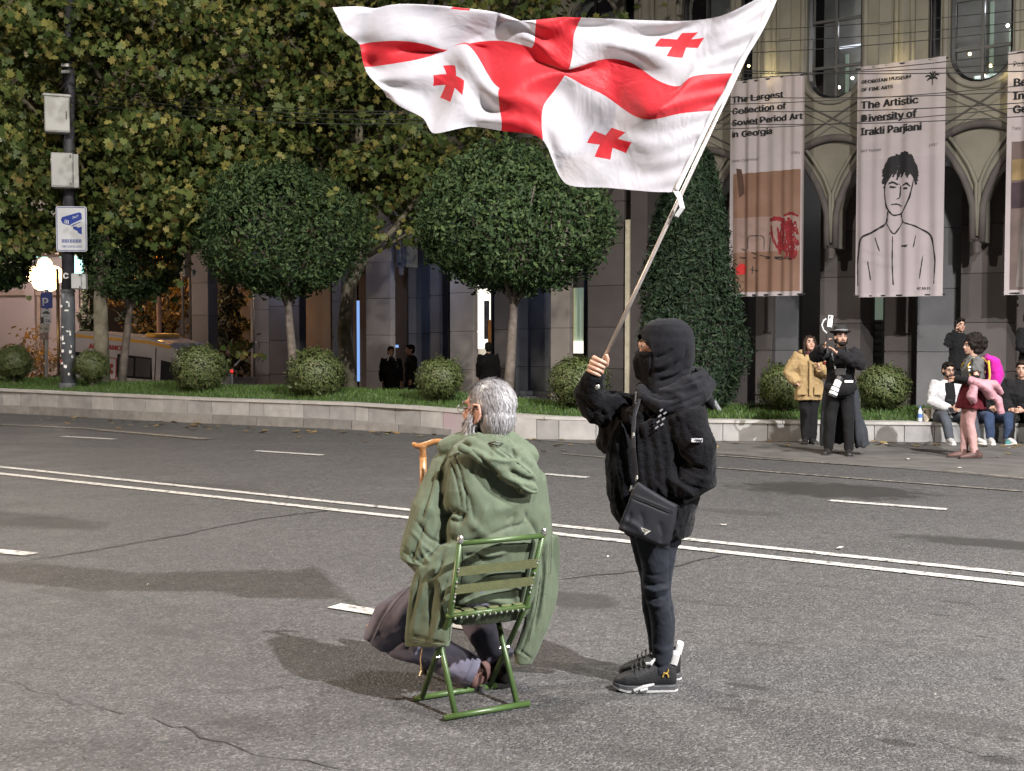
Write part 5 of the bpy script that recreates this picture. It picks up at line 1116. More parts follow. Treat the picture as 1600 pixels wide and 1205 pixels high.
# ================================================================== PEOPLE IN THE BACKGROUND
MAT_SKIN = mat('skin', (.36, .215, .16), .5, .10, 9, .1, 120); MAT_SKIN2 = mat('tanned_skin', (.36, .21, .15), .5, .1, 9)
MAT_HAIRD = mat('dark_hair', (.008, .006, .005), .6, .4, 40, .6, 160, spec=.15); MAT_HAIRB = mat('brown_hair', (.018, .011, .007), .6, .4, 40, .6, 160, spec=.15)
MAT_EYE = mat('eye_dark', (.015, .012, .012), .15); MAT_LIP = mat('lips', (.30, .12, .10), .5); MAT_EYEW = mat('eye_white', (.34, .31, .30), .4)
MAT_SOLE = mat('white_rubber', (.55, .54, .52), .6); MAT_PHONE = mat('phone_black', (.015, .015, .018), .25); MAT_PHONEW = mat('phone_white', (.7, .7, .7), .3)
def cloth(name, c, var=.12, rough=.9, bump=.25, bs=220, sheen=.04): return mat(name, c, rough, var, 7, bump, bs, sheen=sheen, spec=.25)
def rz3(a): return np.array([[math.cos(a), -math.sin(a), 0], [math.sin(a), math.cos(a), 0], [0, 0, 1]])
def rx3(a): return np.array([[1, 0, 0], [0, math.cos(a), -math.sin(a)], [0, math.sin(a), math.cos(a)]])
def hand_shapes(m, w, d, pn, s=1.0, curl=.5):
    """palm, four unequal bent fingers and a thumb; w wrist, d pointing direction, pn palm normal"""
    d = norm(d); pn = norm(np.array(pn, float) - d * np.dot(pn, d)); b = np.cross(d, pn); w = np.array(w, float)
    m.tube([w - d * .02 * s, w + d * .035 * s, w + d * .085 * s], [(.026 * s, .018 * s), (.037 * s, .016 * s), (.038 * s, .014 * s)], 8, ref=b)
    for k, L_ in enumerate((.060, .075, .070, .055)):
        p = w + d * .085 * s + b * (k - 1.5) * .019 * s; q = [p]; a = 0
        for j in range(3): a += curl * (.5 + .25 * j); q.append(q[-1] + (d * math.cos(a) + pn * math.sin(a)) * L_ * s * (.46, .32, .26)[j])
        m.tube(q, [.0095 * s, .009 * s, .008 * s, .006 * s], 6)
    p = w + d * .03 * s - b * .03 * s; m.tube([p, p - b * .022 * s + d * .026 * s + pn * .012 * s, p - b * .022 * s + d * .055 * s + pn * .03 * s], [.012 * s, .0105 * s, .008 * s], 6)
def head_shapes(m, c, Rm, s=1.0, female=False):
    def T(p): return np.array(c) + Rm @ (np.array(p) * s)
    m.ell(T((0, -.012, .03)), np.array((.074, .094, .088)) * s, Rm, 16, 12); m.ell(T((0, .035, -.035)), np.array((.058, .055, .075)) * s, Rm, 14, 10)
    m.ell(T((0, .062, -.085)), np.array((.028, .024, .024)) * s, Rm, 10, 8); m.tube([T((0, .082, .022)), T((0, .103, -.022)), T((0, .092, -.034))], [.010 * s, .015 * s, .012 * s], 8, round_caps=True)
    m.ell(T((0, .076, .035)), np.array((.05, .016, .012)) * s, Rm, 10, 6); m.ell(T((0, .080, -.058)), np.array((.024, .012, .012)) * s, Rm, 8, 6)
    for q in (-1, 1): m.ell(T((q * .077, -.008, -.005)), np.array((.010, .020, .032)) * s, Rm @ rz3(q * .35), 8, 8); m.ell(T((q * .04, .06, -.025)), np.array((.02, .018, .02)) * s, Rm, 8, 6)
def face_bits(parent, c, Rm, s=1.0, beard=None, glasses=False, lips=True, brow=None):
    def T(p): return np.array(c) + Rm @ (np.array(p) * s)
    for q in (-1, 1):
        m = M(); m.ell(T((q * .031, .081, .012)), np.array((.014, .008, .0075)) * s, Rm, 10, 6); e = m.build('eye', MAT_EYEW, parent, smooth=True)
        m = M(); m.ell(T((q * .031, .0875, .012)), np.array((.0065, .004, .0065)) * s, Rm, 8, 6); m.build('iris', MAT_EYE, e)
        m = M(); m.tube([T((q * .014, .094, .030)), T((q * .034, .091, .036)), T((q * .052, .078, .030))], [.004 * s, .005 * s, .003 * s], 6); m.build('eyebrow', brow or MAT_HAIRD, parent)
    if lips: m = M(); m.tube([T((-.022, .086, -.058)), T((0, .094, -.056)), T((.022, .086, -.058))], [.003 * s, .0065 * s, .003 * s], 6); m.build('lips', MAT_LIP, parent)
    if beard:
        m = M(); m.ell(T((0, .058, -.088)), np.array((.052, .042, .036)) * s, Rm, 12, 8); m.tube([T((-.07, .02, -.02)), T((-.058, .045, -.07)), T((0, .08, -.098)), T((.058, .045, -.07)), T((.07, .02, -.02))], .017 * s, 8); m.tube([T((-.032, .088, -.052)), T((0, .1, -.042)), T((.032, .088, -.052))], .007 * s, 6)
        fuse('beard', m, beard, parent, .007 * s, 2)
    if glasses:
        m = M()
        for q in (-1, 1): a = [T((q * .033 + .023 * math.cos(w), .103, .010 + .018 * math.sin(w))) for w in np.linspace(0, 6.29, 15)]; m.tube(a, .0028 * s, 5, caps=False); m.tube([T((q * .056, .1, .014)), T((q * .078, .0, .012))], .0028 * s, 5)
        m.tube([T((-.01, .104, .012)), T((.01, .104, .012))], .0028 * s, 5); m.build('glasses', MAT_FIX, parent)
DEF = dict(pelvis=(0, 0, .95), waist=(0, 0, 1.08), chest=(0, .0, 1.28), neck=(0, -.015, 1.47), head=(0, .015, 1.625), shL=(-.175, -.01, 1.41), shR=(.175, -.01, 1.41), elL=(-.23, -.03, 1.13), elR=(.23, -.03, 1.13), wrL=(-.23, .06, .90), wrR=(.23, .06, .90),
           hipL=(-.085, 0, .93), hipR=(.085, 0, .93), knL=(-.10, .03, .51), knR=(.10, .03, .51), anL=(-.105, -.02, .09), anR=(.105, -.02, .09), hdL=(0, .15, -1), hdR=(0, .15, -1), ftL=(-.15, 1, 0), ftR=(.15, 1, 0))
def figure(label, loc, facing, H=1.72, pose=None, yaw=0, tilt=0, skin=None, top=None, legs=None, shoes=None, hair=None, hairmat=None, hem=.82, fat=1.0, sleeve=True, shoulder=.0, beard=None, glasses=False, vox=.013, group=None, bare_legs=False, topfat=.03, hem_flare=1.0, legfat=.02, curl=.5, lump=.012):
    """a clothed person; facing = world direction (degrees, 0 = +x) the chest points to"""
    J = {k: np.array(v, float) for k, v in DEF.items()}
    for k, v in (pose or {}).items(): J[k] = np.array(v, float)
    k_ = H / 1.75; J = {k: (v if k[:2] in ('hd', 'ft') else v * k_) for k, v in J.items()}
    skin = skin or MAT_SKIN; hairmat = hairmat or MAT_HAIRD; Rm = rz3(R(yaw)) @ rx3(R(tilt)); hc = J['head']; hs = 1.04 * k_ ** .4
    m = M(); f = fat
    m.tube([J['pelvis'] - [0, 0, .06], J['pelvis'], J['waist'], J['chest'], J['neck'] - [0, 0, .05]], [(.14 * f, .10 * f), (.155 * f, .11 * f), (.13 * f, .095 * f), (.155 * f, .11 * f), (.085, .07)], 14, ref=(1, 0, 0))
    m.tube([J['neck'] - [0, 0, .08], J['neck'], hc - [0, 0, .03]], [.062, .054, .052], 10)
    for s in 'LR':
        m.tube([J['sh' + s] + (J['chest'] - J['sh' + s]) * .35, J['sh' + s], J['el' + s], J['wr' + s]], [.055, .052, .040, .027], 10, round_caps=True)
        m.tube([J['hip' + s], J['kn' + s], J['kn' + s] * .6 + J['an' + s] * .4 + [0, -.01, 0], J['an' + s]], [.085 * f, .056, .056, .037], 10, round_caps=True)
        fd = norm(J['ft' + s]); m.tube([J['an' + s] - fd * .05 - [0, 0, .045], J['an' + s] + fd * .05 - [0, 0, .045], J['an' + s] + fd * .17 - [0, 0, .065]], [(.035, .035), (.042, .035), (.038, .02)], 8, round_caps=True)
    head_shapes(m, hc, Rm, hs)
    body = fuse('person', m, skin, None, vox * .75, 2); body.location = loc; body.rotation_euler = (0, 0, R(facing - 90)); tag(body, label, 'person', group)
    for s in 'LR':
        m = M(); hand_shapes(m, J['wr' + s], J['hd' + s], (1 if s == 'L' else -1, .3, 0), 1.0 * k_, curl); b0 = len(body.data.vertices)
        h = m.mesh('hand', True); bm = bmesh.new(); bm.from_mesh(body.data); bm.from_mesh(h); bm.to_mesh(body.data); bm.free(); bpy.data.meshes.remove(h)
    body.data.polygons.foreach_set('use_smooth', [True] * len(body.data.polygons))
    face_bits(body, hc, Rm, hs, beard, glasses, brow=hairmat)
    if legs is not None:
        m = M(); g_ = legfat
        m.tube([J['pelvis'] - [0, 0, .1], J['pelvis'], J['waist'] * .5 + J['pelvis'] * .5], [(.14 * f + g_, .10 * f + g_), (.16 * f + g_, .115 * f + g_), (.14 * f + g_, .105 * f + g_)], 14, ref=(1, 0, 0))
        for s in 'LR': m.tube([J['hip' + s], J['hip' + s] * .5 + J['kn' + s] * .5, J['kn' + s], J['kn' + s] * .5 + J['an' + s] * .5, J['an' + s] + [0, 0, -.01]], [.088 * f + g_, .074 * f + g_, .058 + g_, .052 + g_, .044 + g_], 12, round_caps=False)
        o = fuse('trousers', m, legs, body, vox, 3); push(o, lambda c, n_: .006 * wob(c * [1, 1, .6], .14, 5))
    if top is not None:
        m = M(); g_ = topfat; hz = hem * k_; pl = J['pelvis']; low = pl + (norm(pl - J['waist'])) * max(0.02, pl[2] - hz) if pl[2] - hz > -.2 else pl
        m.tube([low, pl, J['waist'], J['chest'], J['chest'] * .35 + J['neck'] * .65, J['neck'] + [0, 0, .02]], [((.165 * f + g_) * hem_flare, (.12 * f + g_) * hem_flare), (.16 * f + g_, .115 * f + g_), (.14 * f + g_, .10 * f + g_), (.16 * f + g_, .115 * f + g_), (.125 + g_ * .5, .085 + g_ * .5), (.062 + g_ * .3, .062 + g_ * .3)], 18, ref=(1, 0, 0))
        for s in 'LR':
            e_ = J['wr' + s] if sleeve else J['sh' + s] * .45 + J['el' + s] * .55
            m.tube([J['sh' + s] + (J['chest'] - J['sh' + s]) * .4, J['sh' + s], J['sh' + s] * .5 + J['el' + s] * .5] + ([J['el' + s], J['el' + s] * .4 + e_ * .6] if sleeve else []) + [e_], [.075 + g_ * .6, .068 + g_ * .8, .056 + g_] + ([.048 + g_, .044 + g_] if sleeve else []) + [(.034 if sleeve else .05) + g_ * .7], 12)
        o = fuse('jacket', m, top, body, vox, 3); push(o, lambda c, n_: lump * wob(c * [1, 1, .8], .16, 8) + lump * .5 * wob(c, .07, 9))
    if shoes is not None:
        for s in 'LR':
            fd = norm(J['ft' + s]); a = J['an' + s]; m = M(); z = a[2]; z = .09 * k_; q = lambda d_, h: a + fd * d_ + np.array([0, 0, h - z])
            m.tube([q(-.075, .05), q(-.03, .055), q(.05, .05), q(.13, .04), q(.19, .032)], [(.034, .05), (.041, .055), (.045, .048), (.048, .038), (.036, .026)], 12, ref=np.cross(fd, (0, 0, 1)), round_caps=True); m.tube([a + [0, 0, .05], a - [0, 0, .03]], [.048, .05], 10)
            o = fuse('shoe', m, shoes, body, .009, 2); co = get_co(o.data); fl_ = a[2] - z; co[:, 2] = np.maximum(co[:, 2], fl_ + .012); set_co(o.data, co)
            m = M(); m.prism([(p[0] * .046, p[1]) for p in ((-.8, -.08), (.8, -.08), (1.05, .06), (1.1, .15), (.6, .215), (-.6, .215), (-1.1, .15), (-1.05, .06))], (a[0], a[1], fl_), np.cross(fd, (0, 0, 1)), fd, (0, 0, .022)); m.build('sole', MAT_SOLE if shoes.name.startswith('white') or shoes.name.startswith('teal') else MAT_FIX, o)
    # hair
    def T(p): return hc + Rm @ (np.array(p) * hs)
    if hair:
        m = M()
        if hair in ('short', 'long', 'hat', 'bun'):
            m.ell(T((0, -.022, .042)), np.array((.084, .098, .088)) * hs, Rm @ rx3(.25), 16, 10); m.ell(T((0, -.05, -.01)), np.array((.078, .062, .085)) * hs, Rm, 14, 10)
            if hair == 'short': m.ell(T((0, .045, .095)), np.array((.06, .05, .03)) * hs, Rm, 12, 8)
        if hair == 'long': m.tube([T((0, -.04, .04)), T((0, -.062, -.08)), T((0, -.065, -.20)), T((.01, -.06, -.30))], [(.085, .07), (.09, .06), (.085, .045), (.04, .02)], 12, ref=Rm @ np.array([1., 0, 0])); [m.tube([T((q * .05, .04, .10)), T((q * .082, .02, .02)), T((q * .085, .0, -.1)), T((q * .08, .0, -.2))], [.02, .022, .024, .012], 8) for q in (-1, 1)]
        if hair == 'bun': m.ell(T((0, -.10, .05)), .045, None, 10, 8)
        if hair == 'afro':
            g = np.random.default_rng(4)
            for _ in range(46): d = norm(g.normal(size=3) + [0, -.35, .35]); m.ell(T(np.array([0, -.055, .035]) + d * np.array([.10, .12, .115])), .04 * hs, None, 8, 6)
            m.ell(T((0, -.06, .04)), np.array((.11, .12, .12)) * hs, Rm, 12, 10)
        o = fuse('hair', m, hairmat, body, .008, 1); push(o, lambda c, n_: .004 * wob(c * [1, 1, .5], .03, 3))
    return body, J, Rm, hc, hs
def sub(body, m, name, mt, smooth=True, parent=None): return m.build(name, mt, parent or body, smooth=smooth)
def at_world(body, p):   # world point -> figure space
    c = np.array(p) - np.array(body.location); return rz3(-body.rotation_euler[2]) @ c

C_TAN = cloth('tan_parka', (.25, .175, .085)); C_BLACK = cloth('black_cloth', (.0042, .0042, .005)); C_BLACK2 = cloth('black_coat_cloth', (.006, .006, .0075)); C_CHAR = cloth('charcoal_cloth', (.03, .032, .038)); C_GREYT = cloth('grey_tee', (.085, .085, .085))
C_WHITE = cloth('white_fleece', (.40, .40, .41), bump=.5); C_SLATE = cloth('slate_trousers', (.05, .055, .066)); C_JEANS = cloth('blue_denim', (.022, .036, .075), .25); C_PINK = cloth('pink_fleece', (.34, .18, .21), bump=.5); C_MAROON = cloth('maroon_skirt', (.085, .009, .015)); C_PTIGHT = cloth('pink_tights', (.34, .21, .205), .06)
C_MAG = cloth('magenta_backpack', (.34, .010, .20), sheen=.1); C_YEL = cloth('yellow_strap', (.45, .30, .04)); S_BLACK = mat('black_leather', (.015, .014, .014), .45, .2, 9); S_WHITE = mat('white_trainers', (.36, .355, .35), .6); S_PINK = mat('dusty_pink_shoes', (.06, .030, .026), .6); S_TEAL = mat('teal_trainers', (.05, .16, .16), .6)

# woman in the tan parka, hand in pocket, other hand at her chest
g0 = G(1263, 694)
b1, J, Rm, hc, hs = figure('woman in a tan hooded parka and black trousers beside the man in the hat', g0, -98, 1.60, dict(elR=(.32, -.02, 1.15), wrR=(.20, .10, .98), hdR=(-.6, .3, -.5), elL=(-.27, .06, 1.14), wrL=(-.13, .26, 1.24), hdL=(.3, .1, .9), knL=(-.06, .03, .51), knR=(.055, .03, .51), anL=(-.06, 0, .09), anR=(.05, 0, .09)),
    yaw=14, tilt=12, top=C_TAN, legs=C_BLACK, shoes=S_BLACK, hair='long', hairmat=MAT_HAIRB, hem=.72, topfat=.045, hem_flare=1.03, vox=.012, lump=.008)
m = M(); m.tube([hc - [0, -.0, .16], hc - [0, 0, .115]], [.085, .07], 14); o = fuse('collar', m, cloth('plum_scarf', (.045, .012, .018)), b1, .01, 2)
m = M(); m.tube([np.array([math.cos(w) * .13, -.02 + math.sin(w) * .105, 1.36 + .02 * math.sin(w)]) for w in np.linspace(math.pi * .8, math.pi * 2.2, 13)], [.03 + .02 * math.sin(i / 12 * 3.14) for i in range(13)], 10); o = fuse('hood', m, C_TAN, b1, .011, 2)
for x in (-.12, .12): m = M(); m.box((x, .185, .80), (.13, .02, .13), bev=.008); m.build('pocket', C_TAN, b1)
m = M(); m.box((0, .19, 1.0), (.035, .015, .55), bev=.005); m.build('placket', C_TAN, b1)
m = M(); m.box((-.215, .12, 1.2), (.06, .06, .05), rz=.3, bev=.01); m.build('arm_badge', cloth('badge_red', (.10, .01, .015)), b1)

# man in the black hat with a phone on a gimbal
g0 = G(1312, 711)
b2, J, Rm, hc, hs = figure('bearded man in a black hat and long coat filming with a phone gimbal', g0, -112, 1.70, dict(elR=(.33, .12, 1.36), wrR=(.18, .30, 1.50), hdR=(-.4, .2, .8), elL=(-.29, .18, 1.26), wrL=(.02, .34, 1.42), hdL=(.5, .2, .5), anR=(.15, .02, .09), knR=(.12, .06, .5), anL=(-.13, .06, .09), knL=(-.12, .07, .51)),
    yaw=24, tilt=6, top=C_BLACK2, legs=C_BLACK, shoes=S_BLACK, hair='hat', hem=.80, topfat=.035, beard=MAT_HAIRD, vox=.012)
def T2(p): return hc + Rm @ (np.array(p) * hs)
m = M(); rg = []
for r, z in ((.10, .055), (.145, .060), (.15, .066), (.138, .072), (.092, .075), (.088, .12), (.078, .155), (.04, .160), (.03, .150)): rg.append([T2((r * math.cos(w) * .95, -.012 + r * math.sin(w) * 1.1, z + (.02 * abs(math.cos(w)) if r > .12 else 0))) for w in np.linspace(0, 6.283, 24, endpoint=False)])
m.loft(rg); ht = m.build('hat', mat('black_felt', (.014, .014, .014), .9), b2, smooth=True)
m = M(); m.tube([T2((.089 * .95 * math.cos(w), -.012 + .089 * 1.1 * math.sin(w), .09)) for w in np.linspace(0, 6.29, 25)], (.012), 6, caps=False); m.build('hat_band', mat('grey_ribbon', (.16, .16, .17), .6), ht)
m = M()   # long open coat panels
for s, flare in ((1, -.03), (-1, .10)):
    m.tube([(s * .13, -.03, 1.0), (s * .17, -.06, .7), (s * (.19 + flare * .4), -.08, .4), (s * (.20 + flare), -.10, .12)], [(.07, .11), (.075, .13), (.085, .14), (.10, .15)], 12, ref=(1, 0, 0))
m.tube([(0, -.10, 1.0), (0, -.14, .6), (0, -.17, .14)], [(.13, .04), (.15, .04), (.19, .04)], 12, ref=(1, 0, 0))
o = fuse('coat_tails', m, cloth('dark_grey_coat', (.022, .025, .031)), b2, .014, 3); push(o, lambda c, n_: .012 * np.sin(c[:, 0] * 55 + c[:, 2] * 2))
m = M(); a_, c_ = np.array((-.02, .23, 1.06)), np.array((.075, .30, .80)); m.tube([a_, a_ * .8 + c_ * .2], [.05, .05], 12); m.box((-.02, .21, 1.12), (.14, .08, .10), bev=.015); cm = m.build('camera_body', MAT_FIX, b2)
for k, (t0, t1, r0, mt) in enumerate(((.2, .5, .048, MAT_PHONEW), (.5, .56, .05, MAT_FIX), (.56, .72, .054, MAT_PHONEW), (.72, .78, .056, MAT_FIX), (.78, .9, .058, MAT_PHONEW), (.9, 1.0, .06, MAT_FIX))):
    m = M(); m.tube([a_ + (c_ - a_) * t0, a_ + (c_ - a_) * t1], [r0, r0], 14); m.build('lens_barrel', mt, cm)
m = M(); m.tube([(-.08, .20, 1.14), (-.11, .14, 1.38), (-.06, 0, 1.47)], .012, 5); m.tube([(.04, .22, 1.14), (.10, .15, 1.36), (.07, 0, 1.47)], .012, 5); m.build('camera_strap', MAT_FIX, b2)
m = M(); m.tube([(-.22, .12, .93), (-.10, .20, .90), (.05, .22, .88), (.18, .14, .92)], [(.05, .03), (.09, .055), (.09, .055), (.05, .03)], 10, ref=(0, 0, 1)); o = fuse('belt_pouch', m, C_BLACK, b2, .01, 2)
m = M(); m.box((-.13, .215, 1.00), (.11, .008, .03), rz=.3); m.build('badge', MAT_PHONEW, b2)
# phone and gimbal, held in his hands
pg = P(1293, 548, 15.45); e = empty('phone_gimbal', pg, R(20)); tag(e, 'white phone on a curved gimbal raised by the man in the hat', 'gimbal')
q = lambda px, py: rz3(-R(20)) @ (P(px, py, 15.45) - pg)
m = M(); m.tube([q(1293, 552), q(1293, 520)], .016, 10); m.build('grip', MAT_FIX, e); m = M(); m.tube([q(1293, 522), q(1287, 516), q(1284, 508), q(1287, 501), q(1291, 498)], .010, 8); m.build('arm', MAT_BOXP, e)
m = M(); m.box(q(1296.5, 502) + [0, -.01, 0], (.072, .010, .155), bev=.004, rot=rx3(0) @ np.array([[math.cos(.12), 0, math.sin(.12)], [0, 1, 0], [-math.sin(.12), 0, math.cos(.12)]])); ph = m.build('phone', MAT_PHONEW, e)
m = M(); m.box(q(1295.5, 496) + [0, -.018, 0], (.026, .004, .045), bev=.003); m.build('camera_bump', MAT_PHONE, ph)

# curly-haired woman walking left with a magenta backpack
g0 = G(1517, 717)
b3, J, Rm, hc, hs = figure('curly-haired woman in pink tights with a magenta backpack walking left', g0, 178, 1.58, dict(elL=(-.24, .04, 1.12), wrL=(-.06, .26, 1.17), hdL=(.9, .3, .1), elR=(.24, .06, 1.12), wrR=(.06, .27, 1.14), hdR=(-.9, .3, .1), knL=(-.07, .05, .52), anL=(-.07, -.03, .09), knR=(.06, .07, .51), anR=(.06, .08, .09)),
    yaw=10, top=C_GREYT, legs=C_PTIGHT, shoes=S_PINK, hair='afro', hem=.9, sleeve=False, topfat=.018, legfat=.004, vox=.012)
m = M()
for s in 'LR': m.tube([J['el' + s] * .7 + J['sh' + s] * .3, J['el' + s], J['wr' + s]], [.058, .055, .045], 10)
fuse('dark_sleeves', m, C_BLACK, b3, .011, 2)
m = M(); m.tube([(0, 0, 1.0), (0, .0, .88), (0, .01, .66)], [(.145, .115), (.18, .15), (.21, .19)], 22, ref=(1, 0, 0)); o = fuse('skirt', m, C_MAROON, b3, .012, 2); push(o, lambda c, n_: .010 * np.sin(np.arctan2(c[:, 1], c[:, 0]) * 13) * np.clip((1.0 - c[:, 2]) * 3, 0, 1))
m = M(); m.tube([(-.20, .12, 1.04), (-.24, .02, 1.0), (-.25, -.10, .93), (-.24, -.16, .80)], [(.07, .05), (.12, .06), (.13, .07), (.08, .05)], 12); m.tube([(-.24, .06, .95), (-.26, .10, .82), (-.25, .06, .74)], [(.08, .05), (.10, .06), (.05, .04)], 12); m.tube([(-.25, -.12, .9), (-.27, -.24, .78), (-.26, -.28, .60)], [(.07, .05), (.06, .05), (.05, .045)], 10); m.tube([(-.24, 0.0, 1.0), (-.25, -.20, .98), (-.23, -.30, .86)], [(.08, .05), (.09, .06), (.05, .03)], 10)
o = fuse('draped_jacket', m, C_PINK, b3, .011, 3); push(o, lambda c, n_: .007 * wob(c, .12, 4))
m = M(); m.tube([(0, -.16, 1.33), (0, -.26, 1.26), (0, -.29, 1.10), (0, -.25, .92), (0, -.19, .88)], [(.11, .05), (.145, .09), (.155, .11), (.145, .09), (.12, .06)], 16, ref=(1, 0, 0)); o = fuse('backpack', m, C_MAG, b3, .012, 3); push(o, lambda c, n_: .008 * wob(c, .15, 2))
m = M()
for s in (-1, 1): m.tube([(s * .08, -.17, 1.24), (s * .10, -.10, 1.315), (s * .105, .02, 1.32), (s * .11, .095, 1.22), (s * .14, .08, 1.08), (s * .15, -.05, .98), (s * .12, -.14, .93)], [(.016, .008)] * 7, 6)
m.build('backpack_straps', C_YEL, o); m = M(); m.tube([(-.10, -.17, 1.28), (-.15, -.17, 1.1), (-.13, -.16, .95)], .014, 6); m.build('trim', C_YEL, o)
for i, z in enumerate((1.20, 1.16)): m = M(); m.box((-.165, .045, z), (.006, .12, .022)); m.build('print', MAT_PHONEW, b3)

# seated figures on the wall
SEAT = dict(pelvis=(0, 0, .10), waist=(0, -.02, .24), chest=(0, .03, .45), neck=(0, .05, .63), head=(0, .085, .785), shL=(-.175, .04, .58), shR=(.175, .04, .58), elL=(-.25, .08, .31), elR=(.25, .08, .31), wrL=(-.08, .30, .24), wrR=(.08, .30, .24), hdL=(.6, .6, 0), hdR=(-.6, .6, 0),
            hipL=(-.09, 0, .09), hipR=(.09, 0, .09), knL=(-.15, .45, .12), knR=(.15, .45, .12), anL=(-.14, .42, -.24), anR=(.14, .42, -.24))
def seat_pose(**k): d = dict(SEAT); d.update(k); return d
def on_wall(px, back=.14):
    x = (px - 800) / F * 18.2; y = ky(x) + setback(x) + back; x = (px - 800) / F * y; return np.array([x, y, wall_top(x) + .0])
w0 = on_wall(1478); wt = -w0[2] + .09
b4, J, Rm, hc, hs = figure('seated man with glasses in an open white fleece jacket looking up from his phone', w0, -84, 1.74, seat_pose(knR=(.20, .40, .12), anR=(.15, .46, wt), knL=(-.22, .42, .12), anL=(-.30, .40, wt), wrL=(-.03, .33, .22), wrR=(.10, .34, .22)), yaw=0, tilt=-4, top=C_WHITE, legs=C_SLATE, shoes=S_WHITE, hair='short', beard=MAT_HAIRD, glasses=True, hem=.05, topfat=.036, fat=1.10, vox=.012, lump=.006)
m = M(); m.tube([(0, .125, .60), (0, .155, .42), (0, .135, .2)], [(.07, .05), (.085, .05), (.085, .06)], 14, ref=(1, 0, 0)); fuse('dark_shirt', m, C_BLACK, b4, .011, 2)
m = M(); m.box((.03, .195, .34), (.09, .01, .012)); m.build('print', C_CHAR, b4)
ph = P(1487, 641, w0[1] - .48); m = M(); m.box((0, 0, 0), (.075, .14, .009), bev=.003, rot=rx3(.5)); o = m.build('phone', MAT_PHONE); o.location = ph; tag(o, 'dark phone in the hands of the seated man in white', 'phone')
w1 = on_wall(1545); b5, J, Rm, hc, hs = figure('seated person in blue jeans half hidden behind the magenta backpack', w1, -92, 1.70, seat_pose(anL=(-.16, .40, -w1[2] + .09), anR=(.12, .45, -w1[2] + .09)), top=C_BLACK, legs=C_JEANS, shoes=S_WHITE, hair='short', hem=.05, vox=.014, tilt=-10)
w2 = on_wall(1597); b6, J, Rm, hc, hs = figure('seated man in black at the end of the wall glancing sideways', w2, -112, 1.80, seat_pose(anL=(-.1, .36, -w2[2] + .09), anR=(.16, .46, -w2[2] + .09), wrL=(-.02, .33, .2), wrR=(.16, .36, .2)), yaw=-8, top=C_BLACK2, legs=C_BLACK, shoes=S_TEAL, hair='short', hairmat=MAT_HAIRB, hem=.05, fat=1.15, topfat=.05, vox=.013)
# bottle on the wall
w3 = on_wall(1439, .12); m = M(); e = empty('water_bottle', w3); tag(e, 'clear water bottle with blue label standing on the wall', 'bottle')
m = M(); m.loft([[(r * math.cos(w), r * math.sin(w), z) for w in np.linspace(0, 6.283, 14, endpoint=False)] for r, z in ((.028, 0), (.033, .01), (.033, .14), (.030, .16), (.014, .20), (.013, .215))]); m.build('bottle_body', mat('clear_plastic', (.45, .50, .56), .12, spec=.7), e, smooth=True); m = M(); m.tube([(0, 0, .06), (0, 0, .12)], .0345, 14); m.build('label_band', mat('blue_label', (.06, .13, .33), .5), e); m = M(); m.tube([(0, 0, .213), (0, 0, .235)], .016, 10); m.build('cap', mat('blue_cap', (.03, .1, .35), .5), e)
w3 = on_wall(1449, .2); m = M(); m.loft([[(r * math.cos(w), r * .8 * math.sin(w), z) for w in np.linspace(0, 6.283, 10, endpoint=False)] for r, z in ((.05, 0), (.07, .08), (.055, .17), (.06, .2))]); o = m.build('paper_bag', mat('crumpled_paper', (.45, .38, .30), .8, .3, 9)); o.location = w3; tag(o, 'small pale bag beside the water bottle on the wall', 'bag')
# standing figures farther back
p7 = P(1498, 640, 20.6); p7[2] = lawn_z(p7[0]) - .12
b7, J, Rm, hc, hs = figure('man in black standing on the grass holding a phone to his ear', p7, -86, 1.66, dict(elR=(.27, .05, 1.24), wrR=(.115, .10, 1.52), hdR=(-.1, .0, 1)), top=C_BLACK, legs=C_BLACK, shoes=S_BLACK, hair='short', vox=.014, topfat=.03)
m = M(); m.box((.10, .04, 1.555), (.014, .07, .14), bev=.003); o = m.build('phone', MAT_PHONE); o.location = b7.location; o.rotation_euler = b7.rotation_euler; tag(o, 'phone pressed to the ear of the man standing behind', 'phone')
p8 = P(1606, 640, 20.2); p8[2] = lawn_z(p8[0]) - .12
figure('person in black cut off by the photo edge, standing behind the wall', p8, -60, 1.78, dict(elR=(.30, .05, 1.15), wrR=(.16, .22, 1.05)), top=C_BLACK, legs=C_BLACK, shoes=S_BLACK, hair='short', vox=.015)
for px, Y, fc, lb, H in ((611, 27.0, -70, 'man in a black coat with a white collar stripe standing by the porch', 1.62), (642, 27.4, 200, 'figure in black turned away beside the white-collared man', 1.64), (763, 26.8, 100, 'dark figure before the brightly lit porch doorway', 1.62)):
    p = P(px, 605, Y); p[2] = back_z(p[0])
    bb, J, Rm, hc, hs = figure(lb, p, fc, H, None, top=C_BLACK, legs=C_BLACK, shoes=S_BLACK, hair='short', vox=.016, topfat=.03, fat=1.08, hem=.6, skin=MAT_SKIN2)
    if px == 611:
        m = M(); m.tube([(.10, .06, 1.30), (.075, .10, 1.38), (.05, .07, 1.45)], .012, 6); m.tube([(-.10, .06, 1.30), (-.075, .10, 1.38), (-.05, .07, 1.45)], .012, 6); m.build('collar_stripe', MAT_PHONEW, bb)
p = P(20, 600, 31); p[2] = back_z(p[0]) + .28; figure('man with cropped dark hair standing behind the leftmost boxwood', p, -80, 1.70, None, top=C_BLACK, legs=C_BLACK, shoes=S_BLACK, hair='short', vox=.016)
p = P(84, 588, 33.0); p[2] = back_z(p[0]) + .47
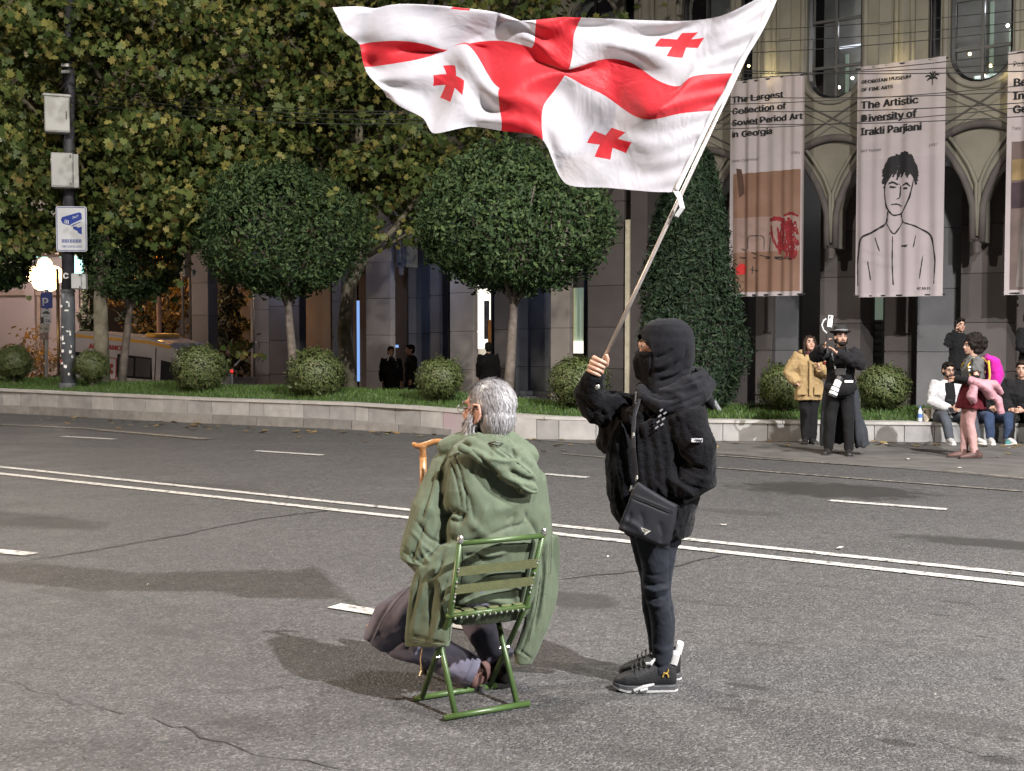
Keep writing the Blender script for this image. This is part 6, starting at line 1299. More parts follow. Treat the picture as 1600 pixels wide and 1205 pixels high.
figure('person in a dark open jacket sitting on the orange-lit bench', p, -40, 1.70, seat_pose(anL=(-.14, .42, -.38), anR=(.14, .42, -.38)), top=C_CHAR, legs=C_BLACK, shoes=S_BLACK, hair='long', hairmat=MAT_HAIRB, hem=.05, vox=.016, skin=MAT_SKIN2)
bq = P(70, 588, 33.1); e = empty('bench', (bq[0], 33.1, back_z(bq[0]))); tag(e, 'orange-lit wooden bench behind the grey pole', 'bench'); WD = mat('bench_wood', (.34, .16, .06), .6, .3, 6)
for k in range(3): m = M(); m.box((0, -.18 + .15 * k, .44), (1.7, .12, .04), bev=.006); m.build('slat', WD, e)
for k in range(2): m = M(); m.box((0, .26, .62 + .16 * k), (1.7, .03, .12), bev=.006); m.build('slat', WD, e)
for x in (-.7, .7): m = M(); m.box((x, 0, .21), (.06, .42, .42)); m.box((x, .25, .55), (.06, .04, .55)); m.build('leg', MAT_FIX, e)
# ================================================================== FOREGROUND: chair, seated man, cane
def wp(px, py, Y): return P(px, py, Y)
MAT_CHAIR = mat('green_enamel', (.036, .066, .018), .4, .15, 10, spec=.45); MAT_CHROME = mat('chrome_screw', (.55, .55, .52), .25, .05, 5, metal=.9); MAT_STRAP = mat('olive_canvas', (.075, .082, .034), .85, .15, 30, .5, 260)
cc = G(720, 1100); cc = np.array([-.178, 5.09, 0]); CR = np.array([.873, .487, 0]); CF = np.array([-.487, .873, 0]); CU = np.array([0, 0, 1.])
def CH(r, f, z): return CR * r + CF * f + CU * z
chair = empty('folding_chair', cc); tag(chair, 'green folding metal chair with canvas straps under the seated man', 'chair')
TR = .0125
def ct(name, pts, r=TR, n=12, mt=MAT_CHAIR, par=None): m = M(); m.tube(pts, r, n); return m.build(name, mt, par or chair, smooth=True)
nb = ct('foot_rail', [CH(-.205, -.15, TR), CH(.205, -.15, TR)], .0135); fbar = ct('foot_rail', [CH(-.205, .15, TR), CH(.205, .15, TR)], .0135)
for o_, f_ in ((nb, -.15), (fbar, .15)):
    for s in (-1, 1): m = M(); m.tube([CH(s * .2045, f_, TR), CH(s * .2075, f_, TR)], .0085, 10); m.build('end_cap', MAT_FIX, o_)
BACKTOP = (.20, -.185, .755)
for s in (-1, 1):
    ct('rear_leg', [CH(s * .168 + .0, .145, .015), CH(s * .182 + .03, -.105, .425), CH(s * BACKTOP[0] + .055, BACKTOP[1], BACKTOP[2])])
    ct('front_leg', [CH(s * .148, -.145, .015), CH(s * .150 + .02, .12, .43)])
    m = M(); m.tube([CH(s * .178 + .01, .0, .228), CH(s * .140, .0, .228)], .008, 8); m.build('pivot_bolt', MAT_CHROME, chair)
    top = np.array(CH(s * BACKTOP[0] + .055, BACKTOP[1], BACKTOP[2])); m = M(); m.tube([top - CF * .002, top + CU * .010 - CF * .004], .0145, 12, round_caps=True); m.build('chrome_cap', MAT_CHROME, chair)
    for k in range(7):
        t = (.20, .26, .40, .46, .60, .64, .30)[k]; q = np.array(CH(s * .182 + .03, -.105, .425)) * (1 - t) + top * t; m = M(); m.ell(q - CF * .013 + CR * s * -.003, (.006, .006, .006), n=8, m=6); m.build('rivet', MAT_CHROME, chair)
ct('top_rail', [CH(-BACKTOP[0] + .055, BACKTOP[1], BACKTOP[2] - .012), CH(BACKTOP[0] + .055, BACKTOP[1], BACKTOP[2] - .012)], .0115)
ct('seat_rail', [CH(-.20 + .03, -.105, .425), CH(.20 + .03, -.105, .425)], .013); ct('seat_rail', [CH(-.155 + .02, .12, .43), CH(.155 + .02, .12, .43)], .0125)
def slope(t, s): a = np.array(CH(s * .182 + .03, -.105, .425)); b = np.array(CH(s * BACKTOP[0] + .055, BACKTOP[1], BACKTOP[2])); return a * (1 - t) + b * t
for t, w in ((.36, .036), (.60, .036)):
    A, B = slope(t, -1), slope(t, 1); d = norm(slope(1, -1) - slope(0, -1)); m = M(); pts_t, pts_b = [], []
    for k in range(9): q = A + (B - A) * k / 8 - CF * (.016 - .0 * k) + CF * .012 * math.sin(math.pi * k / 8) * 0; pts_t.append(q + d * w / 2 * 1.15); pts_b.append(q - d * w / 2 * 1.15)
    m.add(pts_t + pts_b + [p + CF * .003 for p in pts_t] + [p + CF * .003 for p in pts_b], [(k, k + 1, 10 + k, 9 + k) for k in range(8)] + [(18 + k, 27 + k, 28 + k, 19 + k) for k in range(8)]); m.build('back_strap', MAT_STRAP, chair)
for k in range(6):
    r = -.15 + .06 * k + .03; m = M(); pts = [CH(r, -.118, .428), CH(r, -.10, .441), CH(r, .0, .437), CH(r, .12, .444), CH(r, .135, .43)]; m.tube(pts, [(.023, .0022)] * 5, 8, ref=CR); m.build('seat_strap', MAT_STRAP, chair)
for k in range(13):
    m = M(); q = CH(-.165 + .0275 * k + .03, -.1185, .42 - .004); m.ell(q, (.0062, .0062, .0062), n=8, m=6); m.build('rivet', MAT_CHROME, chair)

# ---- seated man
MAT_OLIVE = mat('olive_parka', (.070, .090, .058), .8, .10, 4, .22, 260, sheen=.1, spec=.3); MAT_DENIM = mat('dark_denim', (.055, .056, .082), .85, .25, 9, .4, 380, c2=(.105, .10, .138))
MAT_SKINP = mat('pink_skin', (.36, .20, .15), .5, .12, 14, .12, 150); MAT_HAIRG = leaf_mat('grey_hair', [(0, (.15, .145, .15)), (.4, (.23, .225, .235)), (.75, (.33, .325, .34)), (1, (.46, .45, .46))], .38, .05, .4); MAT_HAIRGB = mat('grey_hair_base', (.17, .165, .17), .6, .35, 60, .5, 200)
MY = 5.12
hd = norm(np.array([-.86, .51, 0])); ang = math.degrees(math.atan2(hd[1], hd[0])); HR = rz3(R(ang - 90)); hcen = wp(761, 643, MY) + np.array([.0, .02, 0]); HS = 1.10
m = M(); hips = np.array([-.14, 5.12, .50])
m.tube([hips - [0, 0, .03], hips + [0, 0, .12], hips + [.02, .02, .32], hips + [.04, .03, .55], hcen - [-.01, -.0, .16]], [(.10, .07), (.11, .08), (.13, .09), (.10, .07), (.06, .06)], 14, ref=CR)
m.tube([hcen - [-.02, .0, .24], hcen - [-.015, -.0, .05]], [.062, .06], 12)
head_shapes(m, hcen, HR, HS)
knL, anL = wp(592, 978, 5.28), wp(741, 1051, 5.28); hipL = np.array([-.21, 5.16, .48]); hipR = np.array([-.05, 5.18, .48]); knR = np.array([-.30, 5.62, .50]); anR = np.array([-.06, 5.42, .10])
for h_, k_, a_ in ((hipL, knL, anL), (hipR, knR, anR)): m.tube([h_, h_ * .5 + k_ * .5, k_, k_ * .55 + a_ * .45, a_], [.085, .075, .06, .055, .04], 12, round_caps=True)
shL, elL, wrL = wp(700, 735, 5.16), wp(655, 868, 5.08), wp(735, 850, 5.42); shR, elR, wrR = wp(828, 745, 5.28), wp(845, 860, 5.42), wp(745, 810, 5.52)
for a, b_, c in ((shL, elL, wrL), (shR, elR, wrR)): m.tube([a, b_, c], [.055, .045, .03], 10, round_caps=True)
man = fuse('person', m, MAT_SKINP, None, .008, 2); tag(man, 'grey-haired bearded man in an olive parka sitting on the green folding chair', 'person')
for w_, d_ in ((wrL, (.1, .5, .4)), (wrR, (-.6, .2, .3))):
    q = M(); hand_shapes(q, w_, d_, (0, 0, 1), 1.05, .9); h = q.mesh('hand', True); bm = bmesh.new(); bm.from_mesh(man.data); bm.from_mesh(h); bm.to_mesh(man.data); bm.free(); bpy.data.meshes.remove(h)
face_bits(man, hcen, HR, HS, brow=MAT_HAIRGB, lips=True)
def TM(p): return hcen + HR @ (np.array(p) * HS)
# ears get a rim and hollow
for q in (-1, 1):
    m = M(); m.tube([TM((q * .076, .012, -.03)), TM((q * .084, .018, .0)), TM((q * .088, .006, .03)), TM((q * .090, -.018, .028)), TM((q * .089, -.022, .0)), TM((q * .082, -.004, -.034)), TM((q * .079, .008, -.045))], [.007, .006, .007, .0075, .007, .009, .007], 8, round_caps=True); m.ell(TM((q * .080, -.002, -.004)), np.array((.006, .018, .028)), HR, 10, 8)
    fuse('ear', m, MAT_SKINP, man, .0035, 2)
# hair: base shell and thousands of short combed strands
m = M(); m.ell(TM((0, -.022, .036)), np.array((.080, .098, .092)) * HS, HR, 20, 14); m.ell(TM((0, -.036, -.005)), np.array((.0775, .083, .10)) * HS, HR, 16, 12)
hb = fuse('hair', m, MAT_HAIRGB, man, .006, 14)
co = get_co(hb.data); L0 = (co - hcen) @ HR / HS
set_co(hb.data, co + get_no(hb.data) * (-.010 * np.clip((L0[:, 1] - .035) * 60, 0, 1.6) * (L0[:, 2] < .075))[:, None])
co, no = get_co(hb.data), get_no(hb.data); L0 = (co - hcen) @ HR / HS
keep = np.where(((L0[:, 1] < .03) | (L0[:, 2] > .06)) & (L0[:, 2] > -.105) & ~((np.abs(L0[:, 0]) > .045) & (L0[:, 1] > -.005) & (L0[:, 2] < .028)))[0]
g = np.random.default_rng(12); ids = g.choice(keep, 11000); V = []; Fc = []; bald = np.array([.030, -.075, .118])
for i in ids:
    p, n_ = co[i], norm(no[i]); l = L0[i]
    if np.linalg.norm((l - bald) * [1, 1, 1.2]) < .030 and g.random() < .88: continue
    down = HR @ norm(np.array([l[0] * 4.0 + .1 * g.normal(), -.5 * (l[2] > .05) - .25, -1.0 - .3 * g.random()])); t = down - n_ * np.dot(down, n_); t = norm(t + .10 * g.normal(size=3) + .22 * np.array([math.sin(p[0] * 90 + p[2] * 40), math.sin(p[2] * 70 + 1), 0])); t = norm(t - n_ * np.dot(t, n_) * .9)
    s_ = np.cross(n_, t) * (.0010 + .0008 * g.random()); L_ = .028 + .028 * g.random(); lift = .0016 + .0028 * g.random(); b0 = len(V); w0 = p + n_ * .001
    V += [w0 - s_, w0 + s_, w0 + t * L_ * .5 + n_ * lift + s_ * .9, w0 + t * L_ * .5 + n_ * lift - s_ * .9, w0 + t * L_ + n_ * lift * .7]; Fc += [(b0, b0 + 1, b0 + 2, b0 + 3), (b0 + 3, b0 + 2, b0 + 4)]
m = M(); m.add(V, Fc); st = m.build('hair_strands', MAT_HAIRG, hb, recalc=False); st['kind'] = 'stuff'
bi = int(np.argmin(np.linalg.norm(L0 - bald, axis=1))); bn = norm(no[bi]); ba = norm(np.cross(bn, [0, 0, 1.])); m = M(); m.ell(co[bi] - bn * .006, (.030, .028, .0085), np.stack([ba, np.cross(bn, ba), bn], 1), 14, 8); m.build('bald_patch', MAT_SKINP, hb, smooth=True)
# beard
m = M(); m.tube([TM((-.072, .016, .012)), TM((-.072, .026, -.03)), TM((-.062, .042, -.075)), TM((0, .082, -.10)), TM((.062, .042, -.075)), TM((.072, .026, -.03)), TM((.072, .016, .012))], [.012, .022, .032, .038, .032, .022, .012], 10, round_caps=True); m.ell(TM((0, .07, -.125)), np.array((.045, .04, .04)), HR, 12, 8); m.tube([TM((-.03, .092, -.05)), TM((0, .105, -.043)), TM((.03, .092, -.05))], .009, 8)
bd = fuse('beard', m, mat('grey_beard_base', (.22, .21, .22), .6, .35, 60, .5, 200), man, .006, 2); co, no = get_co(bd.data), get_no(bd.data); V = []; Fc = []
for i in g.choice(len(co), 4200):
    p, n_ = co[i], norm(no[i]); t = norm(np.array([0, 0, -1.]) + n_ * .5 + .4 * g.normal(size=3)); s_ = np.cross(n_, t) * .0016; b0 = len(V); L_ = .012 + .016 * g.random(); V += [p - s_, p + s_, p + t * L_]; Fc.append((b0, b0 + 1, b0 + 2))
m = M(); m.add(V, Fc); o = m.build('beard_strands', MAT_HAIRG, bd, recalc=False); o['kind'] = 'stuff'
m = M()   # spectacles
for q in (-1, 1):
    a = [TM((q * .035 + .025 * math.cos(w), .100, .010 + .016 * math.sin(w))) for w in np.linspace(0, 6.29, 17)]; m.tube(a, .002, 6, caps=False); m.tube([TM((q * .06, .098, .016)), TM((q * .078, .06, .018)), TM((q * .086, -.002, .016)), TM((q * .083, -.02, .0))], .0022, 6)
m.tube([TM((-.01, .11, .012)), TM((.01, .11, .012))], .002, 6); m.build('spectacles', mat('steel_frame', (.45, .45, .47), .25, metal=.8), man)
# jeans
m = M(); g_ = .016
m.tube([hips - [0, 0, .06], hips + [0, 0, .05]], [(.13, .09), (.12, .085)], 14, ref=CR)
for h_, k_, a_ in ((hipL, knL, anL), (hipR, knR, anR)): m.tube([h_ * .8 + k_ * .2, h_ * .5 + k_ * .5 + [0, 0, .01], k_ * .9 + h_ * .1, k_, k_ * .8 + a_ * .2, k_ * .45 + a_ * .55, a_ * 1.01 - k_ * .01], [.098 + g_, .092 + g_, .080 + g_, .074 + g_, .074 + g_, .066 + g_, .062 + g_], 16)
tr = fuse('trousers', m, MAT_DENIM, man, .008, 4); push(tr, lambda c, n_: .004 * wob(c, .16, 5))
strokes(tr, [([(650, 902), (612, 935), (590, 975), (572, 1015)], 3, -.010), ([(655, 915), (640, 940), (618, 975)], 7, .012), ([(668, 935), (650, 965), (640, 1000)], 6, -.016), ([(655, 980), (625, 1005), (600, 1020)], 7, -.015), ([(580, 1000), (610, 1022), (660, 1030)], 7, .014), ([(600, 1035), (660, 1046), (710, 1040)], 5, -.012), ([(628, 1000), (650, 1012), (690, 1010)], 5, .014), ([(640, 950), (632, 990), (640, 1020)], 5, -.012)])
for k, (a_, k0) in enumerate(((anL, knL), (anR, knR))):
    d_ = norm(np.array([.35, -.9, 0]) if k == 0 else np.array([.2, -.2, 0])) * -1; d_ = norm(np.array([.45, .9, 0])) if k == 0 else norm(np.array([-.3, .9, 0])); b0 = np.array([a_[0], a_[1], 0]) + (d_ * .075 if k == 0 else 0); m = M(); q = lambda t, h: b0 + d_ * t + np.array([0, 0, h])
    m.tube([q(-.09, .055), q(-.03, .07), q(.06, .06), q(.14, .045), q(.2, .035)], [(.034, .045), (.040, .055), (.043, .048), (.045, .036), (.034, .026)], 14, ref=np.cross(d_, (0, 0, 1)), round_caps=True); m.tube([a_ + [0, 0, .04], a_ - [0, 0, .02]], [.036, .040], 12)
    s_ = fuse('shoe', m, mat('brown_pink_leather', (.085, .048, .044), .75, .2, 14, spec=.15) if k == 0 else S_BLACK, man, .006, 2); co = get_co(s_.data); co[:, 2] = np.maximum(co[:, 2], .014); set_co(s_.data, co)
    m = M(); m.prism([(p[0] * .05, p[1]) for p in ((-.8, -.1), (.8, -.1), (1.05, .06), (1.1, .15), (.6, .225), (-.6, .225), (-1.1, .15), (-1.05, .06))], b0, np.cross(d_, (0, 0, 1)), d_, (0, 0, .024)); m.build('sole', MAT_FIX, s_)
    m = M(); [m.tube([q(.03 + .03 * i, .112 - .014 * i) + np.cross(d_, (0, 0, 1)) * .03, q(.035 + .03 * i, .118 - .014 * i), q(.03 + .03 * i, .112 - .014 * i) - np.cross(d_, (0, 0, 1)) * .03], .0035, 6) for i in range(3)]; m.build('lace', MAT_PHONEW, s_)
# parka
m = M()
m0 = M(); m0.sec([(676, 737, 789, MY, .075), (686, 722, 800, MY, .09), (697, 708, 818, MY, .11), (710, 700, 830, MY, .13), (730, 695, 842, MY + .02, .145), (760, 692, 853, MY + .035, .155), (800, 694, 861, MY + .045, .16), (850, 699, 864, MY + .05, .16), (900, 700, 852, MY + .075, .155), (940, 702, 838, MY + .10, .145), (962, 706, 826, MY + .12, .14)], 32, 2.4)
m.add([(x, y + .40 * np.clip((1.25 - z) * 3, 0, 1) * (x + .055), z) for x, y, z in m0.v], m0.f)
m.tube([shL + [.06, .02, .06], shL + [.015, 0, 0], wp(675, 800, 5.10), elL, wp(668, 886, 5.18), wrL], [.085, .098, .095, .088, .07, .052], 16, round_caps=True)
m.tube([shR + [-.05, 0, .02], shR + [-.01, 0, -.02], elR, wrR], [.08, .088, .08, .055], 14, round_caps=True)
m.tube([wp(700, 700, 5.14), wp(735, 690, MY), wp(790, 692, MY), wp(825, 712, 5.2)], [.05, .06, .06, .055], 12, round_caps=True)
# hanging skirts of the parka at both sides of the chair
def flap(secs, n=24):
    rings = []
    for py, xl, xr, Y0, Y1, th in secs:
        A, B = wp(xl, py, Y0), wp(xr, py, Y1); d_ = norm(B - A); nn_ = np.array([-d_[1], d_[0], 0]); r_ = []
        for j in range(n): w = 2 * math.pi * j / n; r_.append((A + B) / 2 + d_ * np.linalg.norm(B - A) / 2 * math.copysign(abs(math.cos(w)) ** .6, math.cos(w)) + nn_ * th * math.copysign(abs(math.sin(w)) ** .8, math.sin(w)))
        rings.append(r_)
    return rings[::-1] if rings[0][0][2] > rings[-1][0][2] else rings
m.loft(flap([(850, 690, 730, 5.02, 5.02, .04), (885, 652, 716, 5.04, 4.99, .045), (920, 640, 712, 5.05, 4.97, .04), (960, 636, 707, 5.06, 4.96, .036), (990, 634, 703, 5.07, 4.955, .03), (1010, 634, 701, 5.08, 4.95, .024)]))
m.loft(flap([(835, 834, 866, 5.20, 5.28, .055), (880, 838, 866, 5.19, 5.32, .05), (930, 836, 863, 5.19, 5.32, .045), (980, 824, 852, 5.19, 5.30, .042), (1020, 806, 836, 5.19, 5.28, .035), (1038, 808, 828, 5.20, 5.26, .02)]))
park = fuse('parka', m, MAT_OLIVE, man, .0056, 3)
# hood lying on the back
hm = M()
hy = lambda px, d: MY - .155 + .0011 * (px - 760) - d
def hp(px, py, d): return wp(px, py, hy(px, d))
hm.tube([hp(722, 700, -.045), hp(752, 714, .0), hp(785, 735, .012), hp(815, 758, .012), hp(836, 762, .0)], [.018, .028, .034, .028, .015], 14, round_caps=True)
hm.tube([hp(735, 692, -.08), hp(770, 712, -.01), hp(805, 735, .0), hp(832, 748, -.02)], [.028, .044, .044, .024], 14, round_caps=True)
hm.tube([hp(750, 686, -.08), hp(790, 702, -.03), hp(824, 725, -.04)], [.03, .05, .03], 14, round_caps=True)
hm.tube([hp(795, 745, .015), hp(820, 765, .022), hp(838, 768, .01)], [.03, .026, .012], 10, round_caps=True)
hood = fuse('hood', hm, MAT_OLIVE, man, .006, 4)
cm_ = M(); cm_.tube([hcen + [0, 0, -.155] + np.array([.078 * math.cos(w), .02 + .082 * math.sin(w), .012 * math.sin(w)]) for w in np.linspace(0, 6.283, 25)], [.026] * 25, 10, caps=False); collar = fuse('collar', cm_, MAT_OLIVE, man, .006, 2)
push(park, lambda c, n_: .0045 * wob(c * [1, 1, .5], .26, 21) + .0016 * wob(c * [1, 1, .6], .08, 22))
push(hood, lambda c, n_: .004 * wob(c, .10, 24))
strokes(hood, [([(738, 703), (768, 735), (800, 765), (826, 772)], 4, -.016), ([(762, 694), (778, 708), (790, 716)], 2.5, -.012), ([(796, 735), (815, 745), (835, 752)], 3.5, -.016), ([(760, 716), (792, 722), (815, 718)], 4, .010), ([(800, 700), (805, 715), (812, 728)], 3, -.010), ([(815, 757), (832, 764), (840, 768)], 3, -.014), ([(775, 742), (805, 752), (822, 760)], 4, .008)])
strokes(park, [
    ([(700, 712), (709, 735), (717, 765), (722, 795)], 2.2, -.010), ([(709, 708), (719, 735), (728, 770), (730, 800)], 2.2, -.009),      # armhole seam
    ([(688, 726), (678, 760), (668, 800), (660, 830)], 6, .012), ([(682, 735), (672, 770), (660, 810)], 4, -.011), ([(698, 730), (693, 765), (684, 800)], 5, -.010), ([(672, 800), (657, 835), (640, 880)], 5, -.011), ([(660, 790), (645, 825), (630, 865)], 5, .010),
    ([(700, 795), (690, 830), (672, 862), (650, 880)], 5, -.013), ([(690, 808), (705, 800), (722, 806)], 6, -.022), ([(702, 812), (718, 818), (728, 803)], 6, -.016), ([(628, 850), (636, 866), (648, 884)], 3, -.008), ([(640, 862), (650, 876), (664, 884)], 3, -.009), ([(655, 850), (662, 868), (672, 880)], 3, .008),
    ([(700, 838), (725, 850), (752, 842)], 5, -.013), ([(730, 812), (760, 838), (790, 850)], 7, .009), ([(790, 815), (805, 805), (800, 830)], 7, -.008), ([(770, 800), (800, 790), (830, 770)], 8, .008), ([(735, 760), (755, 800), (765, 835)], 10, .007), ([(820, 800), (838, 830), (842, 838)], 6, -.012), ([(848, 790), (856, 830), (858, 880)], 5, .008), ([(742, 858), (790, 853), (830, 850)], 6, .010),
    ([(745, 880), (765, 900), (800, 905)], 8, .009), ([(720, 915), (760, 925), (810, 915)], 7, -.010), ([(715, 945), (760, 935), (805, 945)], 6, .012), ([(805, 905), (806, 930), (809, 945)], 4, .01), ([(735, 865), (760, 868), (792, 862)], 4, .012), ([(726, 870), (742, 864), (756, 872)], 3, -.012),
    ([(668, 905), (660, 930), (650, 960), (645, 1000)], 5, .011), ([(678, 915), (672, 950), (670, 985)], 5, -.012), ([(690, 930), (688, 960), (680, 990), (676, 1005)], 5, .010), ([(655, 900), (648, 935), (641, 975)], 4, -.010), ([(692, 870), (684, 895), (672, 905)], 4, -.013), ([(712, 875), (706, 930), (702, 1000)], 3, .008), ([(640, 992), (670, 1000), (695, 1006)], 2.2, -.008), ([(700, 905), (694, 920), (690, 945)], 4, -.010),
    ([(845, 900), (838, 940), (826, 985)], 4, -.009), ([(858, 880), (852, 930), (842, 970)], 4, .008), ([(826, 985), (818, 1010), (810, 1025)], 3, -.008), ([(810, 1016), (824, 1024), (830, 1030)], 2, -.007), ([(846, 842), (850, 870), (846, 900)], 2, -.006),
    ([(724, 705), (712, 712), (700, 716)], 2, -.006), ([(770, 780), (772, 830), (770, 880)], 12, .006), ([(852, 850), (847, 920), (834, 990)], 4, -.011), ([(842, 870), (838, 930), (828, 980)], 3, .007), ([(858, 840), (857, 890), (850, 950)], 3, -.008), ([(735, 735), (762, 770), (800, 792)], 6, -.006), ([(715, 745), (735, 780), (740, 812)], 4, -.007), ([(836, 775), (828, 805), (806, 832)], 4, -.009), ([(760, 838), (790, 826), (826, 818)], 4, -.008), ([(738, 830), (752, 812), (760, 790)], 3, .006), ([(652, 815), (668, 840), (690, 850)], 3, -.009), ([(645, 830), (660, 852), (680, 866)], 3, .007)])
SEAM = mat('olive_seam', (.050, .058, .042), .85); SEAMD = mat('denim_seam', (.05, .05, .07), .9)
for pl in ([(699, 713), (709, 735), (717, 765), (722, 795)], [(709, 709), (719, 735), (728, 770), (731, 800)], [(690, 728), (700, 714), (722, 706)], [(637, 1000), (665, 1006), (700, 1008)], [(712, 875), (707, 930), (702, 1003)], [(860, 800), (862, 860), (860, 900)], [(845, 900), (838, 950), (826, 1005)], [(624, 868), (640, 884), (655, 890)], [(722, 840), (724, 880), (722, 925)], [(810, 1022), (826, 1031)]):
    drape(park, pl, .0017, SEAM, 'seam', park)
for pl in ([(738, 702), (766, 734), (800, 766), (826, 775)], [(770, 694), (796, 712), (832, 742)]): drape(hood, pl, .0016, SEAM, 'seam', hood)
for pl in ([(655, 903), (626, 932), (600, 965), (578, 1012)], [(746, 1003), (738, 1036), (724, 1066)]): drape(tr, pl, .0018, SEAMD, 'seam', tr)
m = M(); m.tube([wp(660, 1012, 5.03), wp(657, 1030, 5.03), wp(658, 1048, 5.035), wp(655, 1056, 5.03)], .0028, 6); m.build('drawcord', mat('tan_cord', (.42, .30, .16), .8), man)
for px, py in ((781, 683), (776, 682)): m = M(); m.ell(wp(px, py, MY - .1), .004, n=8, m=6); m.build('snap', MAT_CHROME, collar)
m = M(); m.tube([wp(764, 692, 4.99), wp(775, 690, 4.975), wp(786, 693, 4.98), wp(778, 697, 4.965), wp(766, 693, 4.985)], .0035, 6); m.build('cord_loop', MAT_FIX, hood)

# ---- cane in his hands
MAT_CANE = mat('honey_wood', (.20, .095, .032), .35, 0, 30, c2=(.29, .15, .055), spec=.5); MAT_CANED = mat('varnished_burl', (.17, .078, .030), .32, 0, 45, c2=(.27, .13, .048), spec=.55)
YC = 5.52; o = wp(661, 760, YC); e = empty('walking_cane', (o[0], YC + .03, 0)); tag(e, 'wooden walking cane with a curved handle held before the seated man', 'cane'); z_ = np.array(e.location)
q = lambda px, py, dy=0: wp(px, py, YC + dy) - z_
m = M(); m.tube([q(661, 712), q(661, 760, .005), (0.0, 0, .02)], [.0165, .0165, .011], 14); m.build('shaft', MAT_CANE, e, smooth=True)
m = M(); m.tube([q(661, 712), q(661, 707), q(660, 701), q(661, 697)], [.0165, .015, .018, .022], 12); m.tube([q(646, 694), q(650, 697), q(658, 697), q(668, 694), q(678, 690.5), q(688, 690), q(695, 694), q(699, 702)], [(.010, .012), (.0155, .014), (.017, .015), (.016, .015), (.0155, .015), (.0155, .015), (.015, .014), (.012, .012)], 12, ref=(0, 1, 0), round_caps=True)
fuse('handle', m, MAT_CANED, e, .0045, 3); m = M(); m.tube([q(661, 711), q(661, 714)], .0172, 14); m.build('collar_ring', MAT_CANED, e); m = M(); m.tube([(0, 0, .0), (0, 0, .03)], .014, 10); m.build('rubber_tip', MAT_FIX, e)
# ================================================================== FOREGROUND: masked woman, bag, flag
WY = 5.34
MAT_FUR = mat('black_pile_fabric', (.0042, .0042, .0054), .95, .35, 40, .6, 130, sheen=.05, spec=.1); MAT_BAL = mat('black_knit', (.0052, .0055, .0075), .9, .12, 30, .3, 300, sheen=.03, spec=.15); MAT_JEAN2 = mat('black_blue_jeans', (.0062, .0082, .0145), .85, .3, 14, .3, 320, spec=.35)
hcw = wp(1038, 545, WY); wd_ = norm(np.array([-1, -.12, 0])); WR = rz3(R(math.degrees(math.atan2(wd_[1], wd_[0])) - 90)); WS = 1.02
def TW(p): return hcw + WR @ (np.array(p) * WS)
hipc = wp(1028, 800, WY); m = M()
m.tube([hipc - [0, 0, .05], hipc, hipc + [.0, 0, .15], hipc + [.01, 0, .34], hcw - [-.005, 0, .20]], [(.10, .14), (.105, .15), (.09, .12), (.10, .15), (.06, .08)], 14, ref=(1, 0, 0)); m.tube([hcw - [-.01, 0, .24], hcw - [-.005, 0, .05]], [.055, .052], 10)
head_shapes(m, hcw, WR, WS)
m.ell(TW((0, .064, .018)), (.055, .064, .036), None, 14, 10)
hN, kN, aN = wp(1028, 815, WY - .06), wp(1027, 925, WY - .06), wp(1033, 1052, WY - .05); hF, kF, aF = wp(1012, 815, WY + .09), wp(1018, 915, WY + .11), wp(1031, 1026, WY + .12)
for h_, k_, a_ in ((hN, kN, aN), (hF, kF, aF)): m.tube([h_, h_ * .5 + k_ * .5, k_, k_ * .6 + a_ * .4, a_], [.066, .052, .038, .034, .024], 12, round_caps=True)
shF, elF, wrF = wp(1000, 650, WY + .14), wp(922, 632, WY + .06), wp(931, 588, WY + .02); shN, elN, wrN = wp(1072, 655, WY - .13), wp(1092, 748, WY - .14), wp(1022, 768, WY - .16)
for a, b_, c in ((shF, elF, wrF), (shN, elN, wrN)): m.tube([a, b_, c], [.048, .040, .028], 10, round_caps=True)
woman = fuse('person', m, MAT_SKIN, None, .007, 2); tag(woman, 'masked woman in black pile jacket and balaclava holding up the flag pole', 'person')
def addmesh(q):
    h = q.mesh('hand', True); bm = bmesh.new(); bm.from_mesh(woman.data); bm.from_mesh(h); bm.to_mesh(woman.data); bm.free(); bpy.data.meshes.remove(h)
# flag pole line first: the fist closes on it
PA, PB = wp(926, 600, WY - .01), wp(1222, -34, WY - .05); pd = norm(PB - PA)
fist = M(); hw = 1.0
pc = lambda t: PA + (PB - PA) * t
# pole passes the fist at py about 560-590
cpt = wp(936, 575, WY - .012)
ax = pd; out = norm(np.array([-.25, -1.0, 0]) - ax * np.dot(np.array([-.25, -1.0, 0]), ax)); side = np.cross(ax, out)   # out: towards the camera
if side[0] > 0: side = -side   # side: to the left of the photo (knuckle side)
C0 = cpt + 0 * ax
wrist = wrF
# palm: behind and right of the pole
fist.tube([wrist, wrist * .45 + (C0 + side * .012) * .55, C0 + side * .014 + ax * .008], [(.030, .024), (.036, .028), (.036, .030)], 12, ref=side, round_caps=True)
fist = fist
fm = M(); fm.v = list(fist.v); fm.f = list(fist.f)
palm = fuse('palm', fm, None, None, .004, 2); bm = bmesh.new(); bm.from_mesh(woman.data); bm.from_mesh(palm.data); bm.to_mesh(woman.data); bm.free(); bpy.data.objects.remove(palm)
for k in range(4):
    o_ = (.032, .011, -.010, -.030)[k]; r_ = (.0098, .0102, .0098, .0085)[k]; b0 = C0 + ax * o_; R1 = (.026, .028, .027, .024)[k]
    q = [b0 + side * (R1 + .012) - out * .022, b0 + side * (R1 + .014) + out * .004, b0 + side * (R1 - .004) + out * .024, b0 + side * .004 + out * .029, b0 - side * .015 + out * .022, b0 - side * .019 + out * .008]
    fq = M(); fq.tube(q, [r_ * 1.05, r_ * 1.12, r_ * 1.02, r_, r_ * .95, r_ * .8], 10, round_caps=True); addmesh(fq)
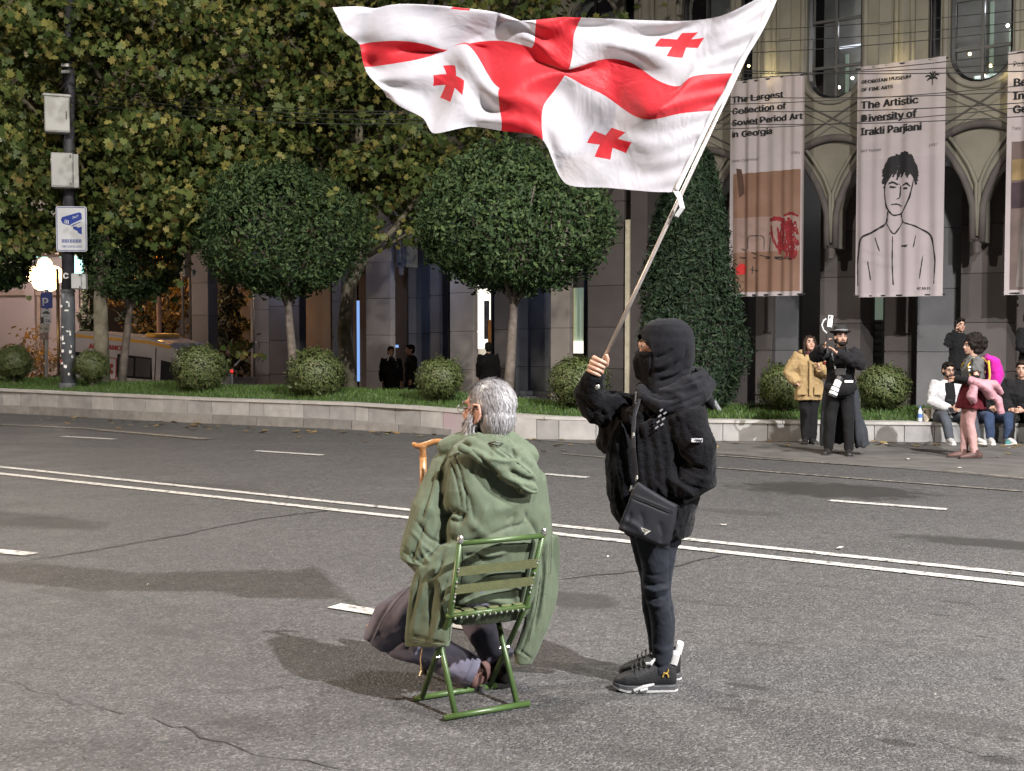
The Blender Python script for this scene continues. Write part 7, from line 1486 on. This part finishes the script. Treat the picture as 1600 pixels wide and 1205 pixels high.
fq = M(); q = [C0 - side * .006 - out * .022 + ax * .0, C0 - side * .022 - out * .004 + ax * .03, C0 - side * .018 + out * .012 + ax * .052, C0 - side * .010 + out * .018 + ax * .064]; fq.tube(q, [.014, .0125, .0105, .008], 10, round_caps=True); addmesh(fq)
woman.data.polygons.foreach_set('use_smooth', [True] * len(woman.data.polygons))
# face in the slot
for q_ in (-1, 1):
    m = M(); m.ell(TW((q_ * .031, .103, .012)), np.array((.011, .006, .0055)), WR, 12, 8); e = m.build('eye', MAT_EYEW, woman, smooth=True); m = M(); m.ell(TW((q_ * .031, .1085, .012)), np.array((.0055, .003, .0055)), WR, 10, 6); m.build('iris', MAT_EYE, e)
    m = M(); m.tube([TW((q_ * .016, .113, .032)), TW((q_ * .034, .108, .038)), TW((q_ * .05, .094, .030))], [.003, .004, .002], 6); m.build('eyebrow', MAT_HAIRB, woman)
# jeans
m = M(); g_ = .008
m.tube([hipc - [0, 0, .14], hipc - [0, 0, .02], hipc + [0, 0, .08]], [(.105, .15), (.115, .16), (.10, .14)], 14, ref=(1, 0, 0))
m.sec([(815, 986, 1062, WY - .06, .09), (845, 992, 1061, WY - .06, .085), (880, 1001, 1054, WY - .06, .075), (905, 1003, 1049, WY - .06, .068), (922, 1004, 1048, WY - .06, .066), (945, 1011, 1052, WY - .055, .064), (970, 1016, 1055, WY - .05, .062), (1000, 1018, 1053, WY - .05, .055), (1025, 1019, 1050, WY - .05, .048), (1048, 1018, 1047, WY - .05, .042), (1054, 1019, 1046, WY - .05, .038)], 24, 2.0)
m.sec([(815, 980, 1040, WY + .09, .085), (845, 984, 1040, WY + .10, .08), (880, 994, 1038, WY + .11, .07), (905, 1000, 1037, WY + .11, .062), (945, 1003, 1042, WY + .12, .06), (990, 1011, 1046, WY + .12, .052), (1022, 1015, 1046, WY + .12, .045), (1030, 1015, 1045, WY + .12, .043)], 20, 2.0)
jn = fuse('trousers', m, MAT_JEAN2, woman, .007, 3); push(jn, lambda c, n_: .0025 * wob(c, .09, 5))
strokes(jn, [([(1004, 908), (1018, 915), (1040, 912)], 3, -.008), ([(1005, 918), (1022, 924), (1046, 918)], 3, .008), ([(1010, 932), (1024, 937), (1040, 930)], 3, -.009), ([(1012, 941), (1025, 948), (1034, 946)], 3, .007), ([(1008, 896), (1020, 900), (1034, 898)], 3, -.006), ([(1020, 1040), (1032, 1044), (1046, 1038)], 3, -.006), ([(1046, 860), (1046, 920), (1052, 980)], 2, -.004), ([(1020, 1010), (1035, 1018), (1050, 1012)], 4, .004)])
# shoes
MAT_SHOE = mat('black_trainer', (.008, .008, .0095), .6, .2, 20, .3, 150); MAT_SHG = mat('grey_sole', (.045, .045, .05), .6); MAT_SHW = mat('white_sole', (.30, .30, .30), .6); MAT_GOLD = mat('gold_print', (.55, .36, .08), .35, metal=.5)
def trainer(xs, Y, ank, name='shoe', orange=False):
    """low-cut trainer seen from its side: photo columns toe..heel"""
    toe, heel, yb, yt = xs; gz = 0; k = (heel - toe) / 100.0; X_ = lambda t: wp(toe + t * (heel - toe), yb, Y)[0]; mm = M(); rings = []
    w3 = ankz = None
    for t, z0, z1, hw_ in ((.0, .030, .045, .012), (.05, .022, .062, .030), (.18, .020, .080, .043), (.35, .020, .098, .047), (.52, .020, .118, .043), (.66, .020, .140, .038), (.80, .020, .150, .036), (.92, .022, .152, .033), (.985, .03, .145, .020)):
        c = np.array([X_(t), Y, (z0 + z1) / 2]); rings.append([c + np.array([0, hw_ * math.copysign(abs(math.cos(w)) ** .7, math.cos(w)), (z1 - z0) / 2 * math.copysign(abs(math.sin(w)) ** .8, math.sin(w))]) for w in np.linspace(0, 6.283, 20, endpoint=False)])
    mm.loft(rings); s = fuse(name, mm, MAT_SHOE, woman, .005, 3)
    def soleband(z0, z1, gr, nm, mt):
        rr = []
        for t, hw_ in ((-.01, .008), (.02, .026), (.08, .040), (.2, .051), (.36, .054), (.52, .049), (.68, .045), (.84, .043), (.95, .038), (1.005, .018)):
            lift = .016 * max(0, .15 - t) / .15 + gr; rr.append([np.array([X_(t), Y + s_ * hw_, z + lift * (1 if z < .02 else .6)]) for s_, z in ((1, z0), (1, z1), (.96, z1 + .002), (-.96, z1 + .002), (-1, z1), (-1, z0))])
        q = M(); q.loft(rr); return q.build(nm, mt, s)
    soleband(.003, .012, 0, 'sole', MAT_SHW); soleband(.013, .030, 0, 'midsole', MAT_SHG)
    q = M(); q.tube([(X_(.62), Y - .046, .04), (X_(.45), Y - .052, .03), (X_(.30), Y - .056, .014)], [.006, .009, .007], 8); q.tube([(X_(.52), Y - .054, .022), (X_(.40), Y - .056, .016)], .008, 8); q.build('sole_flash', MAT_SHW, s)
    q = M(); q.tube([(X_(.93), Y - .030, .125), (X_(.975), Y - .022, .165), (X_(.99), Y, .175)], [(.016, .005)] * 3, 8); q.build('heel_tab', MAT_SHW, s)
    q = M(); q.tube([(X_(.50), Y - .030, .128), (X_(.57), Y - .036, .130), (X_(.64), Y - .030, .152)], [.008, .010, .005], 8); q.build('tongue_edge', MAT_SHW, s)
    for i in range(5):
        t = .30 + .065 * i; z = .098 + .011 * i; q = M(); q.tube([(X_(t), Y - .034, z - .004), (X_(t - .015), Y - .01, z + .012), (X_(t + .01), Y + .02, z + .010)], .004, 6); q.build('lace', MAT_FIX, s)
    q = M()   # two interlocking arcs on the heel
    for sg in (1, -1): q.tube([(X_(.80 + .045 * math.cos(w)), Y - .0415 + .004 * abs(math.cos(w)), .088 + sg * (.009 - .022 * abs(math.sin(w)) + .012)) for w in np.linspace(.15, math.pi - .15, 9)], .0032, 6)
    q.build('emblem', MAT_GOLD, s); return s
trainer((958, 1058, 1089, 1046), WY - .05, aN); trainer((968, 1064, 1066, 1024), WY + .13, aF)
# jacket: bulky ribbed pile, raised far sleeve, near hand in the pocket
m = M()
m.sec([(622, 998, 1098, WY, .13), (640, 978, 1103, WY, .17), (665, 962, 1104, WY, .19), (700, 950, 1103, WY, .20), (740, 948, 1100, WY, .205), (775, 947, 1092, WY, .205), (800, 955, 1086, WY, .20), (820, 968, 1082, WY, .19), (834, 978, 1080, WY, .17)], 32, 2.4)
m.tube([shN + [-.03, .06, .03], shN, wp(1086, 700, WY - .15), elN, wp(1062, 762, WY - .17), wrN + [.01, .02, 0]], [.085, .093, .095, .085, .078, .055], 16, round_caps=True)
m.tube([wp(1010, 655, WY + .12), wp(968, 648, WY + .11), wp(928, 630, WY + .08), wp(921, 612, WY + .05), wp(928, 591, WY + .01)], [.105, .105, .085, .072, .05], 16, round_caps=True)
m.tube([wp(950, 690, WY + .1), wp(962, 650, WY + .1)], [.06, .08], 12, round_caps=True)
jk = fuse('jacket', m, MAT_FUR, woman, .0075, 5)
# diagonal pile ribs over the body and the wrinkles of the sleeves
def ribs(c, n_):
    px = proj(c); body = (px[:, 0] > 940) & (px[:, 0] < 1075) & (px[:, 1] > 640)
    ph = (c[:, 0] + .28 * (c[:, 2] - 1.0) + .02 * np.sin(c[:, 2] * 9)) / .043
    near = np.exp(-((px[:, 0] - 1085) / 26) ** 2)
    return .0038 * np.sin(ph * 6.283) * np.clip((1070 - px[:, 0]) / 20, 0, 1) * np.clip((px[:, 1] - 630) / 15, 0, 1) + .006 * wob(c, .16, 3) + .0022 * wob(c, .035, 4)
push(jk, ribs)
strokes(jk, [([(1055, 690), (1058, 730), (1062, 750)], 5, -.018), ([(1060, 715), (1080, 728), (1105, 735)], 5, -.012), ([(1062, 733), (1085, 745), (1106, 750)], 5, .012), ([(1058, 748), (1078, 760), (1098, 765)], 4, -.012), ([(1040, 745), (1062, 758), (1085, 775)], 4, .010), ([(1025, 780), (1050, 785), (1080, 778)], 5, -.016), ([(1012, 768), (1018, 780), (1030, 787)], 4, -.016), ([(1022, 752), (1030, 762), (1038, 775)], 4, .01), ([(960, 640), (975, 660), (990, 690)], 7, -.020), ([(985, 625), (990, 660), (992, 740)], 3, -.014), ([(905, 620), (925, 640), (950, 650)], 5, -.010), ([(930, 600), (945, 612), (965, 612)], 5, -.012), ([(940, 670), (955, 655), (965, 640)], 5, -.010), ([(1000, 660), (1020, 645), (1045, 640)], 5, -.016), ([(970, 808), (1020, 820), (1078, 826)], 3, -.008), ([(1070, 660), (1080, 680), (1100, 690)], 5, -.008)])
m = M()   # hood bunched round the neck
m.tube([wp(1001, 608, WY - .06), wp(1008, 622, WY - .12), wp(1030, 634, WY - .155), wp(1062, 632, WY - .15), wp(1090, 618, WY - .10), wp(1104, 602, WY), wp(1085, 588, WY + .10), wp(1040, 600, WY + .15), wp(1005, 605, WY + .10)], [.025, .034, .042, .050, .05, .045, .05, .05, .03], 14, round_caps=True)
m.tube([wp(1040, 622, WY - .12), wp(1080, 603, WY - .11), wp(1098, 590, WY - .04), wp(1092, 578, WY + .03)], [.045, .050, .035, .02], 12, round_caps=True); m.tube([wp(1095, 610, WY - .04), wp(1108, 625, WY - .02), wp(1113, 637, WY)], [.04, .028, .012], 10, round_caps=True)
hw_ = fuse('jacket_hood', m, MAT_BAL, woman, .0065, 4); push(hw_, lambda c, n_: .005 * wob(c, .10, 6)); strokes(hw_, [([(1010, 612), (1030, 622), (1060, 622)], 4, -.014), ([(1040, 640), (1070, 628), (1098, 615)], 4, -.010), ([(1060, 605), (1085, 595), (1100, 588)], 3, -.010), ([(1025, 610), (1050, 612), (1080, 598)], 4, .008)])
# balaclava with an eye slot
m = M()
m.sec([(497, 1030, 1055, WY, .03), (501, 1017, 1068, WY, .06), (508, 1007, 1077, WY, .080), (518, 1001.5, 1083, WY, .094), (532, 998, 1086, WY, .102), (545, 996.5, 1086, WY, .104), (556, 994, 1085, WY, .102), (566, 995, 1083, WY, .098), (578, 998, 1080, WY, .092), (590, 1000, 1078, WY, .09), (602, 1002, 1080, WY, .10), (618, 1000, 1088, WY, .12), (630, 1004, 1092, WY, .12)], 30, 2.0)
m.tube([wp(999, 553, WY), wp(996, 563, WY), wp(1002, 585, WY)], [.018, .024, .03], 12, round_caps=True); m.tube([wp(1003, 522, WY), wp(1000.5, 530, WY), wp(1006, 540, WY)], [.014, .014, .01], 10)
bl = fuse('balaclava', m, MAT_BAL, woman, .0055, 4); push(bl, lambda c, n_: .003 * wob(c, .12, 7))
strokes(bl, [([(1018, 552), (1018, 570), (1016, 592)], 2.2, -.008), ([(1022, 560), (1040, 555), (1052, 545)], 4, -.010), ([(1020, 575), (1038, 570), (1050, 560)], 4, .008), ([(1022, 585), (1045, 578), (1060, 565)], 4, -.010), ([(1025, 597), (1050, 590), (1075, 575)], 4, -.012), ([(1030, 590), (1055, 584), (1070, 578)], 4, .008), ([(1060, 570), (1070, 560), (1074, 545)], 4, -.008), ([(998, 556), (1006, 560), (1017, 557)], 2, -.006), ([(1016, 527), (1016, 540), (1019, 552)], 2.5, .004), ([(1030, 612), (1055, 604), (1080, 592)], 4, -.01)])
co = get_co(bl.data); L1 = (co - hcw) @ WR / WS
me = bl.data; bm = bmesh.new(); bm.from_mesh(me)
kill = []
for f in bm.faces:
    c = f.calc_center_median(); l = WR.T @ (np.array(c) - hcw) / WS
    top_ = .058 - .95 * max(0, abs(l[0]) - .010) ; bot_ = -.012
    if l[1] > .030 and bot_ < l[2] < top_ and abs(l[0]) < .075: kill.append(f)
bmesh.ops.delete(bm, geom=kill, context='FACES'); bm.to_mesh(me); bm.free()
sm = bl.modifiers.new('solid', 'SOLIDIFY'); sm.thickness = .003; sm.offset = -1
# labels, zip
m = M(); m.box(wp(1089, 688, WY - .253), (.05, .006, .016), rz=.15); lb_ = m.build('sleeve_label', mat('label_white', (.30, .30, .32), .7), woman); q = M(); [q.box(wp(1082.5 + 3.4 * i, 688, WY - .2575), (.006, .002, .008 - .002 * (i % 2)), rz=.15) for i in range(5)]; q.build('print', MAT_INK, lb_)
for i in range(7):
    c = wp(1026 + (i % 2) * 7 + i * 1.2, 668 - i * 4.5, WY - .213); m = M(); m.box(c, (.016, .004, .007), rot=np.array([[.8, 0, -.6], [0, 1, 0], [.6, 0, .8]])); m.build('print', mat('print_grey', (.13, .13, .14), .8), woman)
m = M(); m.tube([wp(994, 612, WY - .10), wp(991, 640, WY - .15), wp(989, 690, WY - .19)], .004, 6); m.build('zip', MAT_FIX, woman); m = M(); m.box(wp(994, 632, WY - .15), (.008, .006, .018)); m.build('zip_pull', MAT_CHROME, woman)
m = M(); m.ell(wp(934, 605, WY - .075), (.012, .008, .012), n=8, m=6); m.build('cuff_bead', MAT_CHROME, woman)

# ---- crossbody bag
BY = WY - .245; e = empty('crossbody_bag', wp(1012, 810, BY)); tag(e, 'black crossbody bag with a small triangular metal badge hanging at her hip', 'bag'); z_ = np.array(e.location)
MAT_BAG = mat('black_nylon', (.0075, .0082, .0115), .62, .15, 12, .25, 300, spec=.25)
q = lambda px, py, dy=0: wp(px, py, BY + dy) - z_
outl = [(997, 752), (1012, 762), (1045, 782), (1059, 789), (1056, 815), (1048, 846), (1044, 854), (1034, 855), (1005, 843), (975, 832), (966, 828), (968, 818), (980, 788), (989, 762)]
m = M(); n = len(outl); cx_ = np.mean([p[0] for p in outl]); cy_ = np.mean([p[1] for p in outl]); rings = []
for dy, k in ((-.036, .90), (-.030, .97), (-.012, 1.0), (.02, 1.0), (.034, .95)): rings.append([q(cx_ + (p[0] - cx_) * k, cy_ + (p[1] - cy_) * k, dy) for p in outl])
m.loft(rings); bg_ = fuse('bag_body', m, MAT_BAG, e, .0055, 4); W_ = np.array(e.location)
strokes(bg_, [([(988, 778), (1010, 787), (1048, 803)], 1.6, -.008), ([(990, 775), (1012, 784), (1050, 800)], 2, .004), ([(975, 812), (995, 822), (1010, 838)], 5, .006), ([(1030, 815), (1036, 835), (1032, 850)], 6, -.005), ([(1000, 800), (1006, 815), (1004, 830)], 6, -.004), ([(985, 800), (982, 815), (975, 826)], 4, -.006)], world=W_)
m = M(); m.tube([q(1047, 801, -.036), q(1010, 785.5, -.036), q(991, 778, -.036)], .0020, 6); m.build('zip', MAT_BAG, bg_)
m = M(); tri = [(1001, 824), (1017, 830), (1007.5, 836)]; m.add([q(px, py, -.0405) for px, py in tri] + [q(px, py, -.036) for px, py in tri], [(0, 1, 2), (5, 4, 3), (0, 3, 4, 1), (1, 4, 5, 2), (2, 5, 3, 0)]); bd_ = m.build('badge', mat('silver_badge', (.55, .54, .48), .35, metal=.5), bg_)
m = M(); [m.tube([q(a, b_, -.0415), q(c_, d__, -.0415)], .0012, 5) for a, b_, c_, d__ in ((1004, 826.5, 1013, 829.7), (1005.5, 829, 1010, 830.8), (1006.5, 832, 1009, 833))]; m.build('emblem', MAT_FIX, bd_)
m = M(); m.tube([q(995, 749, .0), q(993.5, 730, .0), q(990, 700, .0), q(989.5, 675, .02), q(991, 650, .05), q(998, 625, .10), q(1015, 612, .16)], [(.009, .002)] * 7, 8, ref=(1, -.4, 0)); st_ = m.build('strap', MAT_BAG, e)
for a, b_ in ((995, 748), (986, 764), (989.5, 681)): m = M(); m.tube([q(a - 1.5, b_ + 3, -.008), q(a, b_, -.012), q(a + .5, b_ - 5, -.008)], [.004, .006, .004], 8); m.build('clasp', MAT_CHROME if b_ < 760 else MAT_CHROME, e)

# ---- flag and pole
MAT_FPOLE = mat('flag_pole_metal', (.42, .38, .36), .35, .15, 14, metal=.6)
e = empty('flag_pole', PA); tag(e, 'slim metal pole held up slantwise in her fist carrying the flag', 'pole'); m = M(); m.tube([(0, 0, 0), (PB - PA) * .35, (PB - PA)], [.0105, .0095, .0075], 12); m.build('shaft', MAT_FPOLE, e, smooth=True); m = M(); m.ell(PB - PA + pd * .015, .014, n=10, m=8); m.build('tip', MAT_FPOLE, e)
ctl = {  # (u from hoist to fly, v from bottom to top): photo x, y, distance offset
 (0, 1): (1217, -18, 0), (.15, 1): (1135, 22, -.02), (.3, 1): (1050, 33, .03), (.43, 1): (915, 28, 0), (.5, 1): (878, 27, -.02), (.57, 1): (838, 31, .0), (.66, 1): (792, 34, .06), (.74, 1): (745, 36, .12), (.82, 1): (688, 32, .14), (.90, 1): (615, 20, .10), (.96, 1): (560, 10, .04), (1, 1): (519, 12, 0),
 (0, .8): (1187, 48, 0), (.12, .8): (1120, 64, -.03), (.22, .8): (1064, 70, .0), (.3, .8): (1000, 66, .03), (.43, .8): (902, 58, .02), (.57, .8): (836, 52, -.02), (.66, .8): (795, 27, .01), (.74, .8): (748, 17, .0), (.82, .8): (688, 11, .0), (.92, .8): (600, 12, .0), (1, .8): (538, 50, .01),
 (0, .61): (1148, 114, 0), (.12, .61): (1078, 121, -.04), (.18, .61): (1060, 135, -.04), (.25, .61): (1023, 123, .0), (.32, .61): (986, 98, .05), (.38, .61): (940, 93, .05), (.44, .61): (888, 109, .0), (.565, .61): (833, 76, -.02), (.64, .61): (785, 64, .02), (.70, .61): (735, 68, .07), (.76, .61): (698, 78, .10), (.84, .61): (653, 67, .03), (.92, .61): (595, 65, .0), (1, .61): (562, 70, -.02),
 (0, .5): (1133, 145, 0), (.12, .5): (1062, 152, -.05), (.25, .5): (1004, 150, -.01), (.35, .5): (952, 112, .04), (.5, .5): (840, 100, -.02), (.62, .5): (778, 90, .02), (.70, .5): (738, 70, .09), (.76, .5): (700, 79, .11), (.84, .5): (650, 80, .05), (.92, .5): (596, 84, .01), (1, .5): (565, 86, -.02),
 (0, .39): (1116, 173, 0), (.10, .39): (1060, 178, -.05), (.18, .39): (1016, 187, -.07), (.25, .39): (985, 178, -.04), (.33, .39): (944, 149, .02), (.39, .39): (912, 134, .03), (.445, .39): (878, 117, -.01), (.565, .39): (783, 139, -.03), (.64, .39): (752, 98, .0), (.70, .39): (728, 69, .05), (.76, .39): (695, 79, .07), (.84, .39): (653, 93, .0), (.92, .39): (592, 103, -.02), (1, .39): (570, 105, -.03),
 (0, .2): (1087, 233, 0), (.12, .2): (1020, 240, -.03), (.22, .2): (957, 222, .0), (.32, .2): (902, 205, .06), (.38, .2): (878, 190, .03), (.44, .2): (849, 165, -.03), (.565, .2): (783, 170, -.02), (.66, .2): (744, 158, -.06), (.72, .2): (722, 135, -.07), (.77, .2): (703, 124, -.04), (.86, .2): (648, 130, .0), (1, .2): (585, 128, -.03),
 (0, 0): (1055, 300, 0), (.12, 0): (998, 298, -.02), (.22, 0): (940, 293, .0), (.31, 0): (884, 287, .03), (.36, 0): (868, 262, .05), (.40, 0): (858, 236, .02), (.445, 0): (846, 217, -.02), (.565, 0): (786, 205, -.03), (.65, 0): (735, 198, -.04), (.70, 0): (700, 205, -.09), (.75, 0): (676, 208, -.06), (.82, 0): (662, 186, .0), (.90, 0): (628, 168, .02), (1, 0): (604, 152, -.01)}
K = np.array(list(ctl.keys()), float); D = np.array(list(ctl.values()), float); K2 = K * [1.5, 1]
def tps(d): return np.where(d > 1e-9, d * d * np.log(d + 1e-12), 0)
A_ = tps(np.linalg.norm(K2[:, None] - K2[None], axis=2)) + np.eye(len(K2)) * 2e-4; Pm = np.hstack([np.ones((len(K2), 1)), K2])
sol = np.linalg.solve(np.block([[A_, Pm], [Pm.T, np.zeros((3, 3))]]), np.vstack([D, np.zeros((3, 3))]))
nu, nv = 210, 130; U, Vv = np.meshgrid(np.linspace(0, 1, nu), np.linspace(0, 1, nv)); UV = np.stack([U.ravel(), Vv.ravel()], 1); UV2 = UV * [1.5, 1]
val = np.empty((len(UV), 3))
for i in range(0, len(UV), 4000): q = UV2[i:i + 4000]; val[i:i + 4000] = np.hstack([tps(np.linalg.norm(q[:, None] - K2[None], axis=2)), np.ones((len(q), 1)), q]) @ sol
Yd = WY - .045 + val[:, 2] + (.014 * np.sin(UV[:, 0] * 19 + UV[:, 1] * 4) + .022 * np.sin(UV[:, 0] * 11 - UV[:, 1] * 9 + 1) + .012 * np.sin(UV[:, 1] * 21 + UV[:, 0] * 6)) * np.clip(UV[:, 0] * 6, 0, 1)
# furl between hoist ripples
Yd += .006 * np.sin(UV[:, 1] * 60 + 3 * np.sin(UV[:, 0] * 9)) * np.exp(-UV[:, 0] * 9) * (UV[:, 0] > .002)
Yd += (.010 * np.sin(UV[:, 0] * 38 + 5 * UV[:, 1] + 2 * np.sin(UV[:, 1] * 7)) + .008 * np.sin(UV[:, 1] * 30 - UV[:, 0] * 17)) * np.clip(UV[:, 0] * 4, 0, 1)
pts = np.array([P(a, b_, y) for (a, b_), y in zip(val[:, :2], Yd)])
me = bpy.data.meshes.new('flag'); idx = np.arange(nu * nv).reshape(nv, nu); fc = np.stack([idx[:-1, :-1], idx[:-1, 1:], idx[1:, 1:], idx[1:, :-1]], -1).reshape(-1, 4)
fo = np.array(PA); me.from_pydata((pts - fo).tolist(), [], fc.tolist()); me.polygons.foreach_set('use_smooth', [True] * len(me.polygons))
uvl = me.uv_layers.new(name='UVMap'); li = np.empty(len(me.loops), np.int32); me.loops.foreach_get('vertex_index', li); uvl.data.foreach_set('uv', UV[li].astype(np.float32).ravel())
def flag_mat():
    m = bpy.data.materials.new('flag_cloth'); m.use_nodes = True; n = m.node_tree; b = n.nodes['Principled BSDF']; L = n.links.new
    uv = n.nodes.new('ShaderNodeUVMap'); sp = n.nodes.new('ShaderNodeSeparateXYZ'); L(uv.outputs[0], sp.inputs[0])
    def math_(op, a, c=None):
        q = n.nodes.new('ShaderNodeMath'); q.operation = op
        for i, s in enumerate((a, c)):
            if s is None: continue
            if isinstance(s, (int, float)): q.inputs[i].default_value = s
            else: L(s, q.inputs[i])
        return q.outputs[0]
    u, v = math_('MULTIPLY', sp.outputs[0], 1.5), sp.outputs[1]
    def bar(c, cu, hw): return math_('LESS_THAN', math_('ABSOLUTE', math_('SUBTRACT', c, cu)), hw)
    red = math_('MAXIMUM', bar(u, .757, .098), bar(v, .5, .11))
    for cu, cv in ((.345, .2), (.33, .81), (1.145, .2), (1.17, .87)):
        du = math_('ABSOLUTE', math_('SUBTRACT', u, cu)); dv = math_('ABSOLUTE', math_('SUBTRACT', v, cv))   # small crosses with arms that widen outwards
        a1 = math_('MULTIPLY', math_('LESS_THAN', du, .075), math_('LESS_THAN', dv, math_('ADD', .022, math_('MULTIPLY', du, .10)))); a2 = math_('MULTIPLY', math_('LESS_THAN', dv, .075), math_('LESS_THAN', du, math_('ADD', .022, math_('MULTIPLY', dv, .10))))
        red = math_('MAXIMUM', red, math_('MAXIMUM', a1, a2))
    mx = n.nodes.new('ShaderNodeMix'); mx.data_type = 'RGBA'; L(red, mx.inputs[0]); mx.inputs[6].default_value = (.39, .38, .41, 1); mx.inputs[7].default_value = (.40, .008, .016, 1)
    L(mx.outputs[2], b.inputs['Base Color']); tc = n.nodes.new('ShaderNodeTexCoord'); hs = []
    for sc_, dist_ in ((3.2, 1.6), (11, .5)):
        q = n.nodes.new('ShaderNodeTexNoise'); q.inputs['Scale'].default_value = sc_; q.inputs['Detail'].default_value = 3; q.inputs['Distortion'].default_value = dist_; L(tc.outputs['Object'], q.inputs['Vector']); hs.append(q.outputs['Fac'])
    hh = math_('ADD', hs[0], math_('MULTIPLY', hs[1], .22)); bp = n.nodes.new('ShaderNodeBump'); bp.inputs['Strength'].default_value = .35; bp.inputs['Distance'].default_value = .05; L(hh, bp.inputs['Height']); L(bp.outputs[0], b.inputs['Normal'])
    b.inputs['Roughness'].default_value = .6; b.inputs['Specular IOR Level'].default_value = .3; b.inputs['Sheen Weight'].default_value = .2
    t = n.nodes.new('ShaderNodeBsdfTranslucent'); L(mx.outputs[2], t.inputs[0]); ms = n.nodes.new('ShaderNodeMixShader'); ms.inputs[0].default_value = .3; L(b.outputs[0], ms.inputs[1]); L(t.outputs[0], ms.inputs[2]); L(ms.outputs[0], n.nodes['Material Output'].inputs[0]); return m
me.materials.append(flag_mat()); fl = empty('flag', fo); tag(fl, 'large white flag with red crosses waving from the slanted pole', 'flag'); obj_from('cloth', me, fl)
m = M()
hoist = [P(*(val[i * nu][:2]), Yd[i * nu]) - fo for i in range(0, nv, 3)]; m.tube(hoist, .0125, 8); m.build('hoist_sleeve', mat('white_hem', (.46, .45, .46), .7), fl, smooth=True)
m = M(); m.tube([wp(1056, 298, WY - .05) - fo, wp(1062, 308, WY - .08) - fo, wp(1066, 325, WY - .07) - fo, wp(1057, 338, WY - .06) - fo, wp(1054, 339, WY - .05) - fo], [(.014, .0015), (.013, .0015), (.013, .0015), (.012, .0015), (.006, .0015)], 8, ref=(1, .3, 0)); m.build('tie', mat('white_ribbon', (.42, .42, .42), .7), fl)
